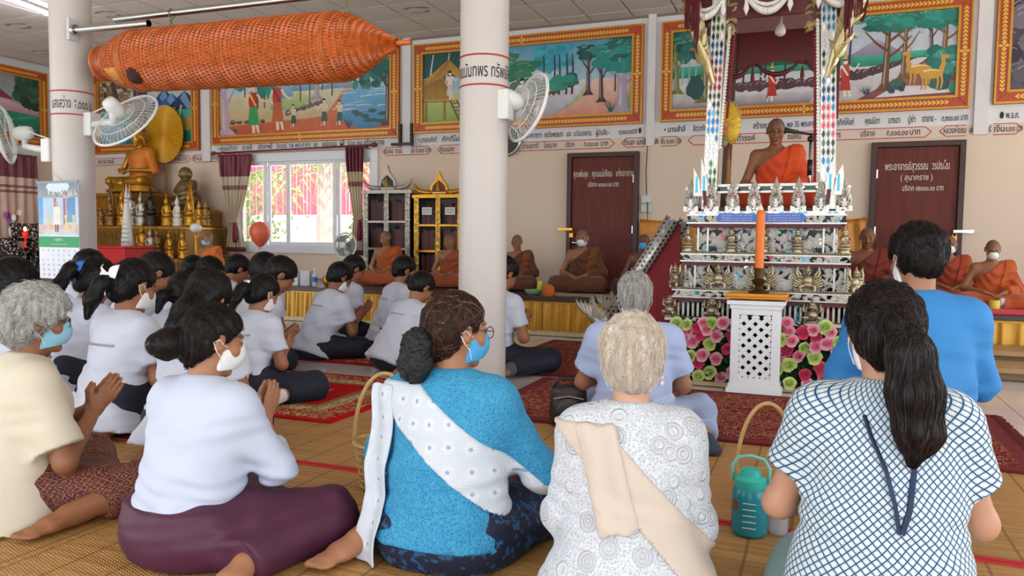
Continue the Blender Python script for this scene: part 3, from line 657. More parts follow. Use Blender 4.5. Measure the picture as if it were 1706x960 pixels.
for k in range(9): x, y = p.g.uniform(2.5, 2.85), p.g.uniform(.66, .8); p.stroke([(x-.012, y+.006), (x, y), (x+.012, y+.006)], .004, .004, '#4a4450')
framed(p, (-1.91, YW-0.001, 2.55), 0, 'wide painting of red clad archers and two golden deer, seen behind the pulpit')
# 5: dark rocks round a fire
p = Paint(3.3-IN, 1.235-IN, 5); W_, H_ = p.W, p.H
p.rect(0, 0, W_, H_, '#2a2228', '#4a3f48'); p.poly([(.05, .6), (.6, 1.0), (3, 1.0), (3, .8), (.5, .75)], '#a82a24', '#c84030'); p.blob(.55, .5, .4, .3, '#d06a1a', 20, .1, '#f0b040'); p.poly([(.1, .2), (.3, .36), (1.2, .3), (1.2, .2)], '#e08a2a')
for k in range(70):
    x, y = p.g.uniform(0, .16) if k % 2 else p.g.uniform(0, W_), p.g.uniform(0, H_) if k % 2 else p.g.uniform(0, .2); p.blob(x, y, .09, .1, mixc('#2c2430', '#7a7080', p.g.random()), 12, .1); p.stroke([(x-.04, y+.04), (x, y+.07), (x+.04, y+.05)], .012, .004, '#a8a0b0')
framed(p, (1.702, YW-0.001, 2.575), 0, 'dark painting of rocks around a fire at the right edge')
# left wall: pale valley with a dark tree
p = Paint(3.6-IN, 1.245-IN, 6); W_, H_ = p.W, p.H
p.rect(0, 0, W_, H_, '#b4b2b4', '#8a9296'); p.rect(0, 0, W_, .5, '#0c5a44', '#2f9a78'); p.poly([(2.1, .48), (2.5, .6), (3.31, .44), (3.31, .36), (2.2, .4)], '#b88a90', '#d8b8b4'); p.poly([(2.2, .6), (2.6, .74), (2.9, .56)], '#8a3a48')
for k in range(50): p.blob(p.g.uniform(2.95, 3.31), p.g.uniform(.5, .95), .09, .08, mixc('#12382c', '#3f6a54', p.g.random()), 9, .4)
for k in range(22): p.blob(p.g.uniform(2.4, 3.3), p.g.uniform(0, .12), .09, .06, mixc('#5a4a50', '#b8a8a4', p.g.random()), 9, .3)
for k in range(14): p.stroke([(2.4+k*.05, .15+k*.012), (2.7+k*.05, .2+k*.012)], .03, .01, mixc('#0f6a50', '#5fb890', p.g.random()))
framed(p, (XL+0.001, 9.357-3.6, 2.53), radians(90), 'painting of a pale valley and dark tree on the side wall at far left')
# ------------------------------------------------------------------ the silver mosaic pulpit
PCX = -0.384
def mosaic_mat(name, cols, scale, rough=0.12, metal=0.75):
    mt, nt, b = _nt(name); L = nt.links.new
    tc = N(nt, 'ShaderNodeTexCoord'); vo = N(nt, 'ShaderNodeTexVoronoi'); vo.inputs['Scale'].default_value = scale; L(tc.outputs['Object'], vo.inputs['Vector'])
    sp = N(nt, 'ShaderNodeSeparateColor'); L(vo.outputs['Color'], sp.inputs[0])
    rp = N(nt, 'ShaderNodeValToRGB'); rp.color_ramp.interpolation = 'CONSTANT'
    while len(rp.color_ramp.elements) < len(cols): rp.color_ramp.elements.new(0.5)
    for i, (pos, c) in enumerate(cols): rp.color_ramp.elements[i].position = pos; rp.color_ramp.elements[i].color = rgba(C(c))
    L(sp.outputs[0], rp.inputs[0]); L(rp.outputs[0], b.inputs['Base Color']); b.inputs['Roughness'].default_value = rough; b.inputs['Metallic'].default_value = metal
    return mt
mirror_m = mosaic_mat('glass_mosaic', [(0, '#0e1110'), (0.38, '#3a403c'), (0.5, '#161a18'), (0.8, '#2f7fa0'), (0.87, '#8a2f44'), (0.93, '#3f7f4c'), (0.97, '#d8dcda')], 16)
silver = mat('carved_silver', '#c6c2b8', 0.3, 0.5, vary=0.08, vscale=30)
carv = mat('carved_white_silver', '#d4d1ca', 0.32, 0.12, vary=0.06, vscale=30)
bronze = mat('tarnished_silver', '#a99c80', 0.34, 0.7, vary=0.12, vscale=20)
maroon = mat('maroon_paint', '#5c1519', 0.5, vary=0.1); redcloth = mat('red_cloth', '#8e1420', 0.7, sheen=0.3)
jewel = mat('jewel_glass', attr='Col', rough=0.12, metal=0.55)
def leaf_strip(q, pts, w, y, h, prof=None, col=None):
    """curved carved leaf: ridge raised by h towards -y; pts are (x,z)"""
    n = len(pts); vs = []
    for i, (x, z) in enumerate(pts):
        a, e = pts[max(i-1, 0)], pts[min(i+1, n-1)]; dx, dz = e[0]-a[0], e[1]-a[1]; l = sqrt(dx*dx+dz*dz)+1e-9
        t = i/(n-1); ww = w*(sin(pi*min(1, t*0.85+0.12))**0.8)/2+0.0006
        vs += [(x-dz/l*ww, y, z+dx/l*ww), (x, y-h, z), (x+dz/l*ww, y, z-dx/l*ww)]
    fs = []
    for i in range(n-1):
        o = i*3; fs += [(o, o+3, o+4, o+1), (o+1, o+4, o+5, o+2)]
    q.add(vs, fs, col)
def curl(x, z, ang, ln, turn, n=6):
    pts = []; a = ang
    for i in range(n):
        pts.append((x, z)); x += cos(a)*ln/(n-1); z += sin(a)*ln/(n-1); a += turn/(n-1)*(0.4+1.4*i/n)
    return pts
def carve(q, x0, z0, w, h, y, size, seed, dens=1.0, hh=0.012, mirror=True):
    g = random.Random(seed); W2 = w/2 if mirror else w; n = int(W2*h/(size*size)*5.0*dens)
    for k in range(n):
        u, v = g.uniform(0, W2), g.uniform(size*.15, h-size*.15); a = g.choice((0.6, 2.4, -0.6, -2.4, 1.5, -1.5))+g.uniform(-.3, .3); tr = g.choice((-1, 1))*g.uniform(1.2, 3.0); ln = size*g.uniform(.7, 1.25)
        pts = curl(u, v, a, ln, tr)
        pts = [(min(max(p[0], .002), W2), min(max(p[1], .004), h-.004)) for p in pts]
        wd = size*g.uniform(.3, .46)
        leaf_strip(q, [(x0+p[0], z0+p[1]) for p in pts], wd, y, hh)
        if mirror: leaf_strip(q, [(x0+w-p[0], z0+p[1]) for p in pts][::-1], wd, y, hh)
pul = tag(empty('pulpit', (0, 0, 0)), 'tall silver carved pulpit with glass mosaic and red canopy where a monk sits', 'pulpit')
YB = 7.25  # rear of the pulpit
def tier(nm, w, z0, z1, yf, m):
    q = MB(); q.box((PCX, (yf+YB)/2, (z0+z1)/2), (w, YB-yf, z1-z0)); return q.build(nm, m, pul)
tier('plinth', 1.36, 0.0, 0.455, 5.98, maroon)
q = MB(); q.box((PCX, 6.6, 0.462), (1.40, 1.4, 0.022)); q.build('plinth_ledge', mat('ledge_white', '#d9d4cc', 0.4, 0.2), pul, bevel=0.003)
def panel(w, z0, z1, yf, size, seed, dens=1.0):
    t = tier('panel_core', w, z0, z1, yf, mirror_m)
    q = MB(); carve(q, PCX-w/2, z0, w, z1-z0, yf-0.001, size, seed, dens); tag(q.build('scroll_carving', carv, t, ), kind='stuff')
    for sx in (-1, 1):   # carved side face
        q = MB(); carve(q, 0, z0, YB-yf, z1-z0, 0, size, seed+50, dens*.6); q.xform(Matrix(((0, -sx, 0, PCX+sx*w/2), (1, 0, 0, yf), (0, 0, 1, 0), (0, 0, 0, 1)))); tag(q.build('scroll_carving', carv, t), kind='stuff')
    for sx in (-1, 1):
        for dx in (0.012, 0.085):
            q = MB(); q.box((PCX+sx*(w/2-dx), yf-0.006, (z0+z1)/2), (0.014, 0.014, z1-z0)); q.build('silver_stile', silver, t)
    return t
def mould(w, z0, z1, yf, seed, beads=True):
    t = tier('moulding', w, z0, z1, yf, mirror_m)
    for z in (z0+0.006, z1-0.006):
        q = MB(); q.box((PCX, (yf+YB)/2, z), (w+0.012, YB-yf+0.014, 0.012)); q.build('fillet', silver, t)
    q = MB(); carve(q, PCX-w/2+.01, z0+.01, w-.02, z1-z0-.02, yf-0.001, 0.06, seed, 1.1, 0.009); tag(q.build('scroll_carving', carv, t), kind='stuff')
    q = MB(); q.box((PCX, (yf+YB)/2+.01, z0-0.013), (w-0.04, YB-yf, 0.026)); q.build('soffit', maroon, t)
    if beads:
        q = MB(); n = int(w/0.016)
        for k in range(n): q.ball((PCX-w/2+(k+.5)*w/n, yf+0.012, z1+0.008), 0.0085, 6, 4, (1, 1, 1.3))
        tag(q.build('bead_row', bronze, t), kind='stuff')
    return t
# bottom row: little arcade
t = tier('panel_core', 1.25, 0.473, 0.60, 6.0, mirror_m)
q = MB()
for k in range(34):
    x = PCX-0.61+k*1.22/33
    q.box((x, 5.995, 0.53), (0.016, 0.016, 0.1))
    q.tube([(x+0.0185+cos(a)*0.0185, 5.993, 0.578+sin(a)*0.02) for a in np.linspace(0, pi, 5)], 0.005, 4)
tag(q.build('arcade', silver, t), kind='stuff')
mould(1.30, 0.625, 0.69, 5.95, 11)
panel(1.16, 0.69, 0.875, 6.03, 0.085, 12)
mould(1.19, 0.90, 0.965, 5.97, 13)
panel(1.0, 0.965, 1.165, 6.10, 0.085, 14)
mould(1.12, 1.19, 1.262, 6.01, 15, False)
t = tier('mosaic_band', 1.10, 1.262, 1.285, 6.02, silver)
q = MB(); g = random.Random(3)
for k in range(27):
    x = PCX-0.53+k*0.0408; q.prism([(x-.018, 1.2735), (x, 1.264), (x+.018, 1.2735), (x, 1.283)], (0, 6.02, 0), (1, 0, 0), (0, 0, 1), (0, -1, 0), .006, C(g.choice(['#f4f6f6', '#f4f6f6', '#e8ecec', '#2f9ac0', '#7f86b0'])))
tag(q.build('mosaic_lozenges', jewel, t), kind='stuff')
# two blue plaques
plq = mat('blue_plaque', '#2f62c8', 0.3, vary=0.08, vscale=8)
for (xa, xb) in ((-0.73, -0.425), (-0.40, -0.09)):
    w = xb-xa; c = (xa+xb)/2
    pts = [(-w/2, 0), (-w/2+.025, -.032), (w/2-.025, -.032), (w/2, 0), (w/2-.025, .032), (-w/2+.025, .032)]
    q = MB(); q.prism(pts, (c, 5.995, 1.236), (1, 0, 0), (0, 0, 1), (0, -1, 0), .008); o = q.build('plaque', plq, pul)
    o['label'] = 'blue enamel name plaque'
    for k, tx in enumerate(('นายสมพงษ์ นางทองใบ ศรีสวัสดิ์', 'พร้อมลูกหลานถวาย ๓๐๐๐๐ บาท', 'อุทิศให้บิดามารดา ปู่ย่าตายาย')):
        lettering(tx, (c-w*.36, 5.9865, 1.248-k*.018), (1, 0, 0), (0, 0, 1), .009, white_ink, o, w=w*.72, bold=.004)
# figures
def deva_mesh():
    q = MB(); q.lathe([(.05, 0), (.055, .012), (.038, .03), (.05, .045), (.052, .06), (.03, .064)], 14)
    q.ball((0, -.005, .078), .045, 12, 6, (1.05, .8, .42)); q.lathe([(.034, .08), (.026, .105), (.036, .135), (.03, .148), (.012, .155)], 12, sy=.72)
    for s in (-1, 1): q.tube([(s*.034, 0, .14), (s*.045, -.012, .11), (s*.018, -.034, .108), (s*.004, -.038, .13)], [.011, .01, .008, .005], 6)
    q.ball((0, -.004, .17), .02, 10, 6, (.9, .95, 1.15)); q.lathe([(.021, .178), (.024, .185), (.016, .2), (.011, .215), (.005, .235), (.001, .25)], 10)
    for s in (-1, 1): q.prism([(s*.018, .16), (s*.03, .175), (s*.02, .19)], (0, 0, 0), (1, 0, 0), (0, 0, 1), (0, -1, 0), .006)
    return q.mesh('deva_figure', True)
def garuda_mesh():
    q = MB(); q.ball((0, -.01, .085), .038, 12, 7, (1, .75, 1.2)); q.ball((0, -.02, .055), .034, 12, 6, (1.2, .8, .8)); q.ball((0, -.02, .142), .022, 10, 6); q.tube([(0, -.038, .142), (0, -.056, .132)], [.009, .002], 6); q.lathe([(.024, .152), (.018, .17), (.008, .19), (.001, .212)], 10, (0, -.018, 0))
    for s in (-1, 1):
        q.tube([(s*.032, -.012, .115), (s*.066, -.022, .11), (s*.078, -.018, .145), (s*.07, -.015, .18), (s*.078, -.015, .2)], [.014, .013, .011, .009, .003], 7)
        for k in range(6): leaf_strip(q, curl(s*(.03+.004*k), .10-.012*k, (pi/2-s*(.7+.16*k)), .085-.004*k, s*.9), .022, -.002-.002*k, .01)
        q.tube([(s*.018, -.02, .05), (s*.052, -.034, .045), (s*.05, -.03, .015), (s*.035, -.045, .004)], [.02, .018, .012, .01], 7)
    q.lathe([(.06, -.002), (.062, .008), (.03, .012)], 12, (0, -.01, 0), sy=.6)
    return q.mesh('garuda_figure', True)
def yak_mesh():
    q = MB(); q.ball((0, -.015, .05), .036, 12, 7, (1.1, .8, 1.0)); q.ball((0, -.026, .105), .027, 12, 7, (1.05, .9, .95)); q.lathe([(.03, .118), (.02, .132), (.006, .15), (.001, .158)], 10, (0, -.02, 0)); q.lathe([(.048, 0), (.048, .01), (.03, .014)], 12, (0, -.012, 0), sy=.7)
    for s in (-1, 1):
        q.tube([(s*.03, -.015, .075), (s*.058, -.02, .08), (s*.05, -.018, .125)], [.013, .011, .009], 7); q.tube([(s*.015, -.02, .035), (s*.052, -.03, .035), (s*.045, -.03, .006)], [.017, .014, .01], 7); q.ball((s*.01, -.048, .11), .006, 6, 4); q.ball((s*.028, -.02, .108), .01, 6, 4, (.6, .6, 1.2))
    return q.mesh('guardian_figure', True)
DV, GA, YK = deva_mesh(), garuda_mesh(), yak_mesh()
for me in (DV, GA, YK): me.materials.append(bronze)
def put(nm, me, x, y, z, s=1.0, rz=0):
    o = obj_from(nm, me, pul, (x, y, z), (0, 0, rz)); o.scale = (s, s, s); return o
for x in (-.62, -.384, -.145): put('deva_figure', DV, x, 6.06, .967, .9)
for sx in (-1, 1): put('deva_figure', DV, PCX+sx*.555, 6.03, .967, .9, sx*.5)
for x in (-.70, -.384, -.065): put('garuda_figure', GA, x, 6.0, .692, 1.0)
for sx in (-1, 1): put('garuda_figure', GA, PCX+sx*.625, 5.99, .692, .95, sx*.9)
for x in (-.735, -.03): put('guardian_figure', YK, x, 5.965, .475, 1.08)
for sx in (-1, 1): put('guardian_figure', YK, PCX+sx*.66, 5.95, .475, 1.08, sx*.6)
# parapet of lotus-bud figures
def bud_mesh():
    q = MB(); q.box((0, .02, .02), (.11, .04, .04))
    for k in range(22):
        g = random.Random(k); s = -1 if k % 2 else 1; r = k//2
        leaf_strip(q, curl(s*(.006+.004*(r % 3)), .03+.012*r, pi/2-s*(1.0-.06*r), .06-.0022*r, s*1.1), .02, -.004-.0012*r, .008)
    q.lathe([(.045, .03), (.05, .07), (.046, .11), (.034, .135), (.022, .145)], 14, (0, .014, 0), sy=.55)
    q.ball((0, .008, .16), .028, 12, 6, (1, .8, .85)); q.lathe([(.03, .172), (.033, .18), (.022, .198), (.012, .22), (.006, .24), (.001, .258)], 12, (0, .008, 0))
    for s in (-1, 1): q.prism([(s*.02, .15), (s*.045, .175), (s*.026, .19)], (0, 0, 0), (1, 0, 0), (0, 0, 1), (0, -1, 0), .01)
    return q.mesh('lotus_figure')
BU = bud_mesh(); BU.materials.append(silver)
buds = []
for k in range(8):
    x = PCX-.545+k*1.09/7; buds.append(put('lotus_figure', BU, x, 6.05, 1.285, 1.0))
for sx in (-1, 1):
    for y in (6.25, 6.5, 6.75, 7.0): put('lotus_figure', BU, PCX+sx*.545, y, 1.285, 1.0, sx*pi/2)
g = random.Random(5); q = MB()
for k in range(8):
    x = PCX-.545+k*1.09/7; c = C(g.choice(['#7a2436', '#b04a6a', '#3a3a3a', '#a83a50']))
    q.prism([(x-.016, 1.40), (x, 1.375), (x+.016, 1.40), (x+.008, 1.402), (x, 1.388), (x-.008, 1.402)], (0, 6.028, 0), (1, 0, 0), (0, 0, 1), (0, -1, 0), .006, c)
    for j in range(14): a = g.uniform(0, 6.28); q.ball((x+cos(a)*g.uniform(.01, .042), 6.022, 1.35+sin(a)*.06), .0045, 6, 4, col=C(g.choice(['#1c1c20', '#2a2c34', '#14181c', '#6a2030'])))
tag(q.build('mirror_studs', jewel, pul), kind='stuff')
q = MB(); q.box((PCX, 6.12, 1.485), (1.02, .03, .02)); q.box((PCX, 6.12, 1.435), (1.02, .02, .016)); q.build('front_rail', silver, pul)
q = MB(); q.box((PCX, 6.14, 1.46), (1.0, .012, .045)); q.build('rail_glass', mat('dark_green_glass', '#16241c', 0.15), pul)
q = MB(); q.box((PCX, 6.65, 1.30), (1.06, 1.1, .03)); q.build('pulpit_floor', maroon, pul)
# posts
GROUPS = [['#a02438', '#8a1f30', '#c03a50'], ['#24407a', '#1a2f5c', '#2f6fa0'], ['#2f5a34', '#3a6a3c', '#24402c'], ['#e6eaec', '#c8d0d4', '#f4f6f6'], ['#2a78a8', '#225f90', '#3a98c0'], ['#3a3f34', '#55584a', '#2c2f2a']]
def post(x0, x1, z0, z1, y, seed):
    """leaning clustered post from (x0,z0) to (x1,z1)"""
    e0, e1 = Vector((x0, y, z0)), Vector((x1, y, z1))
    q = MB(); q.bar(e0, e1, .10, .09, (0, -1, 0)); o = q.build('post', silver, pul)
    g = random.Random(seed); q = MB(); n = 26; h = (z1-z0)/n
    for c in (-1, 0, 1):
        for k in range(n):
            t = (k+.5)/n; p = e0.lerp(e1, t); x = p.x+c*.032; z = p.z
            cc = C(GROUPS[int((t*9+c*.2+seed)) % 6][g.randrange(3)]) if g.random() > .12 else C('#f2f4f4')
            q.prism([(x-.012, z), (x, z-h*.5), (x+.012, z), (x, z+h*.5)], (0, y-.046, 0), (1, 0, 0), (0, 0, 1), (0, -1, 0), .008, cc)
            q.prism([(x-.016, z+h*.5), (x-.011, z+h*.3), (x-.006, z+h*.5), (x-.011, z+h*.7)], (0, y-.046, 0), (1, 0, 0), (0, 0, 1), (0, -1, 0), .007, C('#eef2f2'))
    tag(q.build('post_mosaic', jewel, o), kind='stuff')
    for c in (-.049, -.016, .016, .049):
        q = MB(); q.bar(e0+Vector((c, -.05, 0)), e1+Vector((c, -.05, 0)), .006, .012, (0, -1, 0)); q.build('silver_edge', silver, o)
    return o
post(-.795, -.752, 1.30, 2.95, 6.1, 1); post(.052, 0.004, 1.30, 2.95, 6.1, 3)
for xa, xb in ((-.795, -.752), (.052, .004)):
    q = MB(); q.bar((xa, 7.1, 1.3), (xb, 7.1, 2.95), .07, .07, (0, -1, 0)); q.build('rear_post', mat('post_brown', '#4a2418', 0.5, vary=0.1), pul)
def teeth(xa, xb, z0, z1, y, sg, m, nm, size=.034):
    q = MB(); n = int((z1-z0)/(size*.72))
    for k in range(n):
        t = k/n; x = xa+(xb-xa)*t; z = z0+(z1-z0)*t
        q.prism([(x, z), (x+sg*size*.75, z+size*.55), (x+sg*size*.45, z+size*1.15), (x, z+size*.75)], (0, y, 0), (1, 0, 0), (0, 0, 1), (0, -1, 0), .02)
    return tag(q.build(nm, m, pul), kind='stuff')
teeth(-.735, -.685, 1.75, 2.66, 6.08, 1, silver, 'flame_edging'); teeth(-.008, -.052, 1.56, 2.66, 6.08, -1, silver, 'flame_edging')
teeth(-.035, -.07, 1.5, 2.7, 6.2, -1, redcloth, 'red_edging', .03); teeth(-.70, -.66, 2.0, 2.7, 6.2, 1, redcloth, 'red_edging', .03)
# kranok slabs at the foot of the posts
for sx in (-1, 1):
    for (dx, h) in ((.0, .30), (-.055, .22)):
        q = MB(); x = PCX+sx*(.44-dx)
        q.prism([(x-.028, 1.40), (x+.028, 1.40), (x+.03+sx*.012, 1.52), (x+sx*.03, 1.40+h), (x-.024+sx*.004, 1.52)], (0, 6.04, 0), (1, 0, 0), (0, 0, 1), (0, -1, 0), .022); q.build('flame_finial', silver, pul)
        q = MB(); q.box((x+sx*.005, 6.014, 1.49), (.014, .008, .12), col=C('#2a8fa8')); q.build('finial_glass', jewel, pul)
    q = MB(); x = PCX+sx*.43; q.prism([(x-.012, 1.33), (x+.012, 1.33), (x+sx*.01+.014, 1.44), (x+sx*.01-.014, 1.44)], (0, 6.015, 0), (1, 0, 0), (0, 0, 1), (0, -1, 0), .01); q.build('red_wedge', maroon, pul)
# canopy: red ceiling, fascia with arched opening, swags, brackets, fringe
q = MB(); q.box((PCX, 6.6, 3.0), (1.36, 1.4, .12)); q.build('canopy', maroon, pul)
def fascia(y, nm, ztop, zarch, half, m, d=.03):
    pts = [(-.62, ztop), (-.62, zarch+.06), (-half, zarch-.06)]+[(-half+.09*(1-cos(a)), zarch-.06+.15*sin(a)) for a in np.linspace(.2, pi/2, 6)]+[(half-.09*(1-cos(a)), zarch-.06+.15*sin(a)) for a in np.linspace(pi/2, .2, 6)]+[(half, zarch-.06), (.62, zarch+.06), (.62, ztop)]
    q = MB(); q.prism(pts, (PCX, y, 0), (1, 0, 0), (0, 0, 1), (0, -1, 0), d); return q.build(nm, m, pul)
fascia(6.12, 'front_fascia', 2.96, 2.64, .33, maroon)
q = MB(); g = random.Random(9)
for k in range(70):
    a = g.uniform(0, 6.28); x = PCX+g.choice((-1, 1))*g.uniform(.28, .42); z = g.uniform(2.58, 2.84); leaf_strip(q, curl(x, z, a, .07, g.choice((-2, 2))), .022, 6.085, .012)
tag(q.build('corner_carving', mat('gilt_carving', '#c9b88a', 0.35, 0.6), pul), kind='stuff')
# rear valance seen inside the canopy, with cloth swags against the light
pts = [(-.5, 2.95), (-.5, 2.1), (-.43, 2.12), (-.40, 2.48), (-.30, 2.56), (0, 2.62), (.30, 2.56), (.40, 2.48), (.43, 2.12), (.5, 2.1), (.5, 2.95)]
q = MB(); q.prism(pts, (PCX, 7.12, 0), (1, 0, 0), (0, 0, 1), (0, -1, 0), .025); q.build('rear_valance', maroon, pul)
q = MB(); q.box((PCX, 6.6, 2.9), (1.1, .95, .06)); q.build('canopy_lining', redcloth, pul)
def swag(xa, xb, z, drop, y, r, m, nm, n=18, beads=True):
    q = MB()
    P = [(xa+(xb-xa)*t, y, z-drop*4*t*(1-t)) for t in np.linspace(0, 1, n)]
    q.tube(P, [r*(.5+1.0*sin(pi*t)) for t in np.linspace(0, 1, n)], 8)
    if beads:
        for k, p in enumerate(P): q.ball((p[0], y-r*.4, p[2]), r*(.7+.7*sin(pi*k/(n-1))), 6, 4)
    return q.build(nm, m, pul, smooth=True)
ivory = mat('ivory_garland', '#e2ddd4', 0.6, vary=0.05, vscale=40)
for (a, e) in ((-.99, -.72), (-.555, -.25), (-.06, .24)):
    swag(a, e, 2.86, .12, 6.0, .019, ivory, 'garland'); swag(a+.03, e-.03, 2.85, .06, 6.005, .011, ivory, 'garland')
    for x in (a, e):
        q = MB(); q.lathe([(.012, .1), (.02, .06), (.012, .02), (.022, -.03), (.001, -.08)], 8, (x, 6.0, 2.80)); q.build('garland_tassel', ivory, pul, smooth=True)
swag(-.56, -.20, 2.60, .10, 7.08, .015, maroon, 'cloth_swag', 14, False); swag(-.85, -.6, 2.6, .10, 7.08, .015, maroon, 'cloth_swag', 14, False); swag(-.16, .1, 2.6, .1, 7.08, .015, maroon, 'cloth_swag', 14, False)
for x in (-.585, -.18):
    q = MB(); q.lathe([(.004, .14), (.014, .09), (.018, .05), (.001, 0)], 8, (x, 7.08, 2.42)); q.build('cloth_tassel', maroon, pul)
for sx in (-1, 1):
    q = MB()
    for k in range(5):
        z = 2.42+k*.1; x = PCX+sx*(.44+.02*k)
        leaf_strip(q, curl(x, z, pi/2-sx*.35, .26, sx*.5, 7), .075, 6.02-.004*k, .026); leaf_strip(q, curl(x+sx*.02, z+.05, pi/2-sx*.9, .14, -sx*1.6, 7), .035, 6.012-.004*k, .016)
    for k in range(26):
        g = random.Random(k+40*sx); leaf_strip(q, curl(PCX+sx*(.43+.006*k), 2.3+.024*k, pi/2-sx*g.uniform(-.1, 1.2), .14, sx*g.uniform(.5, 1.6), 6), .036, 5.99-.001*k, .02)
    q.tube([(PCX+sx*.40, 6.05, 2.25), (PCX+sx*.45, 6.0, 2.42), (PCX+sx*.54, 5.96, 2.62), (PCX+sx*.56, 5.95, 2.8), (PCX+sx*.60, 5.94, 2.95)], [.02, .03, .026, .022, .012], 8)
    q.build('naga_bracket', mat('gilt_carving', '#c9b88a', 0.35, 0.6), pul)
    q = MB(); g = random.Random(77)
    for k in range(46):
        x = PCX+sx*(.50+.11*k/46); y = 5.92+.02*g.random(); l = g.uniform(.12, .34) if k > 14 else g.uniform(.3, .5)
        q.tube([(x, y, 2.95), (x+g.uniform(-.006, .006), y, 2.95-l)], .004, 4)
    tag(q.build('canopy_fringe', mat('fringe_red', '#5e1620', 0.8), pul), kind='stuff')
q = MB(); q.box((PCX, 5.93, 2.985), (1.36, .05, .07)); q.build('canopy_cornice', silver, pul)
q = MB(); q.lathe([(.012, .16), (.014, .1), (.03, .08), (.042, .045), (.038, .02), (.02, .004), (.001, 0)], 16, (0, 0, 0)); lb = empty('light_bulb', (-.335, 6.45, 2.66), 0, 'white light bulb hanging under the red pulpit canopy', 'light bulb'); q.build('glass_globe', mat('opal_glass', '#d8c8c4', 0.3), lb, smooth=True)
q = MB(); q.tube([(0, 0, .15), (0, 0, .215)], .006, 6); q.build('flex', white_paint, lb)
# ------------------------------------------------------------------ stair with naga balustrades on the pulpit's left
st = tag(empty('pulpit_stair', (-1.5, 6.7, 0)), 'steep red stair with silver diamond naga balustrade left of the pulpit', 'stair')
A0, A1 = Vector((.36, 0, 1.24)), Vector((-.16, 0, .38))
scale_m = None
for yy in (-.22, .45):
    a, e = A0+Vector((0, yy, 0)), A1+Vector((0, yy, 0)); q = MB(); q.bar(a, e, .08, .12, (0, 1, 0)) if False else q.tube([a, a.lerp(e, .5), e], .062, 14, flat=1.0); o = q.build('naga_body', silver, st, smooth=True)
    q = MB(); d = (e-a).normalized(); up = Vector((0, -1, 0)); nrm = d.cross(up).normalized(); L_ = (e-a).length
    for k in range(24):
        for c in range(-2, 3):
            an = c*.62; c0 = a+d*L_*((k+(.5 if c % 2 else 0))/24); rad = up*cos(an)+nrm*sin(an); tg = -up*sin(an)+nrm*cos(an); p0 = c0+rad*.0625
            q.add([p0-d*.016, p0+tg*.012, p0+d*.016, p0-tg*.012], [(0, 1, 2, 3)], C('#2c3430') if (k+c) % 3 else C('#6a6f6a'))
    tag(q.build('diamond_scales', jewel, o), kind='stuff')
    # head with a crest of flame plumes
    q = MB(); hd = e+Vector((-.1, 0, .0)); q.tube([e, e+Vector((-.08, 0, -.05)), e+Vector((-.16, 0, .02)), e+Vector((-.2, 0, .1))], [.062, .06, .05, .03], 12)
    for k in range(9): leaf_strip(q, curl(hd.x-.1+.022*k, hd.z+.03-.01*k, pi/2+.9-.12*k, .17-.006*k, -.9, 7), .035, yy-.03-.002*k, .014)
    for k in range(6): leaf_strip(q, curl(hd.x-.05+.02*k, hd.z+.0, pi/2-.2+.14*k, .2, .7, 7), .03, yy-.045, .014)
    q.build('naga_head', silver, o)
for k in range(6):
    t = (k+.5)/6; x = .34-.62*t; z = 1.15*(1-t)
    q = MB(); q.box((x, .115, z*.5), (.1, .6, z)); q.build('step', redcloth, st)
q = MB(); q.prism([(.42, .0), (.42, 1.2), (.32, 1.2), (-.26, .25), (-.26, 0)], (0, -.16, 0), (1, 0, 0), (0, 0, 1), (0, -1, 0), .02); q.build('stringer', redcloth, st)
# ------------------------------------------------------------------ lattice stand, tray, candle
sx0 = PCX-.005; sy0 = 5.66
ls = tag(empty('lattice_stand', (sx0, sy0, 0)), 'white pedestal with diamond lattice front before the pulpit', 'pedestal')
wl = mat('white_lacquer', '#e9ecef', 0.4)
def bx(nm, c, d, m, par, bv=.003): q = MB(); q.box(c, d); return q.build(nm, m, par, bevel=bv)
bx('base', (0, 0, .02), (.37, .3, .04), wl, ls); bx('base_step', (0, 0, .055), (.345, .28, .03), wl, ls)
for sx in (-1, 1): bx('stile', (sx*.135, -.118, .33), (.055, .025, .52), wl, ls); bx('side_panel', (sx*.155, .012, .33), (.016, .235, .52), wl, ls)
bx('lower_rail', (0, -.118, .09), (.215, .025, .04), wl, ls); bx('upper_rail', (0, -.118, .57), (.215, .025, .04), wl, ls)
bx('back_panel', (0, .12, .33), (.29, .014, .52), mat('stand_inside', '#3a3a40', 0.8), ls)
bx('top_step', (0, 0, .605), (.345, .28, .03), wl, ls); bx('top', (0, 0, .635), (.385, .31, .03), wl, ls)
for k in range(-9, 16):
    for sg in (-1, 1):
        x0 = -.108; z0 = .11+k*.077
        pts = [(x0+t*.216, (z0+t*.216) if sg > 0 else (z0+.216-t*.216)) for t in np.linspace(0, 1, 40)]; pts = [p for p in pts if .11 <= p[1] <= .55]
        if len(pts) < 3: continue
        q = MB(); q.bar((pts[0][0], -.118-.004*sg, pts[0][1]), (pts[-1][0], -.118-.004*sg, pts[-1][1]), .008, .03, (0, 0, 1)); q.build('lattice_slat', wl, ls)
tr = tag(empty('offering_tray', (sx0, sy0, .65)), 'flat orange tray with a wrapped edge on top of the lattice pedestal', 'tray')
om = mat('orange_lacquer', '#d98a1c', 0.4, vary=0.06)
q = MB(); q.box((.0, -.01, .018), (.43, .3, .012), Matrix.Rotation(.06, 3, 'Z')); q.build('tray_plate', om, tr, bevel=.003)
q = MB(); q.box((.0, .02, .034), (.40, .24, .02), Matrix.Rotation(-.05, 3, 'Z')); q.build('folded_cloth', mat('orange_cloth', '#dc9826', 0.7), tr, bevel=.004)
q = MB(); q.box((0, 0, .006), (.1, .1, .012)); q.build('tray_foot', om, tr)
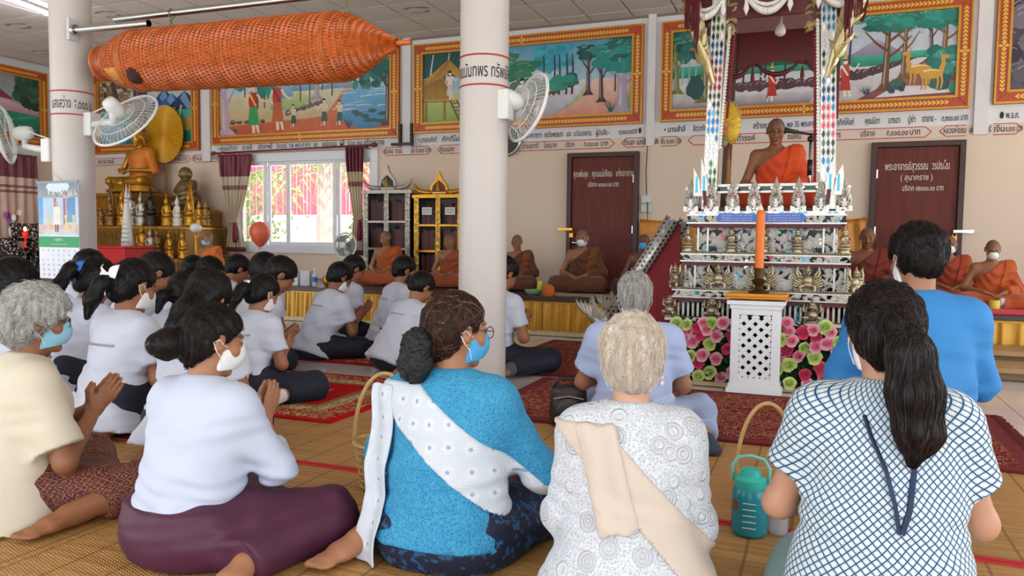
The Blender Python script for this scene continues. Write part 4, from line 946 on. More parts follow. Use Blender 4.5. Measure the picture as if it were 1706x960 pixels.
cn = tag(empty('great_candle', (PCX+.0, sy0-.0, .695)), 'tall orange candle in a bronze holder in front of the pulpit', 'candle')
q = MB(); q.lathe([(.07, 0), (.072, .012), (.04, .025), (.026, .05), (.045, .075), (.05, .09), (.03, .105), (.033, .16), (.036, .178)], 20); q.build('holder', mat('dark_bronze', '#5a4326', 0.35, 0.8), cn, smooth=True, sharp=40)
q = MB(); q.lathe([(.031, .15), (.031, .55), (.027, .575), (.012, .588)], 20); q.build('wax', mat('orange_wax', '#e8761c', 0.45, sub=0.15), cn, smooth=True, sharp=50)
q = MB(); q.lathe([(.02, .565), (.018, .585), (.008, .61), (.001, .635)], 10); q.build('wick_cup', mat('white_wick', '#eee6dc', 0.7), cn, smooth=True)
# ------------------------------------------------------------------ rose arrangements either side of the stand
def rose_mesh(nm, outer, inner):
    q = MB(); g = random.Random(len(nm)); co, ci = C(outer), C(inner)
    for k in range(17):
        t = k/16; r = .006+.04*t; an = k*2.4; tilt = .15+.95*t; wd = .018+.03*t; hgt = .036-.004*t
        c = tuple(ci[i]+(co[i]-ci[i])*min(1, t*1.15) for i in range(3))
        def f(u, v):
            a = an+(u-.5)*2*wd/max(r, .014)*.75; rr = r*(.45+.55*v)+v*v*sin(tilt)*.018; z = hgt*v*cos(tilt*.62)-.012*t+(-.006*v*v if t > .5 else 0)+.002*sin(u*9)
            return Vector((cos(a)*rr, sin(a)*rr, z))
        q.grid(f, 4, 3, c)
    q.ball((0, 0, .014), .013, 8, 6, (1, 1, 1.5), col=ci); q.lathe([(.004, -.03), (.018, -.012), (.012, .004)], 8, col=C('#4a7a34'))
    me = q.mesh(nm, True); me.materials.append(mat('rose_petal', attr='Col', rough=0.6, sheen=0.2)); return me
RO = {'p': rose_mesh('rose', '#f2b8c6', '#e04a78'), 'h': rose_mesh('rose', '#e0356a', '#c01a4a'), 'g': rose_mesh('rose', '#cfdc8a', '#9fbf4a')}
LF = '220,485,g 160,475,g 285,500,h 315,475,p 220,520,p 205,565,p 253,580,p 295,545,h 332,512,p 395,495,p 427,475,p 463,490,p 388,552,p 350,595,g 478,550,h 450,625,h 240,665,g 310,660,p 285,707,h 385,680,p 503,678,g 205,735,h 285,778,g 350,760,g 412,788,p 478,760,p 205,780,p 360,475,g 165,560,p 170,650,h 165,720,g'
RF = '757,508,h 790,475,p 805,525,p 755,570,g 820,578,p 795,630,h 885,530,h 945,515,p 955,553,h 888,620,g 1010,500,g 1038,532,p 1090,585,g 1020,597,p 958,612,p 1080,640,p 862,667,p 950,675,g 1068,695,g 745,683,p 805,715,g 745,740,g 985,738,h 895,772,h 1073,782,g 1000,793,p 908,827,p 805,822,g 1140,755,p 1050,835,g 1130,640,h 1140,560,g'
for side, lst in ((0, LF), (1, RF)):
    cx = -.73 if side == 0 else -.035
    e = tag(empty('flower_arrangement', (cx, 5.8, 0)), ('dense bed of pink and lime roses left of the white pedestal', 'dense bed of pink and lime roses right of the white pedestal')[side], 'flowers', 'rose beds at the foot of the pulpit')
    q = MB(); q.box((0, .06, .2), (.56, .12, .4)); q.build('foam_block', mat('foam_green', '#24381f', 0.95), e)
    q = MB(); q.box((0, .03, .016), (.6, .26, .03)); q.build('base_board', mat('board_beige', '#b79a78', 0.7), e)
    g = random.Random(side); q = MB()
    for k in range(520):
        p = Vector((g.uniform(-.27, .27), g.uniform(-.06, .02), g.uniform(.03, .47))); d = Vector((g.uniform(-1, 1), g.uniform(-1.2, -.1), g.uniform(-.8, .9))).normalized(); s = d.cross(Vector((.1, .2, 1))).normalized(); l = g.uniform(.03, .065)
        q.add([p, p+d*l*.5+s*l*.28+Vector((0, -.004, 0)), p+d*l, p+d*l*.5-s*l*.28], [(0, 1, 2, 3)], mixc('#1d3a1c', '#4f7a3c', g.random()))
    tag(q.build('rose_leaves', mat('rose_leaf', attr='Col', rough=0.5), e), kind='stuff')
    for it in lst.split():
        a, c_, k = it.split(','); px_, py_ = 1080+float(a)/3.43, 400+float(c_)/3.43
        w = onY(px_, py_, 5.72+g.uniform(-.03, .03)); lx = w.x-cx
        if abs(lx) > .31: lx = .31*(1 if lx > 0 else -1)
        o = obj_from('rose', RO[k], e, (lx, w.y-5.8, max(w.z, .05)), (radians(78)+g.uniform(-.35, .3), g.uniform(-.3, .3), g.uniform(-.4, .4))); s = g.uniform(.74, .95); o.scale = (s, s, s)
# ------------------------------------------------------------------ people: smooth blended bodies polygonised from distance fields
def V(*a): return np.array(a, np.float64)
def nrm(v): v = np.asarray(v, float); return v/(np.linalg.norm(v)+1e-12)
class Cap:
    """tapered capsule with elliptical section: half sizes (wa,da) at a, (wb,db) at b, w measured along `side`"""
    def __init__(s, a, b, ra, rb, side=None, flat=(0, 0)):
        s.a, s.b = V(*a), V(*b)
        s.ra = ra if hasattr(ra, '__len__') else (ra, ra); s.rb = rb if hasattr(rb, '__len__') else (rb, rb)
        ax = s.b-s.a; s.l = np.linalg.norm(ax)+1e-9; s.ax = ax/s.l
        side = V(1, 0, 0) if side is None else V(*side); side = side-s.ax*(side@s.ax)
        if np.linalg.norm(side) < 1e-4: side = np.cross(s.ax, V(0, 1, 0))
        s.s = nrm(side); s.t = np.cross(s.ax, s.s); s.flat = flat
        m = max(*s.ra, *s.rb); s.lo = np.minimum(s.a, s.b)-m; s.hi = np.maximum(s.a, s.b)+m
    def d(s, X, Y, Z):
        X, Y, Z = X-s.a[0], Y-s.a[1], Z-s.a[2]
        h = X*s.ax[0]+Y*s.ax[1]+Z*s.ax[2]; u = X*s.s[0]+Y*s.s[1]+Z*s.s[2]; v = X*s.t[0]+Y*s.t[1]+Z*s.t[2]
        t = np.clip(h/s.l, 0, 1); w = s.ra[0]+(s.rb[0]-s.ra[0])*t; dd = s.ra[1]+(s.rb[1]-s.ra[1])*t
        o = h-t*s.l; o = np.where(np.abs(o) < 1e-5, 0, o); mn = np.minimum(w, dd)
        if s.flat[0] or s.flat[1]:
            of = np.where(o < 0, (np.abs(o) if s.flat[0] else 0), (o if s.flat[1] else 0))
            orr = np.where(o < 0, (0 if s.flat[0] else o), (0 if s.flat[1] else o))
            q = (np.sqrt((u/w)**2+(v/dd)**2+(orr/mn)**2)-1)*mn
            return np.where(of > 0, np.sqrt(np.maximum(q, 0)**2+of**2), q)
        return (np.sqrt((u/w)**2+(v/dd)**2+(o/mn)**2)-1)*mn
class Ell:
    def __init__(s, c, r, R=None):
        s.c, s.r = V(*c), V(*r); s.R = np.eye(3) if R is None else np.asarray(R, float); m = max(r); s.lo = s.c-m; s.hi = s.c+m
    def d(s, X, Y, Z):
        X, Y, Z = X-s.c[0], Y-s.c[1], Z-s.c[2]; R = s.R; q = 0; q2 = 0
        for i in range(3):
            c = X*R[0, i]+Y*R[1, i]+Z*R[2, i]; q = q+(c/s.r[i])**2; q2 = q2+(c/s.r[i]**2)**2
        k = np.sqrt(q); return k*(k-1)/(np.sqrt(q2)+1e-6)
class Field:
    def __init__(s, lo, hi, h):
        s.h = h; s.org = np.asarray(lo, float)-2*h; n = np.ceil((np.asarray(hi)-s.org)/h).astype(int)+3
        s.f = np.full(n, 0.2, np.float32); s.ax = [(s.org[i]+h*np.arange(n[i])).astype(np.float32) for i in range(3)]
    def copy(s):
        c = Field.__new__(Field); c.h, c.org, c.ax, c.f = s.h, s.org, s.ax, s.f.copy(); return c
    def _sl(s, p, m):
        i0 = np.maximum(np.floor((p.lo-m-s.org)/s.h).astype(int), 0); i1 = np.minimum(np.ceil((p.hi+m-s.org)/s.h).astype(int)+1, s.f.shape)
        return tuple(slice(a, max(b_, a)) for a, b_ in zip(i0, i1))
    def _xyz(s, sl): return s.ax[0][sl[0]][:, None, None], s.ax[1][sl[1]][None, :, None], s.ax[2][sl[2]][None, None, :]
    def add(s, p, k=0.03):
        sl = s._sl(p, k+.05)
        if any(q.stop <= q.start for q in sl): return s
        d = p.d(*s._xyz(sl)).astype(np.float32); a = s.f[sl]; h = np.maximum(k-np.abs(a-d), 0)/k
        s.f[sl] = np.minimum(a, d)-h*h*k*0.25; return s
    def sub(s, p, k=0.01):
        sl = s._sl(p, k+.02)
        if any(q.stop <= q.start for q in sl): return s
        d = -p.d(*s._xyz(sl)).astype(np.float32); a = s.f[sl]; h = np.maximum(k-np.abs(a-d), 0)/k
        s.f[sl] = np.maximum(a, d)+h*h*k*0.25; return s
    def cut(s, p0, n):
        n = nrm(n); X, Y, Z = s.ax[0][:, None, None], s.ax[1][None, :, None], s.ax[2][None, None, :]
        s.f = np.maximum(s.f, ((X-p0[0])*n[0]+(Y-p0[1])*n[1]+(Z-p0[2])*n[2]).astype(np.float32)); return s
    def warp(s, fn):
        X, Y, Z = s.ax[0][:, None, None], s.ax[1][None, :, None], s.ax[2][None, None, :]
        s.f = s.f+fn(X, Y, Z).astype(np.float32); return s
    def inflate(s, r): s.f = s.f-np.float32(r); return s
    def at(s, P):
        P = np.atleast_2d(P); g = (P-s.org)/s.h; i = np.clip(np.floor(g).astype(int), 0, np.array(s.f.shape)-2); t = np.clip(g-i, 0, 1); r = 0
        for dx in (0, 1):
            for dy in (0, 1):
                for dz in (0, 1):
                    w = (t[:, 0] if dx else 1-t[:, 0])*(t[:, 1] if dy else 1-t[:, 1])*(t[:, 2] if dz else 1-t[:, 2])
                    r = r+w*s.f[i[:, 0]+dx, i[:, 1]+dy, i[:, 2]+dz]
        return r
    def grad(s, P):
        e = s.h; return np.stack([(s.at(P+np.eye(3)[i]*e)-s.at(P-np.eye(3)[i]*e)) for i in range(3)], 1)/(2*e)
    def polygons(s):
        f = s.f; ins = f < 0; n = np.array(f.shape)
        c = np.zeros(n-1, np.int8)
        for dx in (0, 1):
            for dy in (0, 1):
                for dz in (0, 1): c += ins[dx:n[0]-1+dx, dy:n[1]-1+dy, dz:n[2]-1+dz]
        act = (c > 0) & (c < 8); ids = np.argwhere(act)
        if len(ids) == 0: return np.zeros((0, 3)), np.zeros((0, 4), int)
        idx = np.full(n-1, -1, np.int32); idx[act] = np.arange(len(ids))
        pos = np.zeros((len(ids), 3)); cnt = np.zeros(len(ids))
        cor = [(a, b_, d) for a in (0, 1) for b_ in (0, 1) for d in (0, 1)]
        vals = {o: f[ids[:, 0]+o[0], ids[:, 1]+o[1], ids[:, 2]+o[2]] for o in cor}
        for o in cor:
            for ax in range(3):
                if o[ax]: continue
                o2 = list(o); o2[ax] = 1; fa, fb = vals[o], vals[tuple(o2)]; mk = (fa < 0) != (fb < 0)
                t = np.where(mk, fa/np.where(mk, fa-fb, 1), 0); p = np.tile(np.array(o, float), (len(ids), 1)); p[:, ax] = t
                pos += p*mk[:, None]; cnt += mk
        v = s.org+(ids+pos/cnt[:, None])*s.h; F = []
        for ax in range(3):
            a1, a2 = (ax+1) % 3, (ax+2) % 3
            sl0 = [slice(None)]*3; sl1 = [slice(None)]*3; sl0[ax] = slice(0, -1); sl1[ax] = slice(1, None)
            ch = ins[tuple(sl0)] != ins[tuple(sl1)]; e = np.argwhere(ch); e = e[(e[:, a1] > 0) & (e[:, a2] > 0) & (e[:, a1] < n[a1]-1) & (e[:, a2] < n[a2]-1)]
            if not len(e): continue
            inside = ins[e[:, 0], e[:, 1], e[:, 2]]
            def cell(d1, d2): q = e.copy(); q[:, a1] += d1; q[:, a2] += d2; return idx[q[:, 0], q[:, 1], q[:, 2]]
            q = np.stack([cell(-1, -1), cell(0, -1), cell(0, 0), cell(-1, 0)], 1); q[~inside] = q[~inside][:, ::-1]; F.append(q)
        return v, np.concatenate(F)
def raw_mesh(name, v, F, smooth=True, col=None, pat=None):
    me = bpy.data.meshes.new(name); nv, nf, k = len(v), len(F), F.shape[1] if len(F) else 4
    me.vertices.add(nv); me.vertices.foreach_set('co', np.asarray(v, np.float32).ravel())
    me.loops.add(nf*k); me.loops.foreach_set('vertex_index', np.asarray(F, np.int32).ravel())
    me.polygons.add(nf); me.polygons.foreach_set('loop_start', np.arange(nf, dtype=np.int32)*k)
    me.polygons.foreach_set('use_smooth', np.full(nf, smooth))
    if col is not None:
        at = me.color_attributes.new('Col', 'FLOAT_COLOR', 'POINT'); b_ = np.ones((nv, 4), np.float32); b_[:, :3] = col; at.data.foreach_set('color', b_.ravel())
    if pat is not None:
        at = me.attributes.new('pat', 'FLOAT_VECTOR', 'POINT'); at.data.foreach_set('vector', np.asarray(pat, np.float32).ravel())
    me.update(calc_edges=True); me.validate(); return me
def field_obj(name, fld, m, parent=None, colfn=None, patfn=None, smooth_iter=0):
    v, F = fld.polygons()
    if smooth_iter and len(F):
        for _ in range(smooth_iter):
            acc = np.zeros_like(v); ct = np.zeros(len(v))
            for a in range(4):
                i, j = F[:, a], F[:, (a+1) % 4]; np.add.at(acc, i, v[j]); np.add.at(ct, i, 1)
            v = v*.5+.5*acc/np.maximum(ct, 1)[:, None]
    me = raw_mesh(name, v, F, True, colfn(v) if colfn else None, patfn(v) if patfn else None); me.materials.append(m)
    return obj_from(name, me, parent)
def rotm(rx=0, ry=0, rz=0): return np.array((Matrix.Rotation(rz, 3, 'Z') @ Matrix.Rotation(rx, 3, 'X') @ Matrix.Rotation(ry, 3, 'Y')))
skin_m = mat('skin', attr='Col', rough=0.5, sub=0.08, vary=0.04, vscale=30)
def hairmat(nm, c, c2, r=0.42, sc=90): return mat(nm, c, r, col2=c2, vscale=sc, stretch=(1, 1, .08), bump=0.35, bscale=sc*2.2, spec=.25)
HAIR = {'black': hairmat('hair_black', '#070606', '#15100e'), 'dark': hairmat('hair_dark_brown', '#120c0a', '#2e1d16'), 'grey': hairmat('hair_grey', '#8f8d88', '#cfcdc8', .55, 60), 'white': hairmat('hair_white', '#d8c8b4', '#efe6da', .5, 70), 'salt': hairmat('hair_salt', '#6f6c68', '#b8b4ae', .5, 80)}

class Person:
    """local frame: +y faces forward, +x to the figure's right, z up; origin on the floor under the pelvis"""
    def __init__(P, lean=8, pitch=12, yaw=0, roll=0, arms='lap', legs='cross', fs=1, girth=1.0, shoulder=1.0, seat=0.0, skin='#a8704f', vox=.012, headscale=1.0, armdata=None, bald=False, neck=1.0, female=False):
        P.seat = seat; P.g = girth; P.vox = vox; P.skin = skin; P.bald = bald; P.female = female; P.armpose = arms; P.legpose = legs; P.fs = fs
        l = radians(lean); P.B = V(0, 0, .11+seat); P.S = V(0, sin(l), cos(l)); P.Fw = V(0, cos(l), -sin(l)); P.X = V(1, 0, 0)
        P.sw = .158*shoulder*(.93 if female else 1.0)
        T = P.T
        nb = T(0, -.005, .465); hd = nrm(P.S*.75+V(0, .22, .6)); P.hc = nb+hd*.155*neck; P.nb = nb
        P.H = rotm(-radians(pitch), radians(roll), -radians(yaw)); P.hs = headscale
        P.sh = [T(-P.sw, 0, .40), T(P.sw, 0, .40)]
        A = {'lap': ((.27, .03, .15), (.10, .27, .14), (-.85, .5, -.25)), 'pray': ((.24, .09, .17), (.022, .27, .25), (0, .35, .95)), 'prayhigh': ((.235, .15, .2), (.022, .285, .33), (0, .3, 1)), 'low': ((.26, .0, .15), (.15, .2, .03), (0, 1, -.3)), 'book': ((.25, .08, .14), (.13, .28, .12), (-.3, .9, .2))}[arms] if armdata is None else armdata
        P.el = [T(-A[0][0]*shoulder, A[0][1], A[0][2]), T(A[0][0]*shoulder, A[0][1], A[0][2])]
        P.wr = [T(-A[1][0], A[1][1], A[1][2]), T(A[1][0], A[1][1], A[1][2])]
        P.hd = [T(-A[2][0], A[2][1], A[2][2])-P.B, T(A[2][0], A[2][1], A[2][2])-P.B]
        z = .0
        if legs == 'cross': P.leg = [[V(-.09, 0, .1), V(-.29, .27, .10), V(.06, .33, .065), V(.15, .31, .05)], [V(.09, 0, .1), V(.29, .27, .10), V(-.06, .25, .075), V(-.15, .22, .055)]]
        elif legs == 'side':
            s = fs; P.leg = [[V(-s*.09, .02, .1), V(-s*.24, .36, .09), V(s*.12, .30, .055), V(s*.25, .27, .05)], [V(s*.09, 0, .1), V(s*.36, .28, .09), V(s*.34, -.08, .06), V(s*.36, -.24, .045)]]
        elif legs == 'heel': hz = .17+max(0, seat-.05); P.leg = [[V(-.09, 0, hz), V(-.13, .38, .075), V(-.11, -.02, .06), V(-.1, -.18, .035)], [V(.09, 0, hz), V(.13, .38, .075), V(.11, -.02, .06), V(.1, -.18, .035)]]
        if legs == 'heel' and not seat: P.B = P.B+V(0, 0, 0)
    def T(P, x, y, z): return P.B+P.X*x+P.Fw*y+P.S*z
    def h(P, x, y, z): return P.hc+P.H@(V(x, y, z)*P.hs)
    def torso(P, f, g=0.0, k=.05, bottom=True, wide=1.0):
        T, G = P.T, P.g; e = g; fem = P.female
        f.add(Cap(T(0, -.01, .0), T(0, -.005, .19), (.168*G+e, .125*G+e), (.138*G+e, .105*G+e)), k)
        f.add(Cap(T(0, -.005, .19), T(0, 0, .34), (.138*G+e, .105*G+e), (.155*G+e, .112*G+e)), k)
        f.add(Cap(T(0, 0, .34), T(0, -.008, .40), (.155*G+e, .112*G+e), (.13*G+e, .085+e)), k)
        f.add(Cap(P.sh[0], P.sh[1], .058+e, .058+e), k)
        if fem:
            for s in (-1, 1): f.add(Ell(T(s*.075, .085, .30), (.065*G+e, .06*G+e, .065*G+e)), .05)
        return f
    def head(P, f, face=True):
        h, s, H = P.h, P.hs, P.H
        f.add(Ell(h(0, -.012, .028), (.076*s, .094*s, .088*s), H), .02); f.add(Ell(h(0, .028, -.035), (.06*s, .066*s, .082*s), H), .03)
        if face:
            f.add(Cap(h(0, .09, .022), h(0, .108, -.022), .009*s, .016*s), .018); f.add(Cap(h(-.03, .083, .034), h(.03, .083, .034), .011*s, .011*s), .02)
            for q in (-1, 1):
                f.sub(Ell(h(q*.032, .101, .012), (.017*s, .014*s, .012*s), H), .012); f.add(Ell(h(q*.031, .081, .011), (.0145*s,)*3), .004); f.add(Ell(h(q*.04, .065, -.02), (.024*s, .022*s, .022*s), H), .025)
            f.add(Ell(h(0, .089, -.054), (.023*s, .012*s, .009*s), H), .008); f.add(Ell(h(0, .086, -.066), (.02*s, .012*s, .008*s), H), .008); f.add(Ell(h(0, .075, -.096), (.022*s, .02*s, .018*s), H), .02)
        for q in (-1, 1):
            f.add(Ell(h(q*.08, -.008, .002), (.012*s, .023*s, .034*s), H@rotm(0, 0, -q*.35)), .01); f.sub(Ell(h(q*.09, .0, .004), (.009*s, .012*s, .02*s), H), .006)
        return f
    def hand(P, f, i, sp=.0, curl=.15):
        s = -1 if i == 0 else 1; w = P.wr[i]; d = nrm(P.hd[i]); inw = V(-s, 0, 0); n = nrm(inw-d*(inw@d)); t = np.cross(n, d)*s; t = t if t@P.Fw <= 0 or P.armpose not in ('pray', 'prayhigh') else -t
        if P.armpose in ('lap', 'low', 'book'): n = nrm(V(0, 0, -1)-d*(V(0, 0, -1)@d)); t = nrm(V(-s, 0, 0)-d*(V(-s, 0, 0)@d)-n*(V(-s, 0, 0)@n))
        pc = w+d*.085; f.add(Cap(w, pc, (.026, .017), (.039, .012), side=t), .02)
        for q, (o, L, r) in enumerate(((.029, .066, .0085), (.010, .076, .009), (-.010, .071, .0087), (-.029, .056, .0078))):
            a = pc+t*o; b_ = a+nrm(d+t*o*sp*6+n*curl*.35)*L*.52; c = b_+nrm(d+n*curl*1.3)*L*.5; f.add(Cap(a-d*.01, b_, r*1.05, r), .005); f.add(Cap(b_, c, r, r*.8), .004)
        a = w+d*.022+t*.028; b_ = a+nrm(d*.75+t*.75)*.04; c = b_+nrm(d*1.0+t*.25+n*.1)*.034; f.add(Cap(a, b_, .013, .0105), .012); f.add(Cap(b_, c, .0105, .0085), .005)
    def foot(P, f, an, toe):
        d = nrm(toe-an); up = V(0, 0, 1); sd = nrm(np.cross(d, up)); L = .20
        f.add(Cap(an-d*.045+V(0, 0, -.012), an+d*.07+V(0, 0, -.012), (.034, .034), (.042, .027), side=sd), .03); f.add(Cap(an+d*.05+V(0, 0, -.015), an+d*.13+V(0, 0, -.02), (.04, .025), (.043, .017), side=sd), .02)
        for q, (o, l, r) in enumerate(((.03, .045, .0135), (.011, .042, .0105), (-.006, .038, .0098), (-.021, .033, .0092), (-.034, .026, .0088))):
            a = an+d*.125+sd*o+V(0, 0, -.022); f.add(Cap(a, a+d*l, r, r*.92), .006)
    def limbs(P, f):
        for i in (0, 1):
            f.add(Cap(P.sh[i], P.el[i], .05*P.g**.5, .039), .04); f.add(Cap(P.el[i], P.wr[i], .04, .026), .025); P.hand(f, i)
        for L in P.leg:
            f.add(Cap(L[0], L[1], .085, .06), .05); f.add(Cap(L[1], L[2], .058, .036), .03); P.foot(f, L[2], L[3])
    def bounds(P, pad=.1):
        pts = [P.T(.24, .2, 0), P.T(-.24, -.2, 0), P.hc+.14, P.hc-.14, *P.sh, *P.el, *P.wr, P.wr[0]+nrm(P.hd[0])*.18, P.wr[1]+nrm(P.hd[1])*.18]+[q for L in P.leg for q in L]+[L[2]+nrm(L[3]-L[2])*.2 for L in P.leg]
        pts = np.array(pts); lo = pts.min(0)-pad; lo[2] = max(lo[2], -.03); return lo, pts.max(0)+pad
    def skincol(P, v):
        c = np.tile(np.array(C(P.skin)), (len(v), 1)); q = ((v-P.hc)@P.H)/P.hs
        def put(mask, col, w=1.0): c[mask] = c[mask]*(1-w)+np.array(C(col))*w
        x, y, z = q[:, 0], q[:, 1], q[:, 2]; near = (np.abs(x) < .1) & (np.abs(z) < .14) & (np.abs(y) < .14)
        if P.bald: put(near & (z > .02) & ((y < .075) | (z > .07)) & (z+.75*y*0 > .03-.35*(y+.05)*-1*0) & ((y-.07)*.69-(z-.055)*.72 < 0) & (np.abs(x) < .078), '#5a4a42', .55)
        put(near & (y > .07) & (np.abs(np.abs(x)-.032) < .021) & (np.abs(z-.037+np.abs(np.abs(x)-.03)*.15) < .0055), '#1c1411', .85)
        put(near & (y > .07) & (np.abs(np.abs(x)-.032) < .016) & (np.abs(z-.012) < .0055), '#1e1512', .75)
        put(near & (y > .08) & (np.abs(x) < .022) & (z < -.048) & (z > -.072), '#8a4740', .55)
        return c
    def build_body(P, root_name='person', vox=None):
        lo, hi = P.bounds(); f = Field(lo, hi, vox or P.vox); P.torso(f, -.006); f.add(Cap(P.nb-P.S*.04, P.h(0, -.02, -.05), .056, .048), .04); P.head(f); P.limbs(f)
        P.bodyfield = f; return f
    def hair(P, kind, vox=None):
        h, s, H = P.h, P.hs, P.H; lo = P.hc-np.array([.22, .3, .5]); hi = P.hc+np.array([.22, .25, .2]); f = Field(lo, hi, vox or max(P.vox*.8, .006))
        th = {'boy': .016, 'grey': .034, 'white': .016, 'pony': .014, 'bun': .014, 'long': .018, 'salt': .010, 'mop': .024}[kind]
        f.add(Ell(h(0, -.012, .03), (.078*s+th, .096*s+th, .09*s+th), H), .02)
        if kind in ('grey', 'mop'): f.add(Ell(h(0, .03, .085), (.075, .06, .04), H), .03); f.add(Ell(h(0, -.06, -.02), (.08*s+th*.7, .06, .075), H), .03)
        if kind in ('pony', 'bun', 'long', 'white', 'salt'): f.add(Ell(h(0, -.05, -.03), (.072*s, .06*s, .07*s), H), .03)
        p0, n = {'boy': ((0, .022, -.012), (.78, -.62)), 'grey': ((0, .02, -.02), (.72, -.69)), 'white': ((0, .02, -.015), (.75, -.66)), 'salt': ((0, .016, -.005), (.78, -.62)), 'pony': ((0, .02, -.005), (.77, -.64)), 'bun': ((0, .015, .0), (.77, -.64)), 'long': ((0, .035, -.02), (.86, -.5)), 'mop': ((0, .026, -.01), (.78, -.62))}[kind]
        f.cut(h(*p0), H@V(0, n[0], n[1]))
        if kind not in ('long',):
            for q in (-1, 1): f.sub(Ell(h(q*.092, .004, -.012), (.026*s, .026*s, .04*s), H), .012)
        if kind in ('boy', 'mop', 'salt'): f.add(Ell(h(0, -.07, -.035), (.055*s, .035*s, .045*s), H), .02)
        rr = random.Random(int(abs(P.hc[1])*1e4)+len(kind)); ph = rr.uniform(0, 6)
        f.warp(lambda X, Y, Z: .0022*np.sin(X*190+ph+6*np.sin(Y*25))+.002*np.sin(Y*150+Z*70+ph))
        return f

def orient(P, px, py, D, phi, z0=0.0, heading=None, extra=0.0, scale=None):
    """world placement so that the crown stands at the given place; returns loc, rz, scale"""
    tgt = dep(px, py, D); top = P.h(0, -.01, .118+extra)
    s = scale or (tgt.z-z0)/top[2]
    if heading is None: hx, hy = _F0[:2]*cos(radians(phi))+_R0[:2]*sin(radians(phi))
    else: hx, hy = heading
    rz = atan2(-hx, hy); c, sn = cos(rz), sin(rz)
    lx, ly = top[0]*s, top[1]*s
    return Vector((tgt.x-(c*lx-sn*ly), tgt.y-(sn*lx+c*ly), z0)), rz, s
def place(o, lrs):
    o.location, o.rotation_euler, o.scale = lrs[0], (0, 0, lrs[1]), (lrs[2],)*3; return o
def torso_pat(P):
    def f(v):
        q = v-P.B; x = q@P.X; y = q@P.Fw; z = q@P.S; a = np.arctan2(x, -y+.0); r = np.sqrt(x*x+y*y); w = np.clip((r-.16)/.1, 0, 1)
        u = a*.17*(1-w)+np.sign(x)*(np.abs(a)*.17)*w
        return np.stack([u, z, y], 1)
    return f
def folds(P, amp, seed, low=.0, hi=.5):
    r = random.Random(seed); a, b_, c = (r.uniform(0, 6) for _ in range(3)); k1, k2 = r.uniform(16, 26), r.uniform(40, 60)
    def fn(X, Y, Z):
        z = Z-P.B[2]; w = np.clip(1.25-z/.42, .25, 1.1)*np.clip((z+.07)/.16, .12, 1)
        return amp*w*(np.sin(k1*X+9*np.sin(Z*14+a)+b_)*.5+np.sin(k2*Z+14*X*np.sin(a)+10*Y+c+2.2*np.sin(X*17+a))*.55+.5*np.sin(31*(X+Y)+22*Z+b_))
    return fn
def shirt(P, sleeve=.62, g=.014, cuff=.062, hem=-.03, fold=.004, seed=0, vox=None, long=False, flare=.02, collar=True, extra=None, hemw=1.0):
    lo, hi = P.bounds(.12); f = Field(lo, hi, vox or P.vox); G = P.g; T = P.T; e = g
    f.add(Cap(T(0, -.012, hem), T(0, -.008, .19), ((.178*G+e+flare)*hemw, (.135*G+e+flare)*hemw), (.148*G+e+.006, .115*G+e+.004), flat=(1, 0)), .04)
    f.add(Cap(T(0, -.008, .19), T(0, 0, .34), (.148*G+e+.006, .115*G+e+.004), (.158*G+e, .114*G+e)), .05)
    f.add(Cap(T(0, 0, .34), T(0, -.01, .40), (.158*G+e, .114*G+e), (.13*G+e, .085+e)), .05); f.add(Cap(P.sh[0], P.sh[1], .058+e, .058+e), .05)
    if P.female:
        for s in (-1, 1): f.add(Ell(T(s*.075, .085, .30), (.065*G+e, .06*G+e, .065*G+e)), .05)
    for i in (0, 1):
        a, b_ = P.sh[i], P.el[i]
        if long:
            f.add(Cap(a, b_, .06*G**.5+e*.5, .05+e*.4), .05); f.add(Cap(b_, b_+(P.wr[i]-b_)*sleeve, .05+e*.4, cuff*.75, flat=(0, 1)), .03)
        else: f.add(Cap(a, a+(b_-a)*sleeve, .06*G**.5+e*.5, cuff+.006, flat=(0, 1)), .05)
    f.add(Cap(T(0, -.012, .40), P.nb+P.S*.015+V(0, .002, 0), (.085, .075), (.06, .06), flat=(0, 1)), .045)
    if extra: extra(f)
    f.warp(folds(P, fold, seed))
    # neck opening
    f.sub(Cap(P.nb-P.S*.005+P.Fw*.03, P.nb+P.S*.1, (.05, .052), (.062, .064)), .008)
    return f
def legs_field(P, g=.018, vox=None, skirt=False, shank=1.0, tuck=0):
    lo, hi = P.bounds(.12); f = Field(lo, hi, vox or P.vox); k = .14 if skirt else .06
    f.add(Cap(V(0, 0, .1+P.seat*.8), P.T(0, -.005, .06), (.16*P.g+g+tuck, .12*P.g+g+tuck), (.145*P.g+g+tuck, .105*P.g+g+tuck), flat=(0, 1 if tuck else 0)), .05); f.add(Ell(V(0, -.01, .085+P.seat*.5), (.17*P.g+g, .13*P.g+g, .09)), .05)
    for L in P.leg:
        f.add(Cap(L[0], L[1], .088+g, .066+g), k); f.add(Cap(L[1], L[1]+(L[2]-L[1])*shank, .064+g, .045+g*1.1, flat=(0, 1)), k*.8)
    if skirt: f.add(Ell(sum(L[1] for L in P.leg)/2*.6+V(0, 0, .03), (.26, .2, .075)), .1)
    f.warp(folds(P, .0045, 3)); f.cut(V(0, 0, .004), V(0, 0, -1)); return f
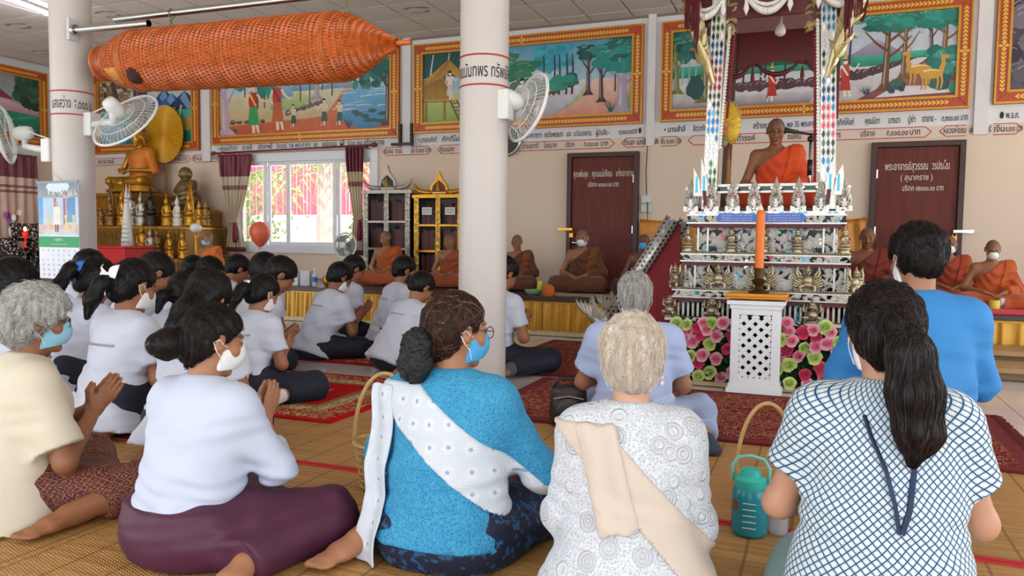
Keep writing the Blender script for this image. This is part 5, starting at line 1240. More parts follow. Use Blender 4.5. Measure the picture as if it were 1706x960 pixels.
def mask(P, m, par, strap=True, kind='flat'):
    f = Field(P.hc-.14*P.hs, P.hc+.15*P.hs, .006); s = P.hs; H = P.H; h = P.h
    f.add(Ell(h(0, .028, -.038), (.064*s, .071*s, .088*s), H), .03); f.add(Ell(h(0, .085, -.03), (.034*s, .034*s, .04*s), H), .04); f.inflate(.004)
    f.cut(h(0, 0, .002), H@V(0, -.12, 1)); f.cut(h(0, 0, -.103), H@V(0, .25, -1)); f.cut(h(0, .022, 0), H@V(0, -1, .1))
    o = field_obj('face_mask', f, m, par)
    if strap:
        q = MB()
        for sg in (-1, 1):
            for z in (-.008, -.08): q.tube([Vector(h(sg*.066, .03, z)), Vector(h(sg*.081, .012, z*.6)), Vector(h(sg*.089, -.012, .012 if z > -.05 else -.03)), Vector(h(sg*.085, -.03, .0))], .0016, 5)
        tag(q.build('ear_loops', mat('mask_elastic', '#e9e9ea', 0.6), o), kind='stuff')
    return o
def glasses(P, par, m):
    q = MB(); h = P.h
    for s in (-1, 1):
        q.tube([Vector(h(s*.034+cos(a)*.024, .108-abs(cos(a)-(-s))*0, .008+sin(a)*.019)) for a in np.linspace(0, 2*pi, 17)[:-1]], .0017, 5, closed=True)
        q.tube([Vector(h(s*.058, .107, .014)), Vector(h(s*.08, .05, .016)), Vector(h(s*.087, -.005, .018)), Vector(h(s*.083, -.022, .004))], .0017, 5)
    q.tube([Vector(h(-.01, .109, .012)), Vector(h(0, .114, .016)), Vector(h(.01, .109, .012))], .0017, 5)
    return q.build('glasses', m, par)
def strands(P, f, n, ln, flow, m, par, name='hair_strands', r=.0011, off=.0015, seed=0, segs=9, lift=.0):
    """fine locks that follow the hair surface"""
    g = np.random.default_rng(seed); v, F = f.polygons()
    if not len(v): return
    p = v[g.integers(0, len(v), n)].astype(float); L = ln*(.6+.6*g.random(n)); path = [p.copy()]; jit = g.normal(0, .25, (n, 3)); lf = lift*g.random(n)
    for k in range(segs):
        N_ = f.grad(p); N_ /= np.linalg.norm(N_, axis=1)[:, None]+1e-6; d = flow(p)+jit*.6; d -= N_*np.sum(d*N_, 1)[:, None]; d /= np.linalg.norm(d, axis=1)[:, None]+1e-6
        p = p+d*(L/segs)[:, None]; val = f.at(p); val = np.clip(val, -.03, .03); p = p-N_*(val-off-lf*(k+1)/segs)[:, None]; path.append(p.copy())
    A = np.stack(path, 1); T_ = np.gradient(A, axis=1); T_ /= np.linalg.norm(T_, axis=2)[..., None]+1e-9; up = np.array([.3, .2, 1.0]); s1 = np.cross(T_, up); s1 /= np.linalg.norm(s1, axis=2)[..., None]+1e-9; s2 = np.cross(T_, s1)
    w = r*(1-.75*np.linspace(0, 1, segs+1))[None, :, None]; ring = np.stack([A+s1*w, A-s1*w*.5+s2*w*.87, A-s1*w*.5-s2*w*.87], 2); vs = ring.reshape(-1, 3)
    base = (np.arange(n)*(segs+1)*3)[:, None, None]; sg = (np.arange(segs)*3)[None, :, None]; k3 = np.arange(3)[None, None, :]; a = base+sg+k3; b_ = base+sg+(k3+1) % 3
    F = np.stack([a, b_, b_+3, a+3], 3).reshape(-1, 4); me = raw_mesh(name, vs, F, True); me.materials.append(m); o = obj_from(name, me, par); o['kind'] = 'stuff'; return o
def back_text(P, f, txt, z, w, h, m, par, x0=None):
    me = text_mesh(txt, h, w, .004); me.materials.append(m); n = len(me.vertices); co = np.zeros(n*3, np.float32); me.vertices.foreach_get('co', co); co = co.reshape(-1, 3).astype(float)
    x = (-w/2 if x0 is None else x0)+co[:, 0]; Pt = P.B[None]+P.X[None]*x[:, None]*1+P.S[None]*(z+co[:, 1])[:, None]-P.Fw[None]*.26
    for _ in range(40): Pt = Pt+P.Fw[None]*np.clip(f.at(Pt)-.0025, -.02, .05)[:, None]*.8
    me.vertices.foreach_set('co', Pt.astype(np.float32).ravel()); me.update(); return obj_from('lettering', me, par)
# ------------------------------------------------------------------ pupils in white polo shirts
polo = mat('white_polo', '#cdd2e2', 0.75, vary=0.03, vscale=12, bump=0.12, bscale=120, sheen=0.15)
navy = mat('navy_trousers', '#141a2c', 0.75, bump=0.15, bscale=90); stripe = mat('red_piping', '#8a1f2c', 0.7)
sock_w = mat('white_sock', '#dcdbe0', 0.85, bump=.3, bscale=160); sock_g = mat('grey_sock', '#565a60', 0.9, bump=.3, bscale=160)
mask_blue = mat('mask_light_blue', '#8fc4d8', 0.7, bump=.2, bscale=60, stretch=(.2, .2, 3)); mask_white = mat('mask_white', '#ececec', 0.7); mask_black = mat('mask_black', '#15151a', 0.7); mask_brblue = mat('mask_bright_blue', '#4fa8dc', 0.7, bump=.2, bscale=60, stretch=(.2, .2, 3))
grey_ink = mat('grey_print', '#6a5f52', 0.7)
rib_blue = mat('ribbon_blue', '#1f62b8', 0.4); rib_white = mat('ribbon_white', '#f0f0f4', 0.5)
def tail_hair(P, f, pts, rad):
    pts = [P.h(*p) if len(p) == 3 else p for p in pts]
    for i in range(len(pts)-1): f.add(Cap(pts[i], pts[i+1], rad[i], rad[i+1]), .02)
def ribbon(P, p, m, par, size=.05):
    q = MB(); c = Vector(P.h(*p)); H = Matrix(P.H.tolist())
    for s in (-1, 1):
        q.grid(lambda u, v: c+H@Vector((s*size*(.05+u), -.012-.022*sin(pi*u)*(1 if v > .5 else .3), (v-.5)*size*(.3+.9*u)+.02*u)), 6, 4)
        q.grid(lambda u, v: c+H@Vector((s*size*(.1+.45*u)+(v-.5)*.022, -.016-.01*sin(3*u), -size*1.7*u)), 6, 2)
    q.ball(c+H@Vector((0, -.016, 0)), .014, 8, 6)
    o = q.build('ribbon', m, par, smooth=True); sm = o.modifiers.new('thick', 'SOLIDIFY'); sm.thickness = .002; return o
def pupil(px, py, D, phi, label, girl=False, lean=22, pitch=30, yaw=0, roll=0, arms='pray', legs='side', fs=1, hairk=None, tail=None, rib=None, msk=None, txt=False, sock=None, vox=.014, scale=None, skin=None, z0=0.0, headscale=1.08):
    sk = skin or rnd.choice(['#a06a4a', '#8f5a3e', '#b07a58', '#9a6446'])
    P = Person(lean=lean, pitch=pitch, yaw=yaw, roll=roll, arms=arms, legs=legs, fs=fs, girth=.94 if girl else 1.0, shoulder=.96 if girl else 1.06, female=girl, skin=sk, vox=vox, headscale=headscale)
    if legs == 'heel':
        for L in P.leg: L[1][1] = .30; L[1][0] *= .9; L[2][1] = -.06; L[3][1] = -.2
        if arms == 'pray': P.el = [P.T(s_*.205, .08, .17) for s_ in (-1, 1)]; P.wr = [P.T(s_*.022, .225, .23) for s_ in (-1, 1)]
    body = field_obj('person', P.build_body(vox=max(vox*.8, .0095)), skin_m, None, P.skincol); lrs = orient(P, px, py, D, phi, z0, extra=.015, scale=scale); place(body, lrs)
    tag(body, label, 'person', 'pupils in white shirts')
    f = shirt(P, .66, .016, .066, hem=-.085, fold=.009, seed=int(px), flare=.025 if not girl else (.08 if legs == 'heel' else .06)); o = field_obj('shirt', f, polo, body)
    cf = Field(P.nb-.12, P.nb+.12, .008); cf.add(Cap(P.nb-P.S*.03, P.nb+P.S*.022, (.075, .072), (.062, .06), flat=(1, 1)), .01); cf.sub(Cap(P.nb-P.S*.06, P.nb+P.S*.1, (.06, .058), (.054, .052)), .004); cf.sub(Cap(P.nb+P.Fw*.1-P.S*.1, P.nb+P.Fw*.06+P.S*.08, .014, .03), .004)
    field_obj('collar', cf, polo, o)
    field_obj('trousers' if not girl else 'skirt', legs_field(P, .02, skirt=girl, shank=.92 if not girl else .6), navy, body)
    if sock:
        for L in P.leg:
            sf = Field(np.minimum(L[2], L[3])-.16, np.maximum(L[2], L[3])+.2, .01); d = nrm(L[3]-L[2]); sf.add(Cap(L[2]+(L[1]-L[2])*.3, L[2], .046, .044), .03); sf.add(Cap(L[2]-d*.04+V(0, 0, -.01), L[2]+d*.17+V(0, 0, -.018), (.043, .042), (.045, .028), side=np.cross(d, V(0, 0, 1))), .03); field_obj('sock', sf, sock, body)
    hf = P.hair(hairk or ('pony' if girl else 'boy'))
    if tail: tail_hair(P, hf, tail[0], tail[1])
    ho = field_obj('hair', hf, HAIR['black'], body)
    if D < 5.2: strands(P, hf, 260, .08, (lambda p: np.tile(P.H@V(0, -.55, -.85), (len(p), 1))), HAIR['black'], ho, r=.0016, seed=int(px))
    if rib: ribbon(P, rib[0], rib[1], body, rib[2] if len(rib) > 2 else .055)
    if msk: mask(P, msk, body, strap=D < 6)
    if txt: back_text(P, f, 'โรงเรียนบ้านหนองสะแกสามัคคี', .31, .2, .014, grey_ink, o)
    return body
TAIL = ([(0, -.1, .0), (0, -.15, -.04), (0, -.17, -.12), (0, -.16, -.2)], [.03, .042, .036, .014])
TAILL = ([(0, -.1, .03), (0, -.155, -.01), (0, -.17, -.12), (0, -.15, -.24)], [.028, .04, .036, .012])
LONG = ([(0, -.06, -.04), (0, -.09, -.12), (0, -.1, -.2), (0, -.09, -.28)], [.07, .075, .07, .03])
pupil(0, 422, 5.35, 25, 'pupil in white at the far left edge, only dark hair and cheek showing', pitch=25, legs='heel', z0=.006)
pupil(40, 432, 4.22, 22, 'pupil with dark hair tied by a blue ribbon, behind the grey haired woman', girl=True, tail=TAIL, rib=((-.02, -.13, -.03), rib_blue, .06), legs='heel', z0=.006)
pupil(156, 416, 6.3, 18, 'boy pupil in front of the red box with short black hair', pitch=20, legs='heel', z0=.006)
pupil(176, 431, 4.98, 28, 'girl pupil with loose ponytail and big blue ribbon', girl=True, tail=TAILL, rib=((0, -.13, .0), rib_blue, .06), legs='heel', z0=.006)
pupil(234, 433, 4.2, 30, 'girl pupil with a white bow in her ponytail, side view', girl=True, tail=TAIL, rib=((0, -.125, .01), rib_white, .062), msk=mask_white, txt=True, lean=10, pitch=22, vox=.011, legs='heel', z0=.006)
pupil(280, 426, 5.75, 48, 'boy pupil bowing over joined hands behind the girl with the white bow', lean=30, pitch=40, legs='heel', z0=.006)
pupil(331, 427, 8.0, 35, 'boy pupil before the gilt altar, left of a matching dark head', legs='heel', z0=.006)
pupil(360, 429, 6.99, 38, 'boy pupil before the gilt altar with head bent under the orange robe', legs='heel', z0=.006)
pupil(318, 455, 5.1, 18, 'girl pupil with a low ponytail left of the longest black bob', girl=True, hairk='long', tail=([(-.02, -.09, -.06), (-.02, -.14, -.1), (-.02, -.13, -.2)], [.04, .04, .015]), lean=15, legs='heel', z0=.006)
pupil(360, 451, 3.9, 14, 'girl pupil with smooth long black hair above the bun haired woman', girl=True, hairk='long', tail=LONG, lean=14, txt=True, legs='heel', z0=.006)
pupil(408, 427, 7.75, 48, 'boy pupil with rounded short hair below the orange balloon', lean=28, pitch=35, legs='heel', z0=.006)
pupil(446, 422, 6.8, 30, 'boy pupil with thick curly hair under the window', hairk='mop', lean=14, pitch=18, legs='heel', z0=.006)
pupil(487, 434, 6.17, 60, 'boy pupil with head bent low beside the dais table', lean=30, pitch=45, legs='heel', z0=.006)
pupil(449, 458, 5.05, 32, 'girl pupil with white hair tie and white socks on the front rug', girl=True, tail=TAIL, rib=((0, -.125, -.0), rib_white, .018), sock=sock_w, fs=1, lean=16, msk=mask_white, txt=True, legs='side', z0=.006)
pupil(578, 440, 6.85, 46, 'boy pupil with hands raised to his masked face on the middle rug', arms='prayhigh', lean=24, pitch=36, msk=mask_white, txt=True, legs='cross', z0=.006)
pupil(600, 428, 7.85, 52, 'boy pupil half hidden behind the one with raised hands', lean=18, pitch=35, legs='heel', z0=.006)
pupil(680, 427, 7.49, 60, 'boy pupil in a black face mask left of the middle column', lean=16, pitch=20, msk=mask_black, txt=True, legs='heel', z0=.006)
pupil(716, 457, 6.38, 48, 'boy pupil bowing low right beside the middle column', lean=30, pitch=42, txt=True, legs='side', z0=.006)
pupil(853, 431, 6.29, 50, 'pupil seated right of the middle column with grey socks', lean=12, pitch=38, sock=sock_g, fs=1, legs='side', z0=.006)
# ------------------------------------------------------------------ cloth patterns (they live on the cloth's own coordinates)
def patmat(name, build, rough=.75):
    mt, nt, b = _nt(name); L = nt.links.new; at = N(nt, 'ShaderNodeAttribute', attribute_name='pat'); sp = N(nt, 'ShaderNodeSeparateXYZ'); L(at.outputs['Vector'], sp.inputs[0]); b.inputs['Roughness'].default_value = rough
    def M(op, a, b_=None, c=None):
        n = N(nt, 'ShaderNodeMath', operation=op)
        for i, x in enumerate((a, b_, c)):
            if x is None: continue
            if isinstance(x, (int, float)): n.inputs[i].default_value = x
            else: L(x, n.inputs[i])
        return n.outputs[0]
    def mix(f, a, c):
        n = N(nt, 'ShaderNodeMix', data_type='RGBA')
        if isinstance(f, (int, float)): n.inputs[0].default_value = f
        else: L(f, n.inputs[0])
        for i, x in ((6, a), (7, c)):
            if isinstance(x, (str, tuple)): n.inputs[i].default_value = rgba(C(x))
            else: L(x, n.inputs[i])
        return n.outputs[2]
    build(nt, L, b, at.outputs['Vector'], sp.outputs[0], sp.outputs[1], M, mix); return mt
def vor(nt, L, vec, scale, feat='F1', rnd_=1.0, d3=False):
    if d3: vec = N(nt, 'ShaderNodeTexCoord').outputs['Object']
    n = N(nt, 'ShaderNodeTexVoronoi', feature=feat, voronoi_dimensions='3D' if d3 else '2D'); n.inputs['Scale'].default_value = scale
    if 'Randomness' in n.inputs: n.inputs['Randomness'].default_value = rnd_
    L(vec, n.inputs['Vector']); return n
def bumpn(nt, L, b, h, st, dist=.004):
    n = N(nt, 'ShaderNodeBump'); n.inputs['Strength'].default_value = st; n.inputs['Distance'].default_value = dist; L(h, n.inputs['Height']); L(n.outputs[0], b.inputs['Normal'])
def tri(M, x): return M('ABSOLUTE', M('SUBTRACT', M('FRACT', x), .5))
def check_blouse(nt, L, b, vec, u, v, M, mix):
    s = 47.0; a = M('MULTIPLY', M('ADD', u, v), s); c = M('MULTIPLY', M('SUBTRACT', u, v), s); ta, tc = tri(M, a), tri(M, c)
    line = M('MAXIMUM', M('GREATER_THAN', ta, .415), M('GREATER_THAN', tc, .415)); dot = M('LESS_THAN', M('ADD', M('MULTIPLY', ta, ta), M('MULTIPLY', tc, tc)), .07)
    petal = M('MULTIPLY', M('LESS_THAN', M('MINIMUM', ta, tc), .17), M('LESS_THAN', M('MAXIMUM', ta, tc), .36))
    base = mix(petal, '#aac4d2', '#d4dde2'); base = mix(M('MULTIPLY', dot, .6), base, '#dcd8cc'); L(mix(line, base, '#173c6a'), b.inputs['Base Color'])
def crochet(nt, L, b, vec, u, v, M, mix):
    w = vor(nt, L, vec, 105, 'DISTANCE_TO_EDGE', 1.0, True); f2 = vor(nt, L, vec, 34, 'F1', .3, True); hole = M('GREATER_THAN', w.outputs['Distance'], .2)
    big = M('MULTIPLY', M('GREATER_THAN', M('SINE', M('MULTIPLY', f2.outputs['Distance'], 17.0)), .35), M('GREATER_THAN', w.outputs['Distance'], .1)); low = M('LESS_THAN', v, .16)
    hh = M('MAXIMUM', M('MULTIPLY', hole, .55), M('MULTIPLY', M('MULTIPLY', big, low), .75)); nz = N(nt, 'ShaderNodeTexNoise'); nz.inputs['Scale'].default_value = 9; L(vec, nz.inputs['Vector'])
    L(mix(hh, mix(nz.outputs[0], '#2a90c4', '#49aad2'), '#2574a2'), b.inputs['Base Color']); bumpn(nt, L, b, M('SUBTRACT', 1.0, M('MULTIPLY', w.outputs['Distance'], 2.0)), .8)
def lace(nt, L, b, vec, u, v, M, mix):
    f = vor(nt, L, vec, 15, 'F1', .8, True); w = vor(nt, L, vec, 105, 'DISTANCE_TO_EDGE', 1.0, True)
    ring = M('SINE', M('MULTIPLY', f.outputs['Distance'], 40.0)); fl = M('LESS_THAN', f.outputs['Distance'], .42); ht = M('ADD', M('MULTIPLY', M('MULTIPLY', ring, fl), .6), M('MULTIPLY', M('LESS_THAN', w.outputs['Distance'], .16), .5))
    hole = M('MULTIPLY', M('MULTIPLY', M('GREATER_THAN', w.outputs['Distance'], .17), M('SUBTRACT', 1.0, fl)), .55)
    L(mix(hole, mix(M('MULTIPLY', M('GREATER_THAN', ring, .0), .5), '#cfd3da', '#e2e5ea'), '#9aa4b2'), b.inputs['Base Color']); bumpn(nt, L, b, ht, .8, .005)
def sashm(nt, L, b, vec, u, v, M, mix):
    s = 150.0; ta, tc = tri(M, M('MULTIPLY', u, s)), tri(M, M('MULTIPLY', v, s)); f = vor(nt, L, vec, 15, 'F1', .15)
    mesh_ = M('MULTIPLY', M('LESS_THAN', M('MAXIMUM', ta, tc), .3), .4); fl = M('LESS_THAN', M('ABSOLUTE', M('SUBTRACT', f.outputs['Distance'], .22)), .1); L(mix(M('MULTIPLY', M('SUBTRACT', 1.0, fl), mesh_), mix(M('MULTIPLY', M('LESS_THAN', f.outputs['Distance'], .09), .8), '#d6dae2', '#6aa4c8'), '#86aec6'), b.inputs['Base Color']); bumpn(nt, L, b, M('MAXIMUM', ta, tc), .5, .002)
def ikat(nt, L, b, vec, u, v, M, mix):
    tc = N(nt, 'ShaderNodeTexCoord'); mp = N(nt, 'ShaderNodeMapping'); mp.inputs['Scale'].default_value = (16, 16, 26); mp.inputs['Rotation'].default_value = (0, .5, .6); L(tc.outputs['Object'], mp.inputs[0]); w = N(nt, 'ShaderNodeTexVoronoi', feature='F1', distance='MANHATTAN'); w.inputs['Scale'].default_value = 1.6; w.inputs['Randomness'].default_value = .35; L(mp.outputs[0], w.inputs['Vector']); nz = N(nt, 'ShaderNodeTexNoise'); nz.inputs['Scale'].default_value = 40; L(mp.outputs[0], nz.inputs['Vector'])
    d = M('ADD', w.outputs['Distance'], M('MULTIPLY', M('SUBTRACT', nz.outputs[0], .5), .25)); ring = M('GREATER_THAN', M('SINE', M('MULTIPLY', d, 15.0)), .45); core = M('LESS_THAN', d, .16)
    L(mix(core, mix(ring, '#451620', '#8f5a34'), '#a8402a'), b.inputs['Base Color'])
def navyprint(nt, L, b, vec, u, v, M, mix):
    tc = N(nt, 'ShaderNodeTexCoord'); w = N(nt, 'ShaderNodeTexNoise'); w.inputs['Scale'].default_value = 40; w.inputs['Detail'].default_value = 4; L(tc.outputs['Object'], w.inputs['Vector']); L(mix(M('GREATER_THAN', w.outputs[0], .56), '#121a33', '#24507a'), b.inputs['Base Color'])
M_CHECK, M_CRO, M_LACE, M_SASH, M_IKAT, M_NAVYP = [patmat(n, f) for n, f in (('check_blouse', check_blouse), ('blue_crochet', crochet), ('white_lace', lace), ('white_sash', sashm), ('ikat_silk', ikat), ('navy_print', navyprint))]
def band(P, f, a, c, hw, out, ylim=None, zlim=None, inner=.0):
    """part of the inflated garment f between two slanting lines through (x,z) points a and c of the back"""
    g = f.copy().inflate(out); d = nrm(V(c[0]-a[0], 0, c[1]-a[1])); n = V(-d[2], 0, d[0]); nw = P.X*n[0]+P.S*n[2]; p0 = P.T(a[0], 0, a[1]); g.cut(p0+nw*hw, nw); g.cut(p0-nw*hw, -nw)
    if ylim is not None: g.cut(P.T(0, ylim, 0), P.Fw)
    if zlim is not None:
        if zlim[0] is not None: g.cut(P.T(0, 0, zlim[0]), -P.S)
        if zlim[1] is not None: g.cut(P.T(0, 0, zlim[1]), P.S)
    return g
def drape(P, f, xs, z1, z0, nm, m_, par, n=30, thick=.005, off=.01):
    """cloth strip hanging free from the shoulder down the back"""
    zs = np.linspace(z1, z0, n); G = np.zeros((n, len(xs), 3)); last = None
    for i, z in enumerate(zs):
        A = np.array([P.T(x, -.32, z) for x in xs]); t = np.zeros(len(xs))
        for _ in range(60): st = np.clip(f.at(A)-off, -.02, .05)*.8; A = A+P.Fw[None]*st[:, None]; t += st
        t = np.minimum(t-.32, .02); last = t if last is None else np.minimum(t, last+.0); last = np.minimum(last, last.min()+.05)
        G[i] = np.array([P.T(x+.006*sin(z*25), tt+.006*sin(x*90+z*9), z) for x, tt in zip(xs, last)])
    k = len(xs); F = np.array([(i*k+j, i*k+j+1, (i+1)*k+j+1, (i+1)*k+j) for i in range(n-1) for j in range(k-1)]); v = G.reshape(-1, 3); v[:, 2] = np.maximum(v[:, 2], .008)
    pat = np.stack([np.tile(np.array(xs), n), np.repeat(zs, k), np.zeros(n*k)], 1); me = raw_mesh(nm, v, F, True, None, pat); me.materials.append(m_); o = obj_from(nm, me, par); o.modifiers.new('sub', 'SUBSURF').render_levels = 2; o.modifiers.new('t', 'SOLIDIFY').thickness = thick; return o
def flow_down(P): return lambda p: np.tile(V(0, -.15, -1), (len(p), 1))
def flow_to(P, tie, back=.6):
    def fl(p): d = P.h(*tie)[None]-p; r = np.linalg.norm(d, axis=1)[:, None]; return np.where((r < .05) | (p[:, 2:3] < P.h(*tie)[2]-.02), np.array([[0, -.1, -1.]]), d)
    return fl
gold_m = mat('gold_chain', '#c9a04a', .3, .9); lens_dark = mat('dark_frames', '#2a2220', .4)
# --- grey haired woman in cream at far left
P = Person(lean=10, pitch=6, yaw=8, arms='prayhigh', legs='side', fs=1, girth=1.04, shoulder=1.0, female=True, skin='#94603f', vox=.008, armdata=((.25, .12, .13), (.022, .26, .29), (0, .5, .9))); P.leg[1] = [V(.09, 0, .1), V(.34, .36, .09), V(.36, .12, .055), V(.41, -.05, .045)]
w1 = field_obj('person', P.build_body(vox=.0058), skin_m, None, P.skincol); place(w1, orient(P, 62, 474, 2.95, 46, extra=.03)); tag(w1, 'grey haired woman in a cream jacket with palms joined, at far left', 'person')
f = shirt(P, .82, .018, .08, hem=-.11, fold=.005, seed=5, flare=.14); o = field_obj('jacket', f, mat('cream_jacket', '#d6cdb8', .7, vary=.02, bump=.1, bscale=150), w1)
cf = Field(P.nb-.14, P.nb+.14, .006); cf.add(Cap(P.nb-P.S*.045, P.nb+P.S*.02, (.09, .086), (.064, .064), flat=(1, 1)), .01); cf.sub(Cap(P.nb-P.S*.08, P.nb+P.S*.1, (.07, .07), (.055, .055)), .004); cf.sub(Cap(P.nb+P.Fw*.12-P.S*.1, P.nb+P.Fw*.07+P.S*.08, .02, .04), .004); field_obj('collar', cf, bpy.data.materials['cream_jacket'], o)
q = MB(); q.tube([Vector(P.T(sx*.12*P.g, -.142*P.g, .02+.006*k)) for k, sx in enumerate(np.linspace(-1, 1, 9))], .003, 5); q.build('waist_seam', bpy.data.materials['cream_jacket'], o)
field_obj('sarong', legs_field(P, .01, skirt=True, shank=.42), M_IKAT, w1)
hf = P.hair('grey', .006); ho = field_obj('hair', hf, HAIR['grey'], w1); strands(P, hf, 1500, .075, lambda p: (p-P.h(0, .02, .13)[None])+V(0, -.03, -.06), HAIR['grey'], ho, r=.0012, seed=1, lift=.016); strands(P, hf, 500, .06, lambda p: (p-P.h(0, .02, .13)[None])+V(0, -.03, -.06), mat('hair_silver', '#dedcd8', .5), ho, r=.0012, seed=2, lift=.014)
mask(P, mask_blue, w1); glasses(P, w1, lens_dark)
# --- woman with a bun, pale shirt and purple sarong
P = Person(lean=10, pitch=16, yaw=22, arms='prayhigh', legs='side', fs=1, girth=1.0, shoulder=.98, female=True, skin='#a87454', vox=.008)
w2 = field_obj('person', P.build_body(vox=.007), skin_m, None, P.skincol); place(w2, orient(P, 366, 508, 2.62, 26, extra=.012)); tag(w2, 'woman with a low dark bun in a pale shirt and purple sarong', 'person')
f = shirt(P, .45, .02, .07, hem=.01, fold=.007, seed=9, flare=.012, long=True); o = field_obj('shirt', f, mat('pale_blue_white_shirt', '#c4cce0', .75, vary=.02, bump=.08, bscale=160), w2)
lf = legs_field(P, .026, skirt=True, shank=1.0, tuck=.042)
field_obj('sarong', lf, mat('purple_silk', '#4b1a36', .6, vary=.15, vscale=12, bump=.1, bscale=60), w2)
wb = Field(*P.bounds(.12), .008); wb.add(Cap(P.T(0, -.012, -.045), P.T(0, -.01, .025), (.212, .172), (.196, .156), flat=(1, 1)), .02); field_obj('waistband', wb, mat('woven_band', '#5c2b40', .7, col2='#7a4a48', vscale=120), w2)
hf = P.hair('bun', .006); tail_hair(P, hf, [(0, -.1, -.03), (0, -.15, -.04), (-.01, -.18, -.05)], [.035, .05, .032]); ho = field_obj('hair', hf, HAIR['black'], w2); strands(P, hf, 900, .09, flow_to(P, (0, -.11, -.03)), HAIR['dark'], ho, r=.001, seed=4, lift=.004)
q = MB(); q.tube([Vector(P.h(cos(a)*.042, -.118-.006*cos(a), -.033+sin(a)*.045)) for a in np.linspace(0, 2*pi, 17)[:-1]], .009, 6, closed=True); q.build('hair_tie', mat('black_elastic', '#0c0c0e', .8), w2)
mask(P, mask_white, w2)
q = MB()
for k in range(26): a = 2*pi*k/26; c = P.nb+P.S*(.012-.022*max(0, -cos(a)))+P.X*.066*sin(a)-P.Fw*.066*cos(a); q.ball(Vector(c), .0055 if k % 2 else .004, 6, 4)
q.build('necklace', gold_m, w2)
# --- woman in blue crochet with a white sash
P = Person(lean=6, pitch=6, yaw=38, arms='low', legs='side', fs=-1, girth=1.02, shoulder=1.0, female=True, skin='#a67252', vox=.008, armdata=((.29, .09, .19), (.2, .29, .16), (-.1, .9, .3))); P.leg[1] = [V(-.09, 0, .1), V(-.25, .23, .09), V(-.26, -.1, .06), V(-.32, -.26, .045)]
w3 = field_obj('person', P.build_body(vox=.007), skin_m, None, P.skincol); place(w3, orient(P, 762, 486, 2.56, 20, extra=.014)); tag(w3, 'woman in a blue crochet top and white lace sash with a large black bun', 'person')
f = shirt(P, .3, .02, .075, hem=-.04, fold=.005, seed=2, flare=.03, long=True); o = field_obj('crochet_top', f, M_CRO, w3, None, torso_pat(P))
field_obj('sash', band(P, f, (-.15, .43), (.2, .16), .072, .009, zlim=(None, .455)), M_SASH, w3, None, torso_pat(P))
drape(P, f, [-.255, -.23, -.205, -.18, -.155], .44, -.12, 'sash_end', M_SASH, w3)
field_obj('skirt', legs_field(P, .026, skirt=True, shank=.62), M_NAVYP, w3)
hf = P.hair('bun', .006); ho = field_obj('hair', hf, HAIR['dark'], w3); strands(P, hf, 1100, .1, flow_to(P, (0, -.12, -.06)), hairmat('hair_brown', '#2a1812', '#5a3a2a'), ho, r=.001, seed=6, lift=.003); strands(P, hf, 140, .09, flow_to(P, (0, -.12, -.06)), mat('hair_light_streak', '#8a6a52', .5), ho, r=.001, seed=7, lift=.003)
bf = Field(P.hc-.28, P.hc+.2, .006); bf.add(Ell(P.h(0, -.135, -.045), (.06, .05, .055), P.H), .02); bf.add(Ell(P.h(0, -.135, -.11), (.068, .055, .062), P.H), .02); bf.warp(lambda X, Y, Z: .003*np.sin(X*120+7*np.sin(Z*60))+.003*np.sin(Z*110+5*np.sin(X*70))); field_obj('bun_net', bf, mat('black_net', '#0a0a0d', .5, bump=.6, bscale=160), w3)
mask(P, mask_brblue, w3); glasses(P, w3, lens_dark)
q = MB()
for sg in (-1, 1): q.ball(Vector(P.h(sg*.086, .0, -.034)), .005, 8, 6)
tag(q.build('earrings', gold_m, w3), kind='stuff')
# --- elderly woman in white lace
P = Person(lean=5, pitch=12, yaw=0, arms='lap', legs='heel', fs=1, girth=.95, shoulder=.88, female=True, skin='#c99a80', vox=.008, armdata=((.22, .05, .15), (.08, .26, .04), (0, .75, -.3)))
w4 = field_obj('person', P.build_body(vox=.008), skin_m, None, P.skincol); place(w4, orient(P, 1054, 522, 2.2, 8, extra=.014)); tag(w4, 'elderly white haired woman in white lace with a beige shoulder cloth', 'person')
f = shirt(P, .5, .02, .075, hem=-.07, fold=.006, seed=13, flare=.09, long=True); o = field_obj('lace_jacket', f, M_LACE, w4, None, torso_pat(P))
q = MB(); rnd2 = random.Random(4)
for k in range(90):
    a = 2*pi*k/90; rx, ry = (.178*P.g+.02+.09), (.135*P.g+.02+.09); c = P.T(rx*sin(a), -.012-ry*cos(a), -.07-.012*(k % 2)); q.ball(Vector(c), .014, 7, 4, (1, 1, .8))
tag(q.build('scalloped_hem', mat('lace_edge', '#d8dce2', .8), o), kind='stuff')
beige = mat('beige_cloth', '#cfc0b2', .8, vary=.03, bump=.15, bscale=130)
field_obj('shoulder_cloth', band(P, f, (-.11, .40), (.2, .07), .055, .010, ylim=.05, zlim=(None, .445)), beige, w4)
g = f.copy().inflate(.020); dv = nrm(V(.09, 0, -.32)); nn = P.X*(-dv[2])+P.S*dv[0]; p0 = P.T(-.1, 0, .43); g.cut(p0+nn*.058, nn); g.cut(p0-nn*.055, -nn); g.cut(P.T(0, -.02, 0), P.Fw); g.cut(P.T(0, 0, .17), nrm(-P.S+P.X*.25)); g.cut(P.T(0, 0, .445), P.S); g.warp(lambda X, Y, Z: .004*np.sin(X*95+Z*18)); field_obj('cloth_end', g, beige, w4)
cf = Field(P.nb-.14, P.nb+.14, .006); cf.add(Cap(P.nb-P.S*.03, P.nb+P.S*.026, (.085, .08), (.064, .064), flat=(1, 1)), .01); cf.sub(Cap(P.nb-P.S*.08, P.nb+P.S*.1, (.066, .066), (.055, .055)), .004); field_obj('collar', cf, mat('white_collar', '#d8d9da', .7), o)
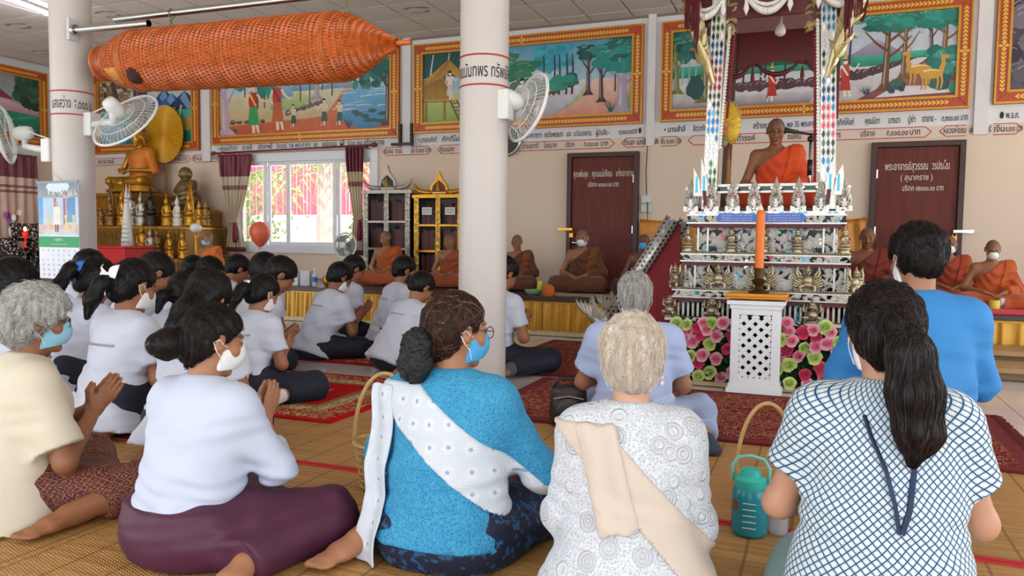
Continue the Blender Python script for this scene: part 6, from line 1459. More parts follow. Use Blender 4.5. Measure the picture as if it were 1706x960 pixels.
field_obj('skirt', legs_field(P, .004), mat('black_skirt', '#14141a', .75), w4)
hf = P.hair('white', .006); ho = field_obj('hair', hf, HAIR['white'], w4); strands(P, hf, 1900, .085, lambda p: (p-P.h(.01, .05, .15)[None])+V(0, -.02, -.08), HAIR['white'], ho, r=.0009, seed=8, lift=.006); strands(P, hf, 350, .08, lambda p: (p-P.h(.01, .05, .15)[None])+V(0, -.02, -.08), mat('hair_pinkish', '#c8a894', .5), ho, r=.0009, seed=9, lift=.003)
mask(P, mask_white, w4)
q = MB(); c = Vector(P.h(.086, .0, -.05)); q.ball(c, .006, 6, 5); q.ball(c-Vector((0, 0, .016)), .008, 6, 5); q.build('earring', mat('pearl', '#e8e6e0', .25), w4)
# --- woman with a long ponytail in a checked blouse
P = Person(lean=6, pitch=14, yaw=-6, arms='pray', legs='heel', seat=.1, fs=-1, girth=1.0, shoulder=.98, female=True, skin='#c08e72', vox=.008, armdata=((.245, .07, .15), (.06, .29, .13), (0, .6, .8)))
w5 = field_obj('person', P.build_body(vox=.008), skin_m, None, P.skincol); place(w5, orient(P, 1472, 470, 1.98, 17, extra=.014)); tag(w5, 'woman with a long black ponytail in a blue and white checked blouse', 'person')
f = shirt(P, .6, .02, .075, hem=-.19, fold=.005, seed=21, flare=.075); o = field_obj('blouse', f, M_CHECK, w5, None, torso_pat(P))
cf = Field(P.nb-.14, P.nb+.14, .006); cf.add(Cap(P.nb-P.S*.03, P.nb+P.S*.03, (.074, .072), (.062, .062), flat=(1, 1)), .01); cf.sub(Cap(P.nb-P.S*.08, P.nb+P.S*.1, (.06, .06), (.055, .055)), .004); field_obj('collar', cf, mat('navy_collar', '#17365f', .7), o)
field_obj('skirt', legs_field(P, .008, skirt=True), mat('teal_skirt', '#8fb0b4', .75), w5)
def onback(pts, off=.004):
    A = np.array([P.T(x, -.3, z) for x, z in pts])
    for _ in range(50): A = A+P.Fw[None]*np.clip(f.at(A)-off, -.02, .05)[:, None]*.8
    return [Vector(a) for a in A]
q = MB(); q.tube(onback([(-.06, .42), (-.045, .37), (-.015, .30), (.005, .22), (.015, .155)]), .007, 6, flat=.4); q.tube(onback([(.06, .42), (.05, .36), (.045, .28), (.035, .21), (.02, .155)]), .007, 6, flat=.4); q.build('lanyard', mat('lanyard_navy', '#16264a', .6), o)
hf = P.hair('pony', .006); tail_hair(P, hf, [(0, -.09, .01), (.0, -.145, .0), (.012, -.165, -.07), (.02, -.16, -.16), (.03, -.145, -.25), (.02, -.13, -.315)], [.03, .034, .05, .058, .05, .014]); ho = field_obj('hair', hf, HAIR['black'], w5)
strands(P, hf, 1500, .11, flow_to(P, (0, -.12, .005)), HAIR['dark'], ho, r=.0010, seed=11, lift=.003); strands(P, hf, 500, .14, flow_to(P, (0, -.12, .005)), mat('hair_sheen', '#3a302e', .35), ho, r=.0009, seed=12, lift=.002)
q = MB(); q.tube([Vector(P.h(cos(a)*.036, -.128, .003+sin(a)*.036)) for a in np.linspace(0, 2*pi, 17)[:-1]], .007, 6, closed=True); q.build('hair_tie', bpy.data.materials['black_elastic'], w5)
mask(P, mask_white, w5)
# --- grey haired man in pale blue
P = Person(lean=8, pitch=14, yaw=0, arms='pray', legs='side', fs=1, girth=1.02, shoulder=1.08, skin='#a06c50', vox=.009)
m1 = field_obj('person', P.build_body(vox=.0085), skin_m, None, P.skincol); place(m1, orient(P, 1058, 452, 4.15, 6, extra=.012)); tag(m1, 'grey haired man in a pale blue shirt and trousers facing the pulpit', 'person')
pb = mat('pale_blue_shirt', '#a9b8dc', .75, vary=.02, bump=.1, bscale=150); f = shirt(P, .7, .018, .075, hem=-.06, fold=.007, seed=31, flare=.035); o = field_obj('shirt', f, pb, m1)
cf = Field(P.nb-.14, P.nb+.14, .007); cf.add(Cap(P.nb-P.S*.035, P.nb+P.S*.03, (.082, .078), (.064, .064), flat=(1, 1)), .01); cf.sub(Cap(P.nb-P.S*.08, P.nb+P.S*.1, (.066, .066), (.055, .055)), .004); field_obj('collar', cf, pb, o)
field_obj('trousers', legs_field(P, .026, shank=.95), mat('pale_blue_trousers', '#98a8cc', .75), m1)
hf = P.hair('salt', .007); ho = field_obj('hair', hf, HAIR['salt'], m1); strands(P, hf, 900, .045, lambda p: (p-P.h(0, .0, .14)[None])+V(0, 0, -.05), HAIR['grey'], ho, r=.0011, seed=14, lift=.004); mask(P, mask_white, m1)
for L in P.leg[1:]:
    sf = Field(np.minimum(L[2], L[3])-.16, np.maximum(L[2], L[3])+.2, .009); d = nrm(L[3]-L[2]); sf.add(Cap(L[2]-d*.04+V(0, 0, -.01), L[2]+d*.17+V(0, 0, -.018), (.044, .042), (.046, .03), side=np.cross(d, V(0, 0, 1))), .03); field_obj('sock', sf, mat('charcoal_sock', '#3a4350', .9), m1)
# --- man in a bright blue jacket
P = Person(lean=4, pitch=12, yaw=-12, arms='pray', legs='heel', seat=.28, girth=1.0, shoulder=1.0, skin='#a4704f', vox=.009)
m2 = field_obj('person', P.build_body(vox=.009), skin_m, None, P.skincol); place(m2, orient(P, 1527, 371, 2.8, 14, extra=.016)); tag(m2, 'man kneeling in a bright blue jacket with short black hair', 'person')
bj = mat('blue_jacket', '#2f80c2', .75, vary=.04, vscale=8, bump=.2, bscale=170); f = shirt(P, .55, .022, .075, hem=-.1, fold=.005, seed=41, flare=.03, long=True); o = field_obj('jacket', f, bj, m2)
cf = Field(P.nb-.14, P.nb+.14, .007); cf.add(Cap(P.nb-P.S*.035, P.nb+P.S*.036, (.082, .078), (.066, .066), flat=(1, 1)), .01); cf.sub(Cap(P.nb-P.S*.08, P.nb+P.S*.1, (.066, .066), (.056, .056)), .004); field_obj('collar', cf, bj, o)
q = MB(); q.tube([Vector(P.nb+P.S*(-.02-.012*cos(a))+P.X*.078*sin(a)-P.Fw*.076*cos(a)) for a in np.linspace(-2, 2, 21)], .005, 6); q.build('lanyard', mat('lanyard_red', '#9a4a58', .6, col2='#3a3a6a', vscale=160), o)
q = MB(); q.tube([Vector(a) for a in [P.T(0, -.17, z) for z in (.38, .3, .2, .1, .0)]], .002, 5); field_obj('trousers', legs_field(P, .024), mat('dark_trousers', '#23252c', .75), m2)
hf = P.hair('boy', .006); ho = field_obj('hair', hf, HAIR['black'], m2); strands(P, hf, 1000, .05, lambda p: (p-P.h(0, .01, .15)[None])+V(0, 0, -.05), HAIR['dark'], ho, r=.0012, seed=15, lift=.006); mask(P, mask_white, m2)
# ------------------------------------------------------------------ monks
DZ = 0.43
MZ = 0.44
def monk(px, py, Y, label, robe, robe2, msk=None, specs=False, z0=MZ, pitch=16, yaw=0, lean=6, arms='lap', heading=(0, -1), vox=.011, skin='#9a6847', bodyvox=.009):
    P = Person(lean=lean, pitch=pitch, yaw=yaw, arms=arms, legs='cross', girth=1.02, shoulder=1.06, skin=skin, vox=vox, bald=True)
    w = onY(px, py, Y); D = topix(w)[2]
    b_ = field_obj('person', P.build_body(vox=bodyvox), skin_m, None, P.skincol); place(b_, orient(P, px, py, D, 0, z0, heading=heading)); tag(b_, label, 'person', 'monks in saffron robes')
    rm = mat('robe_'+robe, robe, .8, vary=.08, vscale=7, bump=.25, bscale=28, sheen=.2); rm2 = mat('robe_'+robe2, robe2, .8, vary=.08, vscale=7, bump=.25, bscale=28)
    f = Field(*P.bounds(.12), vox); P.torso(f, .022); f.add(Cap(P.sh[0], P.el[0], .078, .07), .05); f.add(Cap(P.el[0], P.el[0]+(P.wr[0]-P.el[0])*.8, .07, .055, flat=(0, 1)), .04); f.add(Cap(P.T(-.05, 0, .4), P.nb+P.X*-.03, .07, .06), .04)
    f.warp(lambda X, Y, Z: .006*np.sin(70*(Z*.75-X*.65)+6*np.sin(X*11+Y*9))); full = f.copy()
    n = P.X*.6+P.S*.8; p0 = P.T(-.055, 0, .445); f.cut(p0, n); f.sub(Cap(P.nb-P.S*.02, P.nb+P.S*.1, .058, .06), .01)
    for i in (1,): f.sub(Cap(P.sh[1], P.el[1], .06, .05), .01)
    field_obj('robe', f, rm, b_)
    g = legs_field(P, .032, skirt=True, shank=1.0); field_obj('lower_robe', g, rm, b_)
    s = full.copy().inflate(.011); s.cut(P.T(-.035, 0, 0), P.X*.98+P.S*.2); s.cut(P.T(-.15, 0, 0), -P.X*.98-P.S*.2); s.cut(P.T(0, 0, .03), -P.S); s.cut(P.T(0, -.05, 0), -P.Fw); s.sub(Cap(P.nb-P.S*.02, P.nb+P.S*.1, .062, .064), .01); field_obj('folded_sash', s, rm2, b_)
    if msk: mask(P, msk, b_)
    if specs: glasses(P, b_, lens_dark)
    return P, b_
YM = 8.95
monk(343, 388, 8.5, 'monk in bright orange with a pale mask beside the gilt altar', '#c8601a', '#cf6c20', mask_blue, yaw=20, pitch=20)
monk(641, 385, YM, 'monk before the silver bookcase with his head turned aside', '#a44a18', '#ab521c', yaw=8)
monk(747, 391, YM, 'monk before the gilt bookcase next to the middle column', '#8f4016', '#96461a', yaw=6)
monk(861, 391, YM, 'monk in glasses and dark brown robe right of the middle column', '#5a2a16', '#7a401a', specs=True, pitch=8)
monk(969, 383, YM, 'monk in a white mask and brown gold robe before the brown door', '#5c3010', '#74451a', mask_white, pitch=20)
monk(1073, 390, YM, 'monk in a blue mask and dark maroon robe before the gold cloth', '#48201a', '#552820', mask_brblue, pitch=10, skin='#7a4a34')
monk(1446, 379, YM, 'monk in dark red robe right behind the pulpit', '#6e2412', '#7a2a16', skin='#8a5638')
monk(1583, 393, 9.25, 'monk mostly hidden behind the man in the blue jacket', '#9a3a14', '#a44218', mask_white)
monk(1656, 401, 8.4, 'monk in orange robe and white mask at the far right', '#b04a18', '#b85420', mask_white, pitch=26)
monk(1294, 197, 6.62, 'monk in vivid orange robe reading inside the pulpit', '#cc4210', '#d44c14', None, specs=True, z0=1.315, pitch=20, heading=(.05, -1), vox=.008, bodyvox=.0065, arms='book', skin='#8f5b3c')
# microphone on its stand beside the preaching monk
mi = tag(empty('microphone_stand', (-.085, 6.42, 1.315)), 'black microphone on a chrome stand beside the preaching monk', 'microphone')
q = MB(); q.tube([(0, 0, .02), (0, 0, .55)], .011, 10); q.build('pole', steel, mi, smooth=True)
q = MB(); q.lathe([(.06, 0), (.062, .012), (.02, .02)], 20); q.build('base', mat('black_metal', '#121214', .4), mi, smooth=True)
q = MB(); q.tube([(0, 0, .26), (0, 0, .38)], .019, 10); q.build('clutch', mat('black_metal', '#121214', .4), mi, smooth=True)
q = MB(); q.tube([(.05, 0, .58), (.0, -.0, .575), (-.12, -.03, .595)], .009, 8); q.build('boom', mat('black_metal', '#121214', .4), mi, smooth=True)
q = MB(); q.ball((0, 0, .54), .026, 12, 8); q.build('knob', mat('black_metal', '#121214', .4), mi, smooth=True)
q = MB(); q.tube([(-.09, -.025, .592), (-.15, -.04, .602), (-.19, -.05, .61)], [.014, .017, .023], 12); q.build('microphone', mat('mic_grille', '#2a2522', .5), mi, smooth=True)
# ceremonial yellow fan and turned golden pole inside the pulpit
tf = tag(empty('ceremonial_fan', (-.70, 6.45, 1.315)), 'yellow gold ceremonial fan on a carved pole at the pulpit post', 'fan')
q = MB(); q.lathe([(.03, 0), (.032, .02), (.018, .05), (.024, .1), (.018, .15), (.026, .2), (.018, .26), (.02, .34), (.012, .42), (.01, .56)], 14); q.build('pole', mat('carved_brown_gold', '#8a5a24', .4, .4, vary=.2, vscale=40), tf, smooth=True)
q = MB(); q.lathe([(.001, 0), (.05, .012), (.085, .1), (.092, .18), (.07, .27), (.03, .33), (.001, .35)], 20, (0, 0, .52), sy=.18); q.build('blade', mat('yellow_brocade', '#d0a92c', .35, .4, vary=.25, vscale=40, bump=.5, bscale=80), tf, smooth=True)
q = MB()
for k in range(20): a = 2*pi*k/20; q.ball((cos(a)*.088, -.004, .70+sin(a)*.165), .008, 6, 4)
tag(q.build('trim_beads', silver, tf), kind='stuff')
for k, (z, c) in enumerate(((.62, '#c06a5a'), (.68, '#c87a6a'), (.57, '#7a7a3a'), (.53, '#8a8a6a'))):
    q = MB(); q.ball((-.035, -.03, z), .028, 10, 6, (1, .5, 1.1)); q.build('ornament', mat('fan_orn_%d' % k, c, .5), tf, smooth=True)
# ------------------------------------------------------------------ dais, cloths, mats and rugs
plank_m = mat('dais_brown', '#3b2018', .35, vary=.15, vscale=5, stretch=(.4, 3, 1)); gold_satin = mat('gold_satin', '#c8901c', .32, .25, vary=.12, vscale=6, sheen=.4)
ds = tag(empty('dais', (-1.66, 8.87, 0)), 'long low brown dais with a pleated gold satin skirt along the back wall', 'platform')
q = MB(); q.box((0, .0, .405), (13.9, 1.84, .05)); q.build('deck', plank_m, ds, bevel=.006)
q = MB(); q.box((0, .06, .19), (13.7, 1.7, .378)); q.build('frame', mat('dais_frame', '#4a3222', .7), ds)
for k in range(12):
    q = MB(); x0 = -6.9+k*1.15
    q.grid(lambda u, v: Vector((x0+u*1.145, -.885-.014*(.6+.4*(1-v))*sin(u*2*pi*9+.5*sin(u*40))-.02*(1-v), .055+.325*v)), 108, 3); o = q.build('skirt_panel', gold_satin, ds, smooth=True)
    q = MB(); q.box((x0+.575, -.9, .372), (1.14, .012, .022)); q.build('skirt_band', gold_satin, o)
q = MB(); q.box((0, -.86, .03), (13.7, .06, .058)); q.build('plinth', mat('plinth_cream', '#d8c8a4', .6), ds)
sp = tag(empty('wooden_step', (2.6, 7.42, 0)), 'low wooden step in front of the dais at the right', 'step')
for k, (y, z) in enumerate(((-.27, .10), (.25, .17))):
    q = MB(); q.box((0, y, z-.02), (3.2, .5, .04)); q.build('tread', mat('pale_wood', '#a9855c', .45, vary=.12, vscale=5, stretch=(.5, 4, 1)), sp, bevel=.004)
    q = MB(); q.box((0, y+.02, (z-.04)/2), (3.16, .42, z-.04)); q.build('riser', mat('step_riser', '#8a6a48', .6), sp)
def weave_mat(nm, c1, c2, c3, sx, sy):
    mt, nt, b = _nt(nm); L = nt.links.new; tc = N(nt, 'ShaderNodeTexCoord'); s = N(nt, 'ShaderNodeSeparateXYZ'); L(tc.outputs['Object'], s.inputs[0])
    def M(op, a, b_): n = N(nt, 'ShaderNodeMath', operation=op); [L(x, n.inputs[i]) if not isinstance(x, (int, float)) else setattr(n.inputs[i], 'default_value', x) for i, x in enumerate((a, b_))]; return n.outputs[0]
    gx = M('FLOOR', M('MULTIPLY', s.outputs[0], sx), 0.0); off = M('MULTIPLY', M('MODULO', gx, 2.0), .5); w = M('SINE', M('MULTIPLY', M('ADD', M('MULTIPLY', s.outputs[1], sy), off), 6.2832), 0.0); w2 = M('SINE', M('MULTIPLY', s.outputs[0], sx*6.2832), 0.0)
    mp = N(nt, 'ShaderNodeMapping'); mp.inputs['Scale'].default_value = (1.2, 30, 1); L(tc.outputs['Object'], mp.inputs[0]); nz = N(nt, 'ShaderNodeTexNoise'); nz.inputs['Scale'].default_value = 2.2; nz.inputs['Detail'].default_value = 3; L(mp.outputs[0], nz.inputs['Vector'])
    r = N(nt, 'ShaderNodeValToRGB'); r.color_ramp.elements[0].position = .32; r.color_ramp.elements[1].position = .68; r.color_ramp.elements[0].color = rgba(C(c1)); r.color_ramp.elements[1].color = rgba(C(c2)); L(nz.outputs[0], r.inputs[0])
    warp = M('GREATER_THAN', M('SINE', M('MULTIPLY', s.outputs[0], 6.2832*5.5), 0.0), .985); mx = N(nt, 'ShaderNodeMix', data_type='RGBA'); L(M('MULTIPLY', warp, .7), mx.inputs[0]); L(r.outputs[0], mx.inputs[6]); mx.inputs[7].default_value = rgba(C(c3)); L(mx.outputs[2], b.inputs['Base Color'])
    bp = N(nt, 'ShaderNodeBump'); bp.inputs['Strength'].default_value = .5; bp.inputs['Distance'].default_value = .003; L(M('MULTIPLY', w, w2), bp.inputs['Height']); L(bp.outputs[0], b.inputs['Normal']); b.inputs['Roughness'].default_value = .55; return mt
reed = weave_mat('reed_weave', '#9c7038', '#c8995a', '#6a4824', 60, 90); edge_red = mat('red_binding', '#c2242a', .6)
def reed_mat(x0, x1, y0, y1, label):
    e = tag(empty('reed_mat', ((x0+x1)/2, (y0+y1)/2, -.006)), label, 'mat', 'woven reed mats on the floor'); w, d = x1-x0, y1-y0
    q = MB(); q.box((0, 0, .0035), (w, d, .005)); q.build('weave', reed, e)
    for s in (-1, 1): q = MB(); q.box((0, s*(d/2-.008), .005), (w, .018, .008)); q.build('red_edge', edge_red, e)
reed_mat(-4.7, -2.36, .2, 2.91, 'reed mat under the women at the lower left'); reed_mat(-2.35, .05, .2, 2.91, 'reed mat under the women in the middle foreground'); reed_mat(.06, 2.4, .2, 2.91, 'reed mat under the woman in the checked blouse')
reed_mat(-5.4, -2.95, 2.93, 4.45, 'reed mat under the girl pupils at the left'); reed_mat(-2.94, -.5, 2.93, 4.45, 'reed mat behind the woman in blue crochet'); reed_mat(-.49, 2.1, 2.93, 4.45, 'reed mat behind the blue water jug'); reed_mat(-2.45, -1.2, 4.46, 5.0, 'small reed mat by the black bag')
def rug_mat(nm, base, ink1, ink2, sc, th=.5):
    mt, nt, b = _nt(nm); L = nt.links.new; tc = N(nt, 'ShaderNodeTexCoord'); n1 = N(nt, 'ShaderNodeTexNoise'); n1.inputs['Scale'].default_value = sc; n1.inputs['Detail'].default_value = 1.5; n1.inputs['Distortion'].default_value = 2.2; L(tc.outputs['Object'], n1.inputs['Vector'])
    def R(els, src):
        r = N(nt, 'ShaderNodeValToRGB'); r.color_ramp.interpolation = 'CONSTANT'
        while len(r.color_ramp.elements) < len(els): r.color_ramp.elements.new(.5)
        for i, (p, c) in enumerate(els): r.color_ramp.elements[i].position = p; r.color_ramp.elements[i].color = rgba(C(c))
        L(src, r.inputs[0]); return r.outputs[0]
    L(R([(0, base), (.42, ink1), (.45, ink2), (.475, base), (.53, ink2), (.555, ink1), (.60, base)], n1.outputs[0]), b.inputs['Base Color']); b.inputs['Roughness'].default_value = .95; b.inputs['Specular IOR Level'].default_value = .1
    n2 = N(nt, 'ShaderNodeTexNoise'); n2.inputs['Scale'].default_value = 300; bp = N(nt, 'ShaderNodeBump'); bp.inputs['Strength'].default_value = .3; bp.inputs['Distance'].default_value = .004; L(tc.outputs['Object'], n2.inputs['Vector']); L(n2.outputs[0], bp.inputs['Height']); L(bp.outputs[0], b.inputs['Normal']); return mt
red_pile = mat('red_pile', '#b8141c', .95, vary=.06, vscale=8, bump=.3, bscale=250, spec=.1); rug_gold = rug_mat('rug_gold_scroll', '#a8141c', '#6a5a2c', '#cdbb8a', 9); rug_cream = rug_mat('rug_cream_border', '#cbb98c', '#6a5a2c', '#8a3020', 12); rug_dark = rug_mat('rug_dark_scroll', '#6a0f18', '#b08a6a', '#8a2a2c', 13)
def rug(x0, x1, y0, y1, label, style, z=0.0, fringe=None):
    e = tag(empty('rug', ((x0+x1)/2, (y0+y1)/2, z)), label, 'rug', 'red rugs on the floor'); w, d = x1-x0, y1-y0
    if style == 'bright':
        for k, (i, m_, h) in enumerate(((0, red_pile, .009), (.05, rug_gold, .0105), (.20, rug_cream, .0115), (.30, mat('rug_olive', '#7a6a34', .95), .012), (.34, red_pile, .0127), (.52, rug_gold, .0133))):
            if w-2*i < .1 or d-2*i < .1: continue
            q = MB(); q.box((0, 0, h/2), (w-2*i, d-2*i, h)); q.build(('pile', 'scroll_border', 'cream_border', 'olive_rule', 'red_field', 'scroll_field')[k], m_, e)
    else:
        q = MB(); q.box((0, 0, .006), (w, d, .012)); q.build('pile', mat('dark_red_pile', '#6e1018', .95, vary=.1, vscale=8), e); q = MB(); q.box((0, 0, .0068), (w-.16, d-.16, .0125)); q.build('scroll_field', rug_dark, e)
    if fringe:
        q = MB(); g = random.Random(3)
        for sx in fringe:
            if sx in ('l', 'r'):
                n = int(d/.035)
                for k in range(n): y = -d/2+(k+.5)*d/n; x = (-1 if sx == 'l' else 1)*w/2; s = -1 if sx == 'l' else 1; q.tube([(x, y, .008), (x+s*.03, y+g.uniform(-.01, .01), .009), (x+s*.075, y+g.uniform(-.02, .02), .004)], [.007, .01, .003], 5)
            else:
                n = int(w/.035)
                for k in range(n): x = -w/2+(k+.5)*w/n; q.tube([(x, -d/2, .008), (x+g.uniform(-.01, .01), -d/2-.03, .009), (x+g.uniform(-.02, .02), -d/2-.07, .004)], [.007, .01, .003], 5)
        tag(q.build('fringe', mat('fringe_maroon', '#5a1018', .9), e), kind='stuff')
rug(-5.3, -2.53, 3.6, 4.93, 'bright red rug with gold scroll border under the girls in front', 'bright', .001); rug(-6.4, -2.62, 5.42, 6.7, 'bright red rug with gold scrolls under the bowing boys', 'bright', .001)
rug(-2.55, -1.15, 5.62, 7.6, 'dark red patterned rug right of the middle column', 'dark', .001, ('f',)); rug(-1.9, .35, 4.12, 5.45, 'dark red patterned rug in front of the white pedestal', 'dark', .004); rug(.37, 1.0, 4.1, 5.4, 'plain dark red rug end with tassels at the right', 'dark', .004, ('r',))
# gold cloth hung on the wall behind the pulpit
gc = mat('gold_brocade', '#c07a1e', .4, .2, vary=.2, vscale=9, bump=.4, bscale=22)
for (x0, x1, z0, z1, lab) in ((-2.13, -1.1, .44, 1.335, 'orange gold brocade cloth pinned to the wall left of the pulpit'), (.1, .5, .44, 1.36, 'orange gold cloth hanging on the wall right of the pulpit')):
    q = MB(); q.grid(lambda u, v: Vector((x0+(x1-x0)*u, YW-.055-.018*sin(u*22+v*3)*(1-.6*v)-.01*sin(v*9+u*14), z0+(z1-z0)*v-.03*sin(pi*u)*v)), 40, 16); o = q.build('wall_cloth', gc, smooth=True); o.modifiers.new('t', 'SOLIDIFY').thickness = .004; tag(o, lab, 'cloth')
# ------------------------------------------------------------------ curtains
mar = C('#6e1a30'); bei = C('#c3b294'); lin = C('#8a5a50'); cur_m = mat('curtain_satin', attr='Col', rough=.42, sheen=.3, vary=.06, vscale=4)
def curtain(name, label, top, mid, bot, zt, zm, zb, y, folds_, rod, maroon=.23, pink=False):
    e = tag(empty(name, (0, 0, 0)), label, 'curtain'); q = MB(); nu, nv = folds_*10, 44
    def edge(v):
        z = zt+(zb-zt)*v; vm = (zt-zm)/(zt-zb)
        if v < vm: t = v/vm; s = t**1.7; return [top[i]+(mid[i]-top[i])*s for i in (0, 1)]
        t = (v-vm)/(1-vm); s = t**.6; return [mid[i]+(bot[i]-mid[i])*s for i in (0, 1)]
    def f(u, v): a, c = edge(v); return Vector((a+(c-a)*u, y-.022*sin(u*2*pi*folds_)-.01*sin(u*31+v*7), zt+(zb-zt)*v))
    lt = C('#dcb9a6') if pink else bei
    for j in range(nv):
        v = (j+.5)/nv; c = mar if v < maroon else (lin if abs(v-maroon-.09) < .012 or abs(v-maroon-.13) < .012 else (mar if v > .965 else lt))
        for i in range(nu): q.add([f(i/nu, j/nv), f((i+1)/nu, j/nv), f((i+1)/nu, (j+1)/nv), f(i/nu, (j+1)/nv)], [(0, 1, 2, 3)], c)
    me_o = q.build('drape', cur_m, e, smooth=True); me_o.modifiers.new('w', 'WELD').merge_threshold = .0005; me_o.modifiers.new('t', 'SOLIDIFY').thickness = .003
    if not pink:
        q = MB(); q.tube([((mid[0]+mid[1])/2+cos(a)*(mid[1]-mid[0])*.62, y+sin(a)*.05, zm) for a in np.linspace(0, 2*pi, 17)[:-1]], .014, 6, closed=True); q.build('tie_back', mat('tie_beige', '#b9a184', .6), e)
        q = MB(); q.lathe([(.012, 0), (.03, -.05), (.04, -.22), (.034, -.3), (.001, -.31)], 10, (mid[1]-.01, y-.06, zm-.01)); q.build('tassel', mat('tassel_maroon', '#7a1e34', .7), e, smooth=True)
    return e
curtain('window_curtain', 'maroon topped beige curtain tied back left of the window', (-8.86, -8.22), (-8.66, -8.5), (-8.72, -8.36), 2.34, 1.28, .82, YW-.13, 7, True); curtain('window_curtain', 'maroon topped beige curtain tied back right of the window', (-6.5, -6.2), (-6.36, -6.22), (-6.4, -6.18), 2.38, 1.33, .80, YW-.13, 5, True)
rd = tag(empty('curtain_rod', (0, 0, 0)), 'dark red curtain rod with pointed finials above the window', 'curtain rod'); q = MB(); q.tube([(-8.95, YW-.12, 2.37), (-6.05, YW-.12, 2.40)], .014, 8); q.build('rod', mat('rod_brown', '#6a3028', .4), rd, smooth=True)
for s, x, z in ((-1, -8.95, 2.37), (1, -6.05, 2.40)): q = MB(); q.ball((x+s*.03, YW-.12, z), .035, 10, 6, (1.5, 1, 1)); q.build('finial', mat('rod_brown', '#6a3028', .4), rd, smooth=True)
for x in (-8.8, -6.2): q = MB(); q.box((x, YW-.065, 2.385), (.02, .12, .02)); q.build('bracket', mat('rod_brown', '#6a3028', .4), rd)
c2 = curtain('side_curtain', 'pinkish curtain with a maroon top band on the side wall at far left', (-.6, .6), (-.6, .6), (-.6, .6), 2.36, 1.5, .5, 0, 8, False, .2, True); c2.location = (XL+.09, 8.5, 0); c2.rotation_euler = (0, 0, radians(90))
# ------------------------------------------------------------------ fish trap of split bamboo, its poles and cords
TX0, TX1, TZ0, TZ1 = -5.68, -2.72, 2.50, 2.435
prof = [(0, .115), (.008, .128), (.05, .122), (.11, .128), (.16, .155), (.26, .205), (.40, .236), (.62, .244), (1.2, .246), (1.9, .248), (2.34, .246), (2.46, .228), (2.58, .175), (2.70, .105), (2.80, .05), (2.86, .026)]
def trr(x):
    for (a, ra), (c, rc) in zip(prof, prof[1:]):
        if a <= x <= c: return ra+(rc-ra)*(x-a)/(c-a)
    return prof[-1][1]
def tpt(x, a, dr=0.0): r = trr(x)+dr; return Vector((TX0+x, CY+cos(a)*r, TZ0+(TZ1-TZ0)*x/2.96+sin(a)*r))
ft = tag(empty('fish_trap', (0, 0, 0)), 'huge orange woven bamboo fish trap hanging between the columns', 'fish trap')
wick = mat('wicker_orange', '#a84a18', .42, vary=.3, vscale=14, coat=.2); wick2 = mat('wicker_light', '#cc6626', .4, vary=.25, vscale=20, coat=.2)
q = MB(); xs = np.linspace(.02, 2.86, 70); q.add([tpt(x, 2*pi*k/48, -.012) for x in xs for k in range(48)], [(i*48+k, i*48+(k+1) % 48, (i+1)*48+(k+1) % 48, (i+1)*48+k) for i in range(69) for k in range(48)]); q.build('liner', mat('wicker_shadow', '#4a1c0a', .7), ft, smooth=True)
q = MB(); g = random.Random(12); nS = 120
for k in range(nS):
    a = 2*pi*k/nS; X_ = np.linspace(.0, 2.85, 58); w = .6
    vs = []
    for i, x in enumerate(X_):
        hw = .0105*min(1, trr(x)/.24)**.9; aa = a+.004*sin(x*9+k); r = trr(x); da = hw/r*w; o = .004*(1 if (i+k) % 2 else -1); vs += [tpt(x, aa-da, o), tpt(x, aa, o+.004), tpt(x, aa+da, o)]
    q.add(vs, [f_ for i in range(57) for f_ in ((i*3, i*3+1, i*3+4, i*3+3), (i*3+1, i*3+2, i*3+5, i*3+4))])
tag(q.build('bamboo_slats', wick2, ft), kind='stuff')
for k, x in enumerate(list(np.arange(.2, 2.34, .042))+list(np.arange(2.36, 2.8, .04))):
    q = MB(); q.tube([tpt(x+.006*sin(a*3+k), a, .004) for a in np.linspace(0, 2*pi, 41)[:-1]], .0042, 5, closed=True); q.build('binding_ring', wick, ft)
for x, r in ((.01, .016), (.145, .014), (.405, .011), (.425, .011), (.445, .011), (2.36, .009), (2.375, .009)):
    q = MB(); q.tube([tpt(x, a, .004) for a in np.linspace(0, 2*pi, 41)[:-1]], r, 6, closed=True); q.build('rim_band', mat('wicker_rim', '#b8601e', .45, vary=.2, vscale=20), ft)
for k in range(7): q = MB(); x = .03+.016*k; q.tube([tpt(x, a, .006) for a in np.linspace(0, 2*pi, 41)[:-1]], .008, 5, closed=True); q.build('neck_coil', wick, ft)
q = MB(); q.tube([tpt(2.8, 0, -.03)*0+Vector((TX0+2.8, CY, TZ1)), Vector((TX1, CY, TZ1))], .021, 12); q.build('end_stick', wick2, ft, smooth=True)
q = MB(); q.lathe([(.075, 0), (.07, .03), (.03, .06), (.001, .062)], 18, tpt(.46+.09, -2.4, -.02), Matrix.Rotation(radians(118), 3, 'X')); q.build('entry_funnel', mat('wicker_hole', '#3a160a', .8), ft)
for k in range(12): q = MB(); a = -2.75+.05*k; q.tube([tpt(.2+.015*k, a+.1, .008), tpt(.39, -2.72+.02*k, .012)], .006, 5); q.build('plaited_strip', mat('wicker_yellow', '#d99a44', .4), ft)
pl = tag(empty('steel_pole', (0, 0, 0)), 'long stainless steel pole above the fish trap', 'pole'); q = MB(); q.tube([(-5.55, CY+.02, 2.86), (-2.3, CY+.02, 2.83)], .027, 16); q.build('tube', steel, pl, smooth=True, sharp=60)
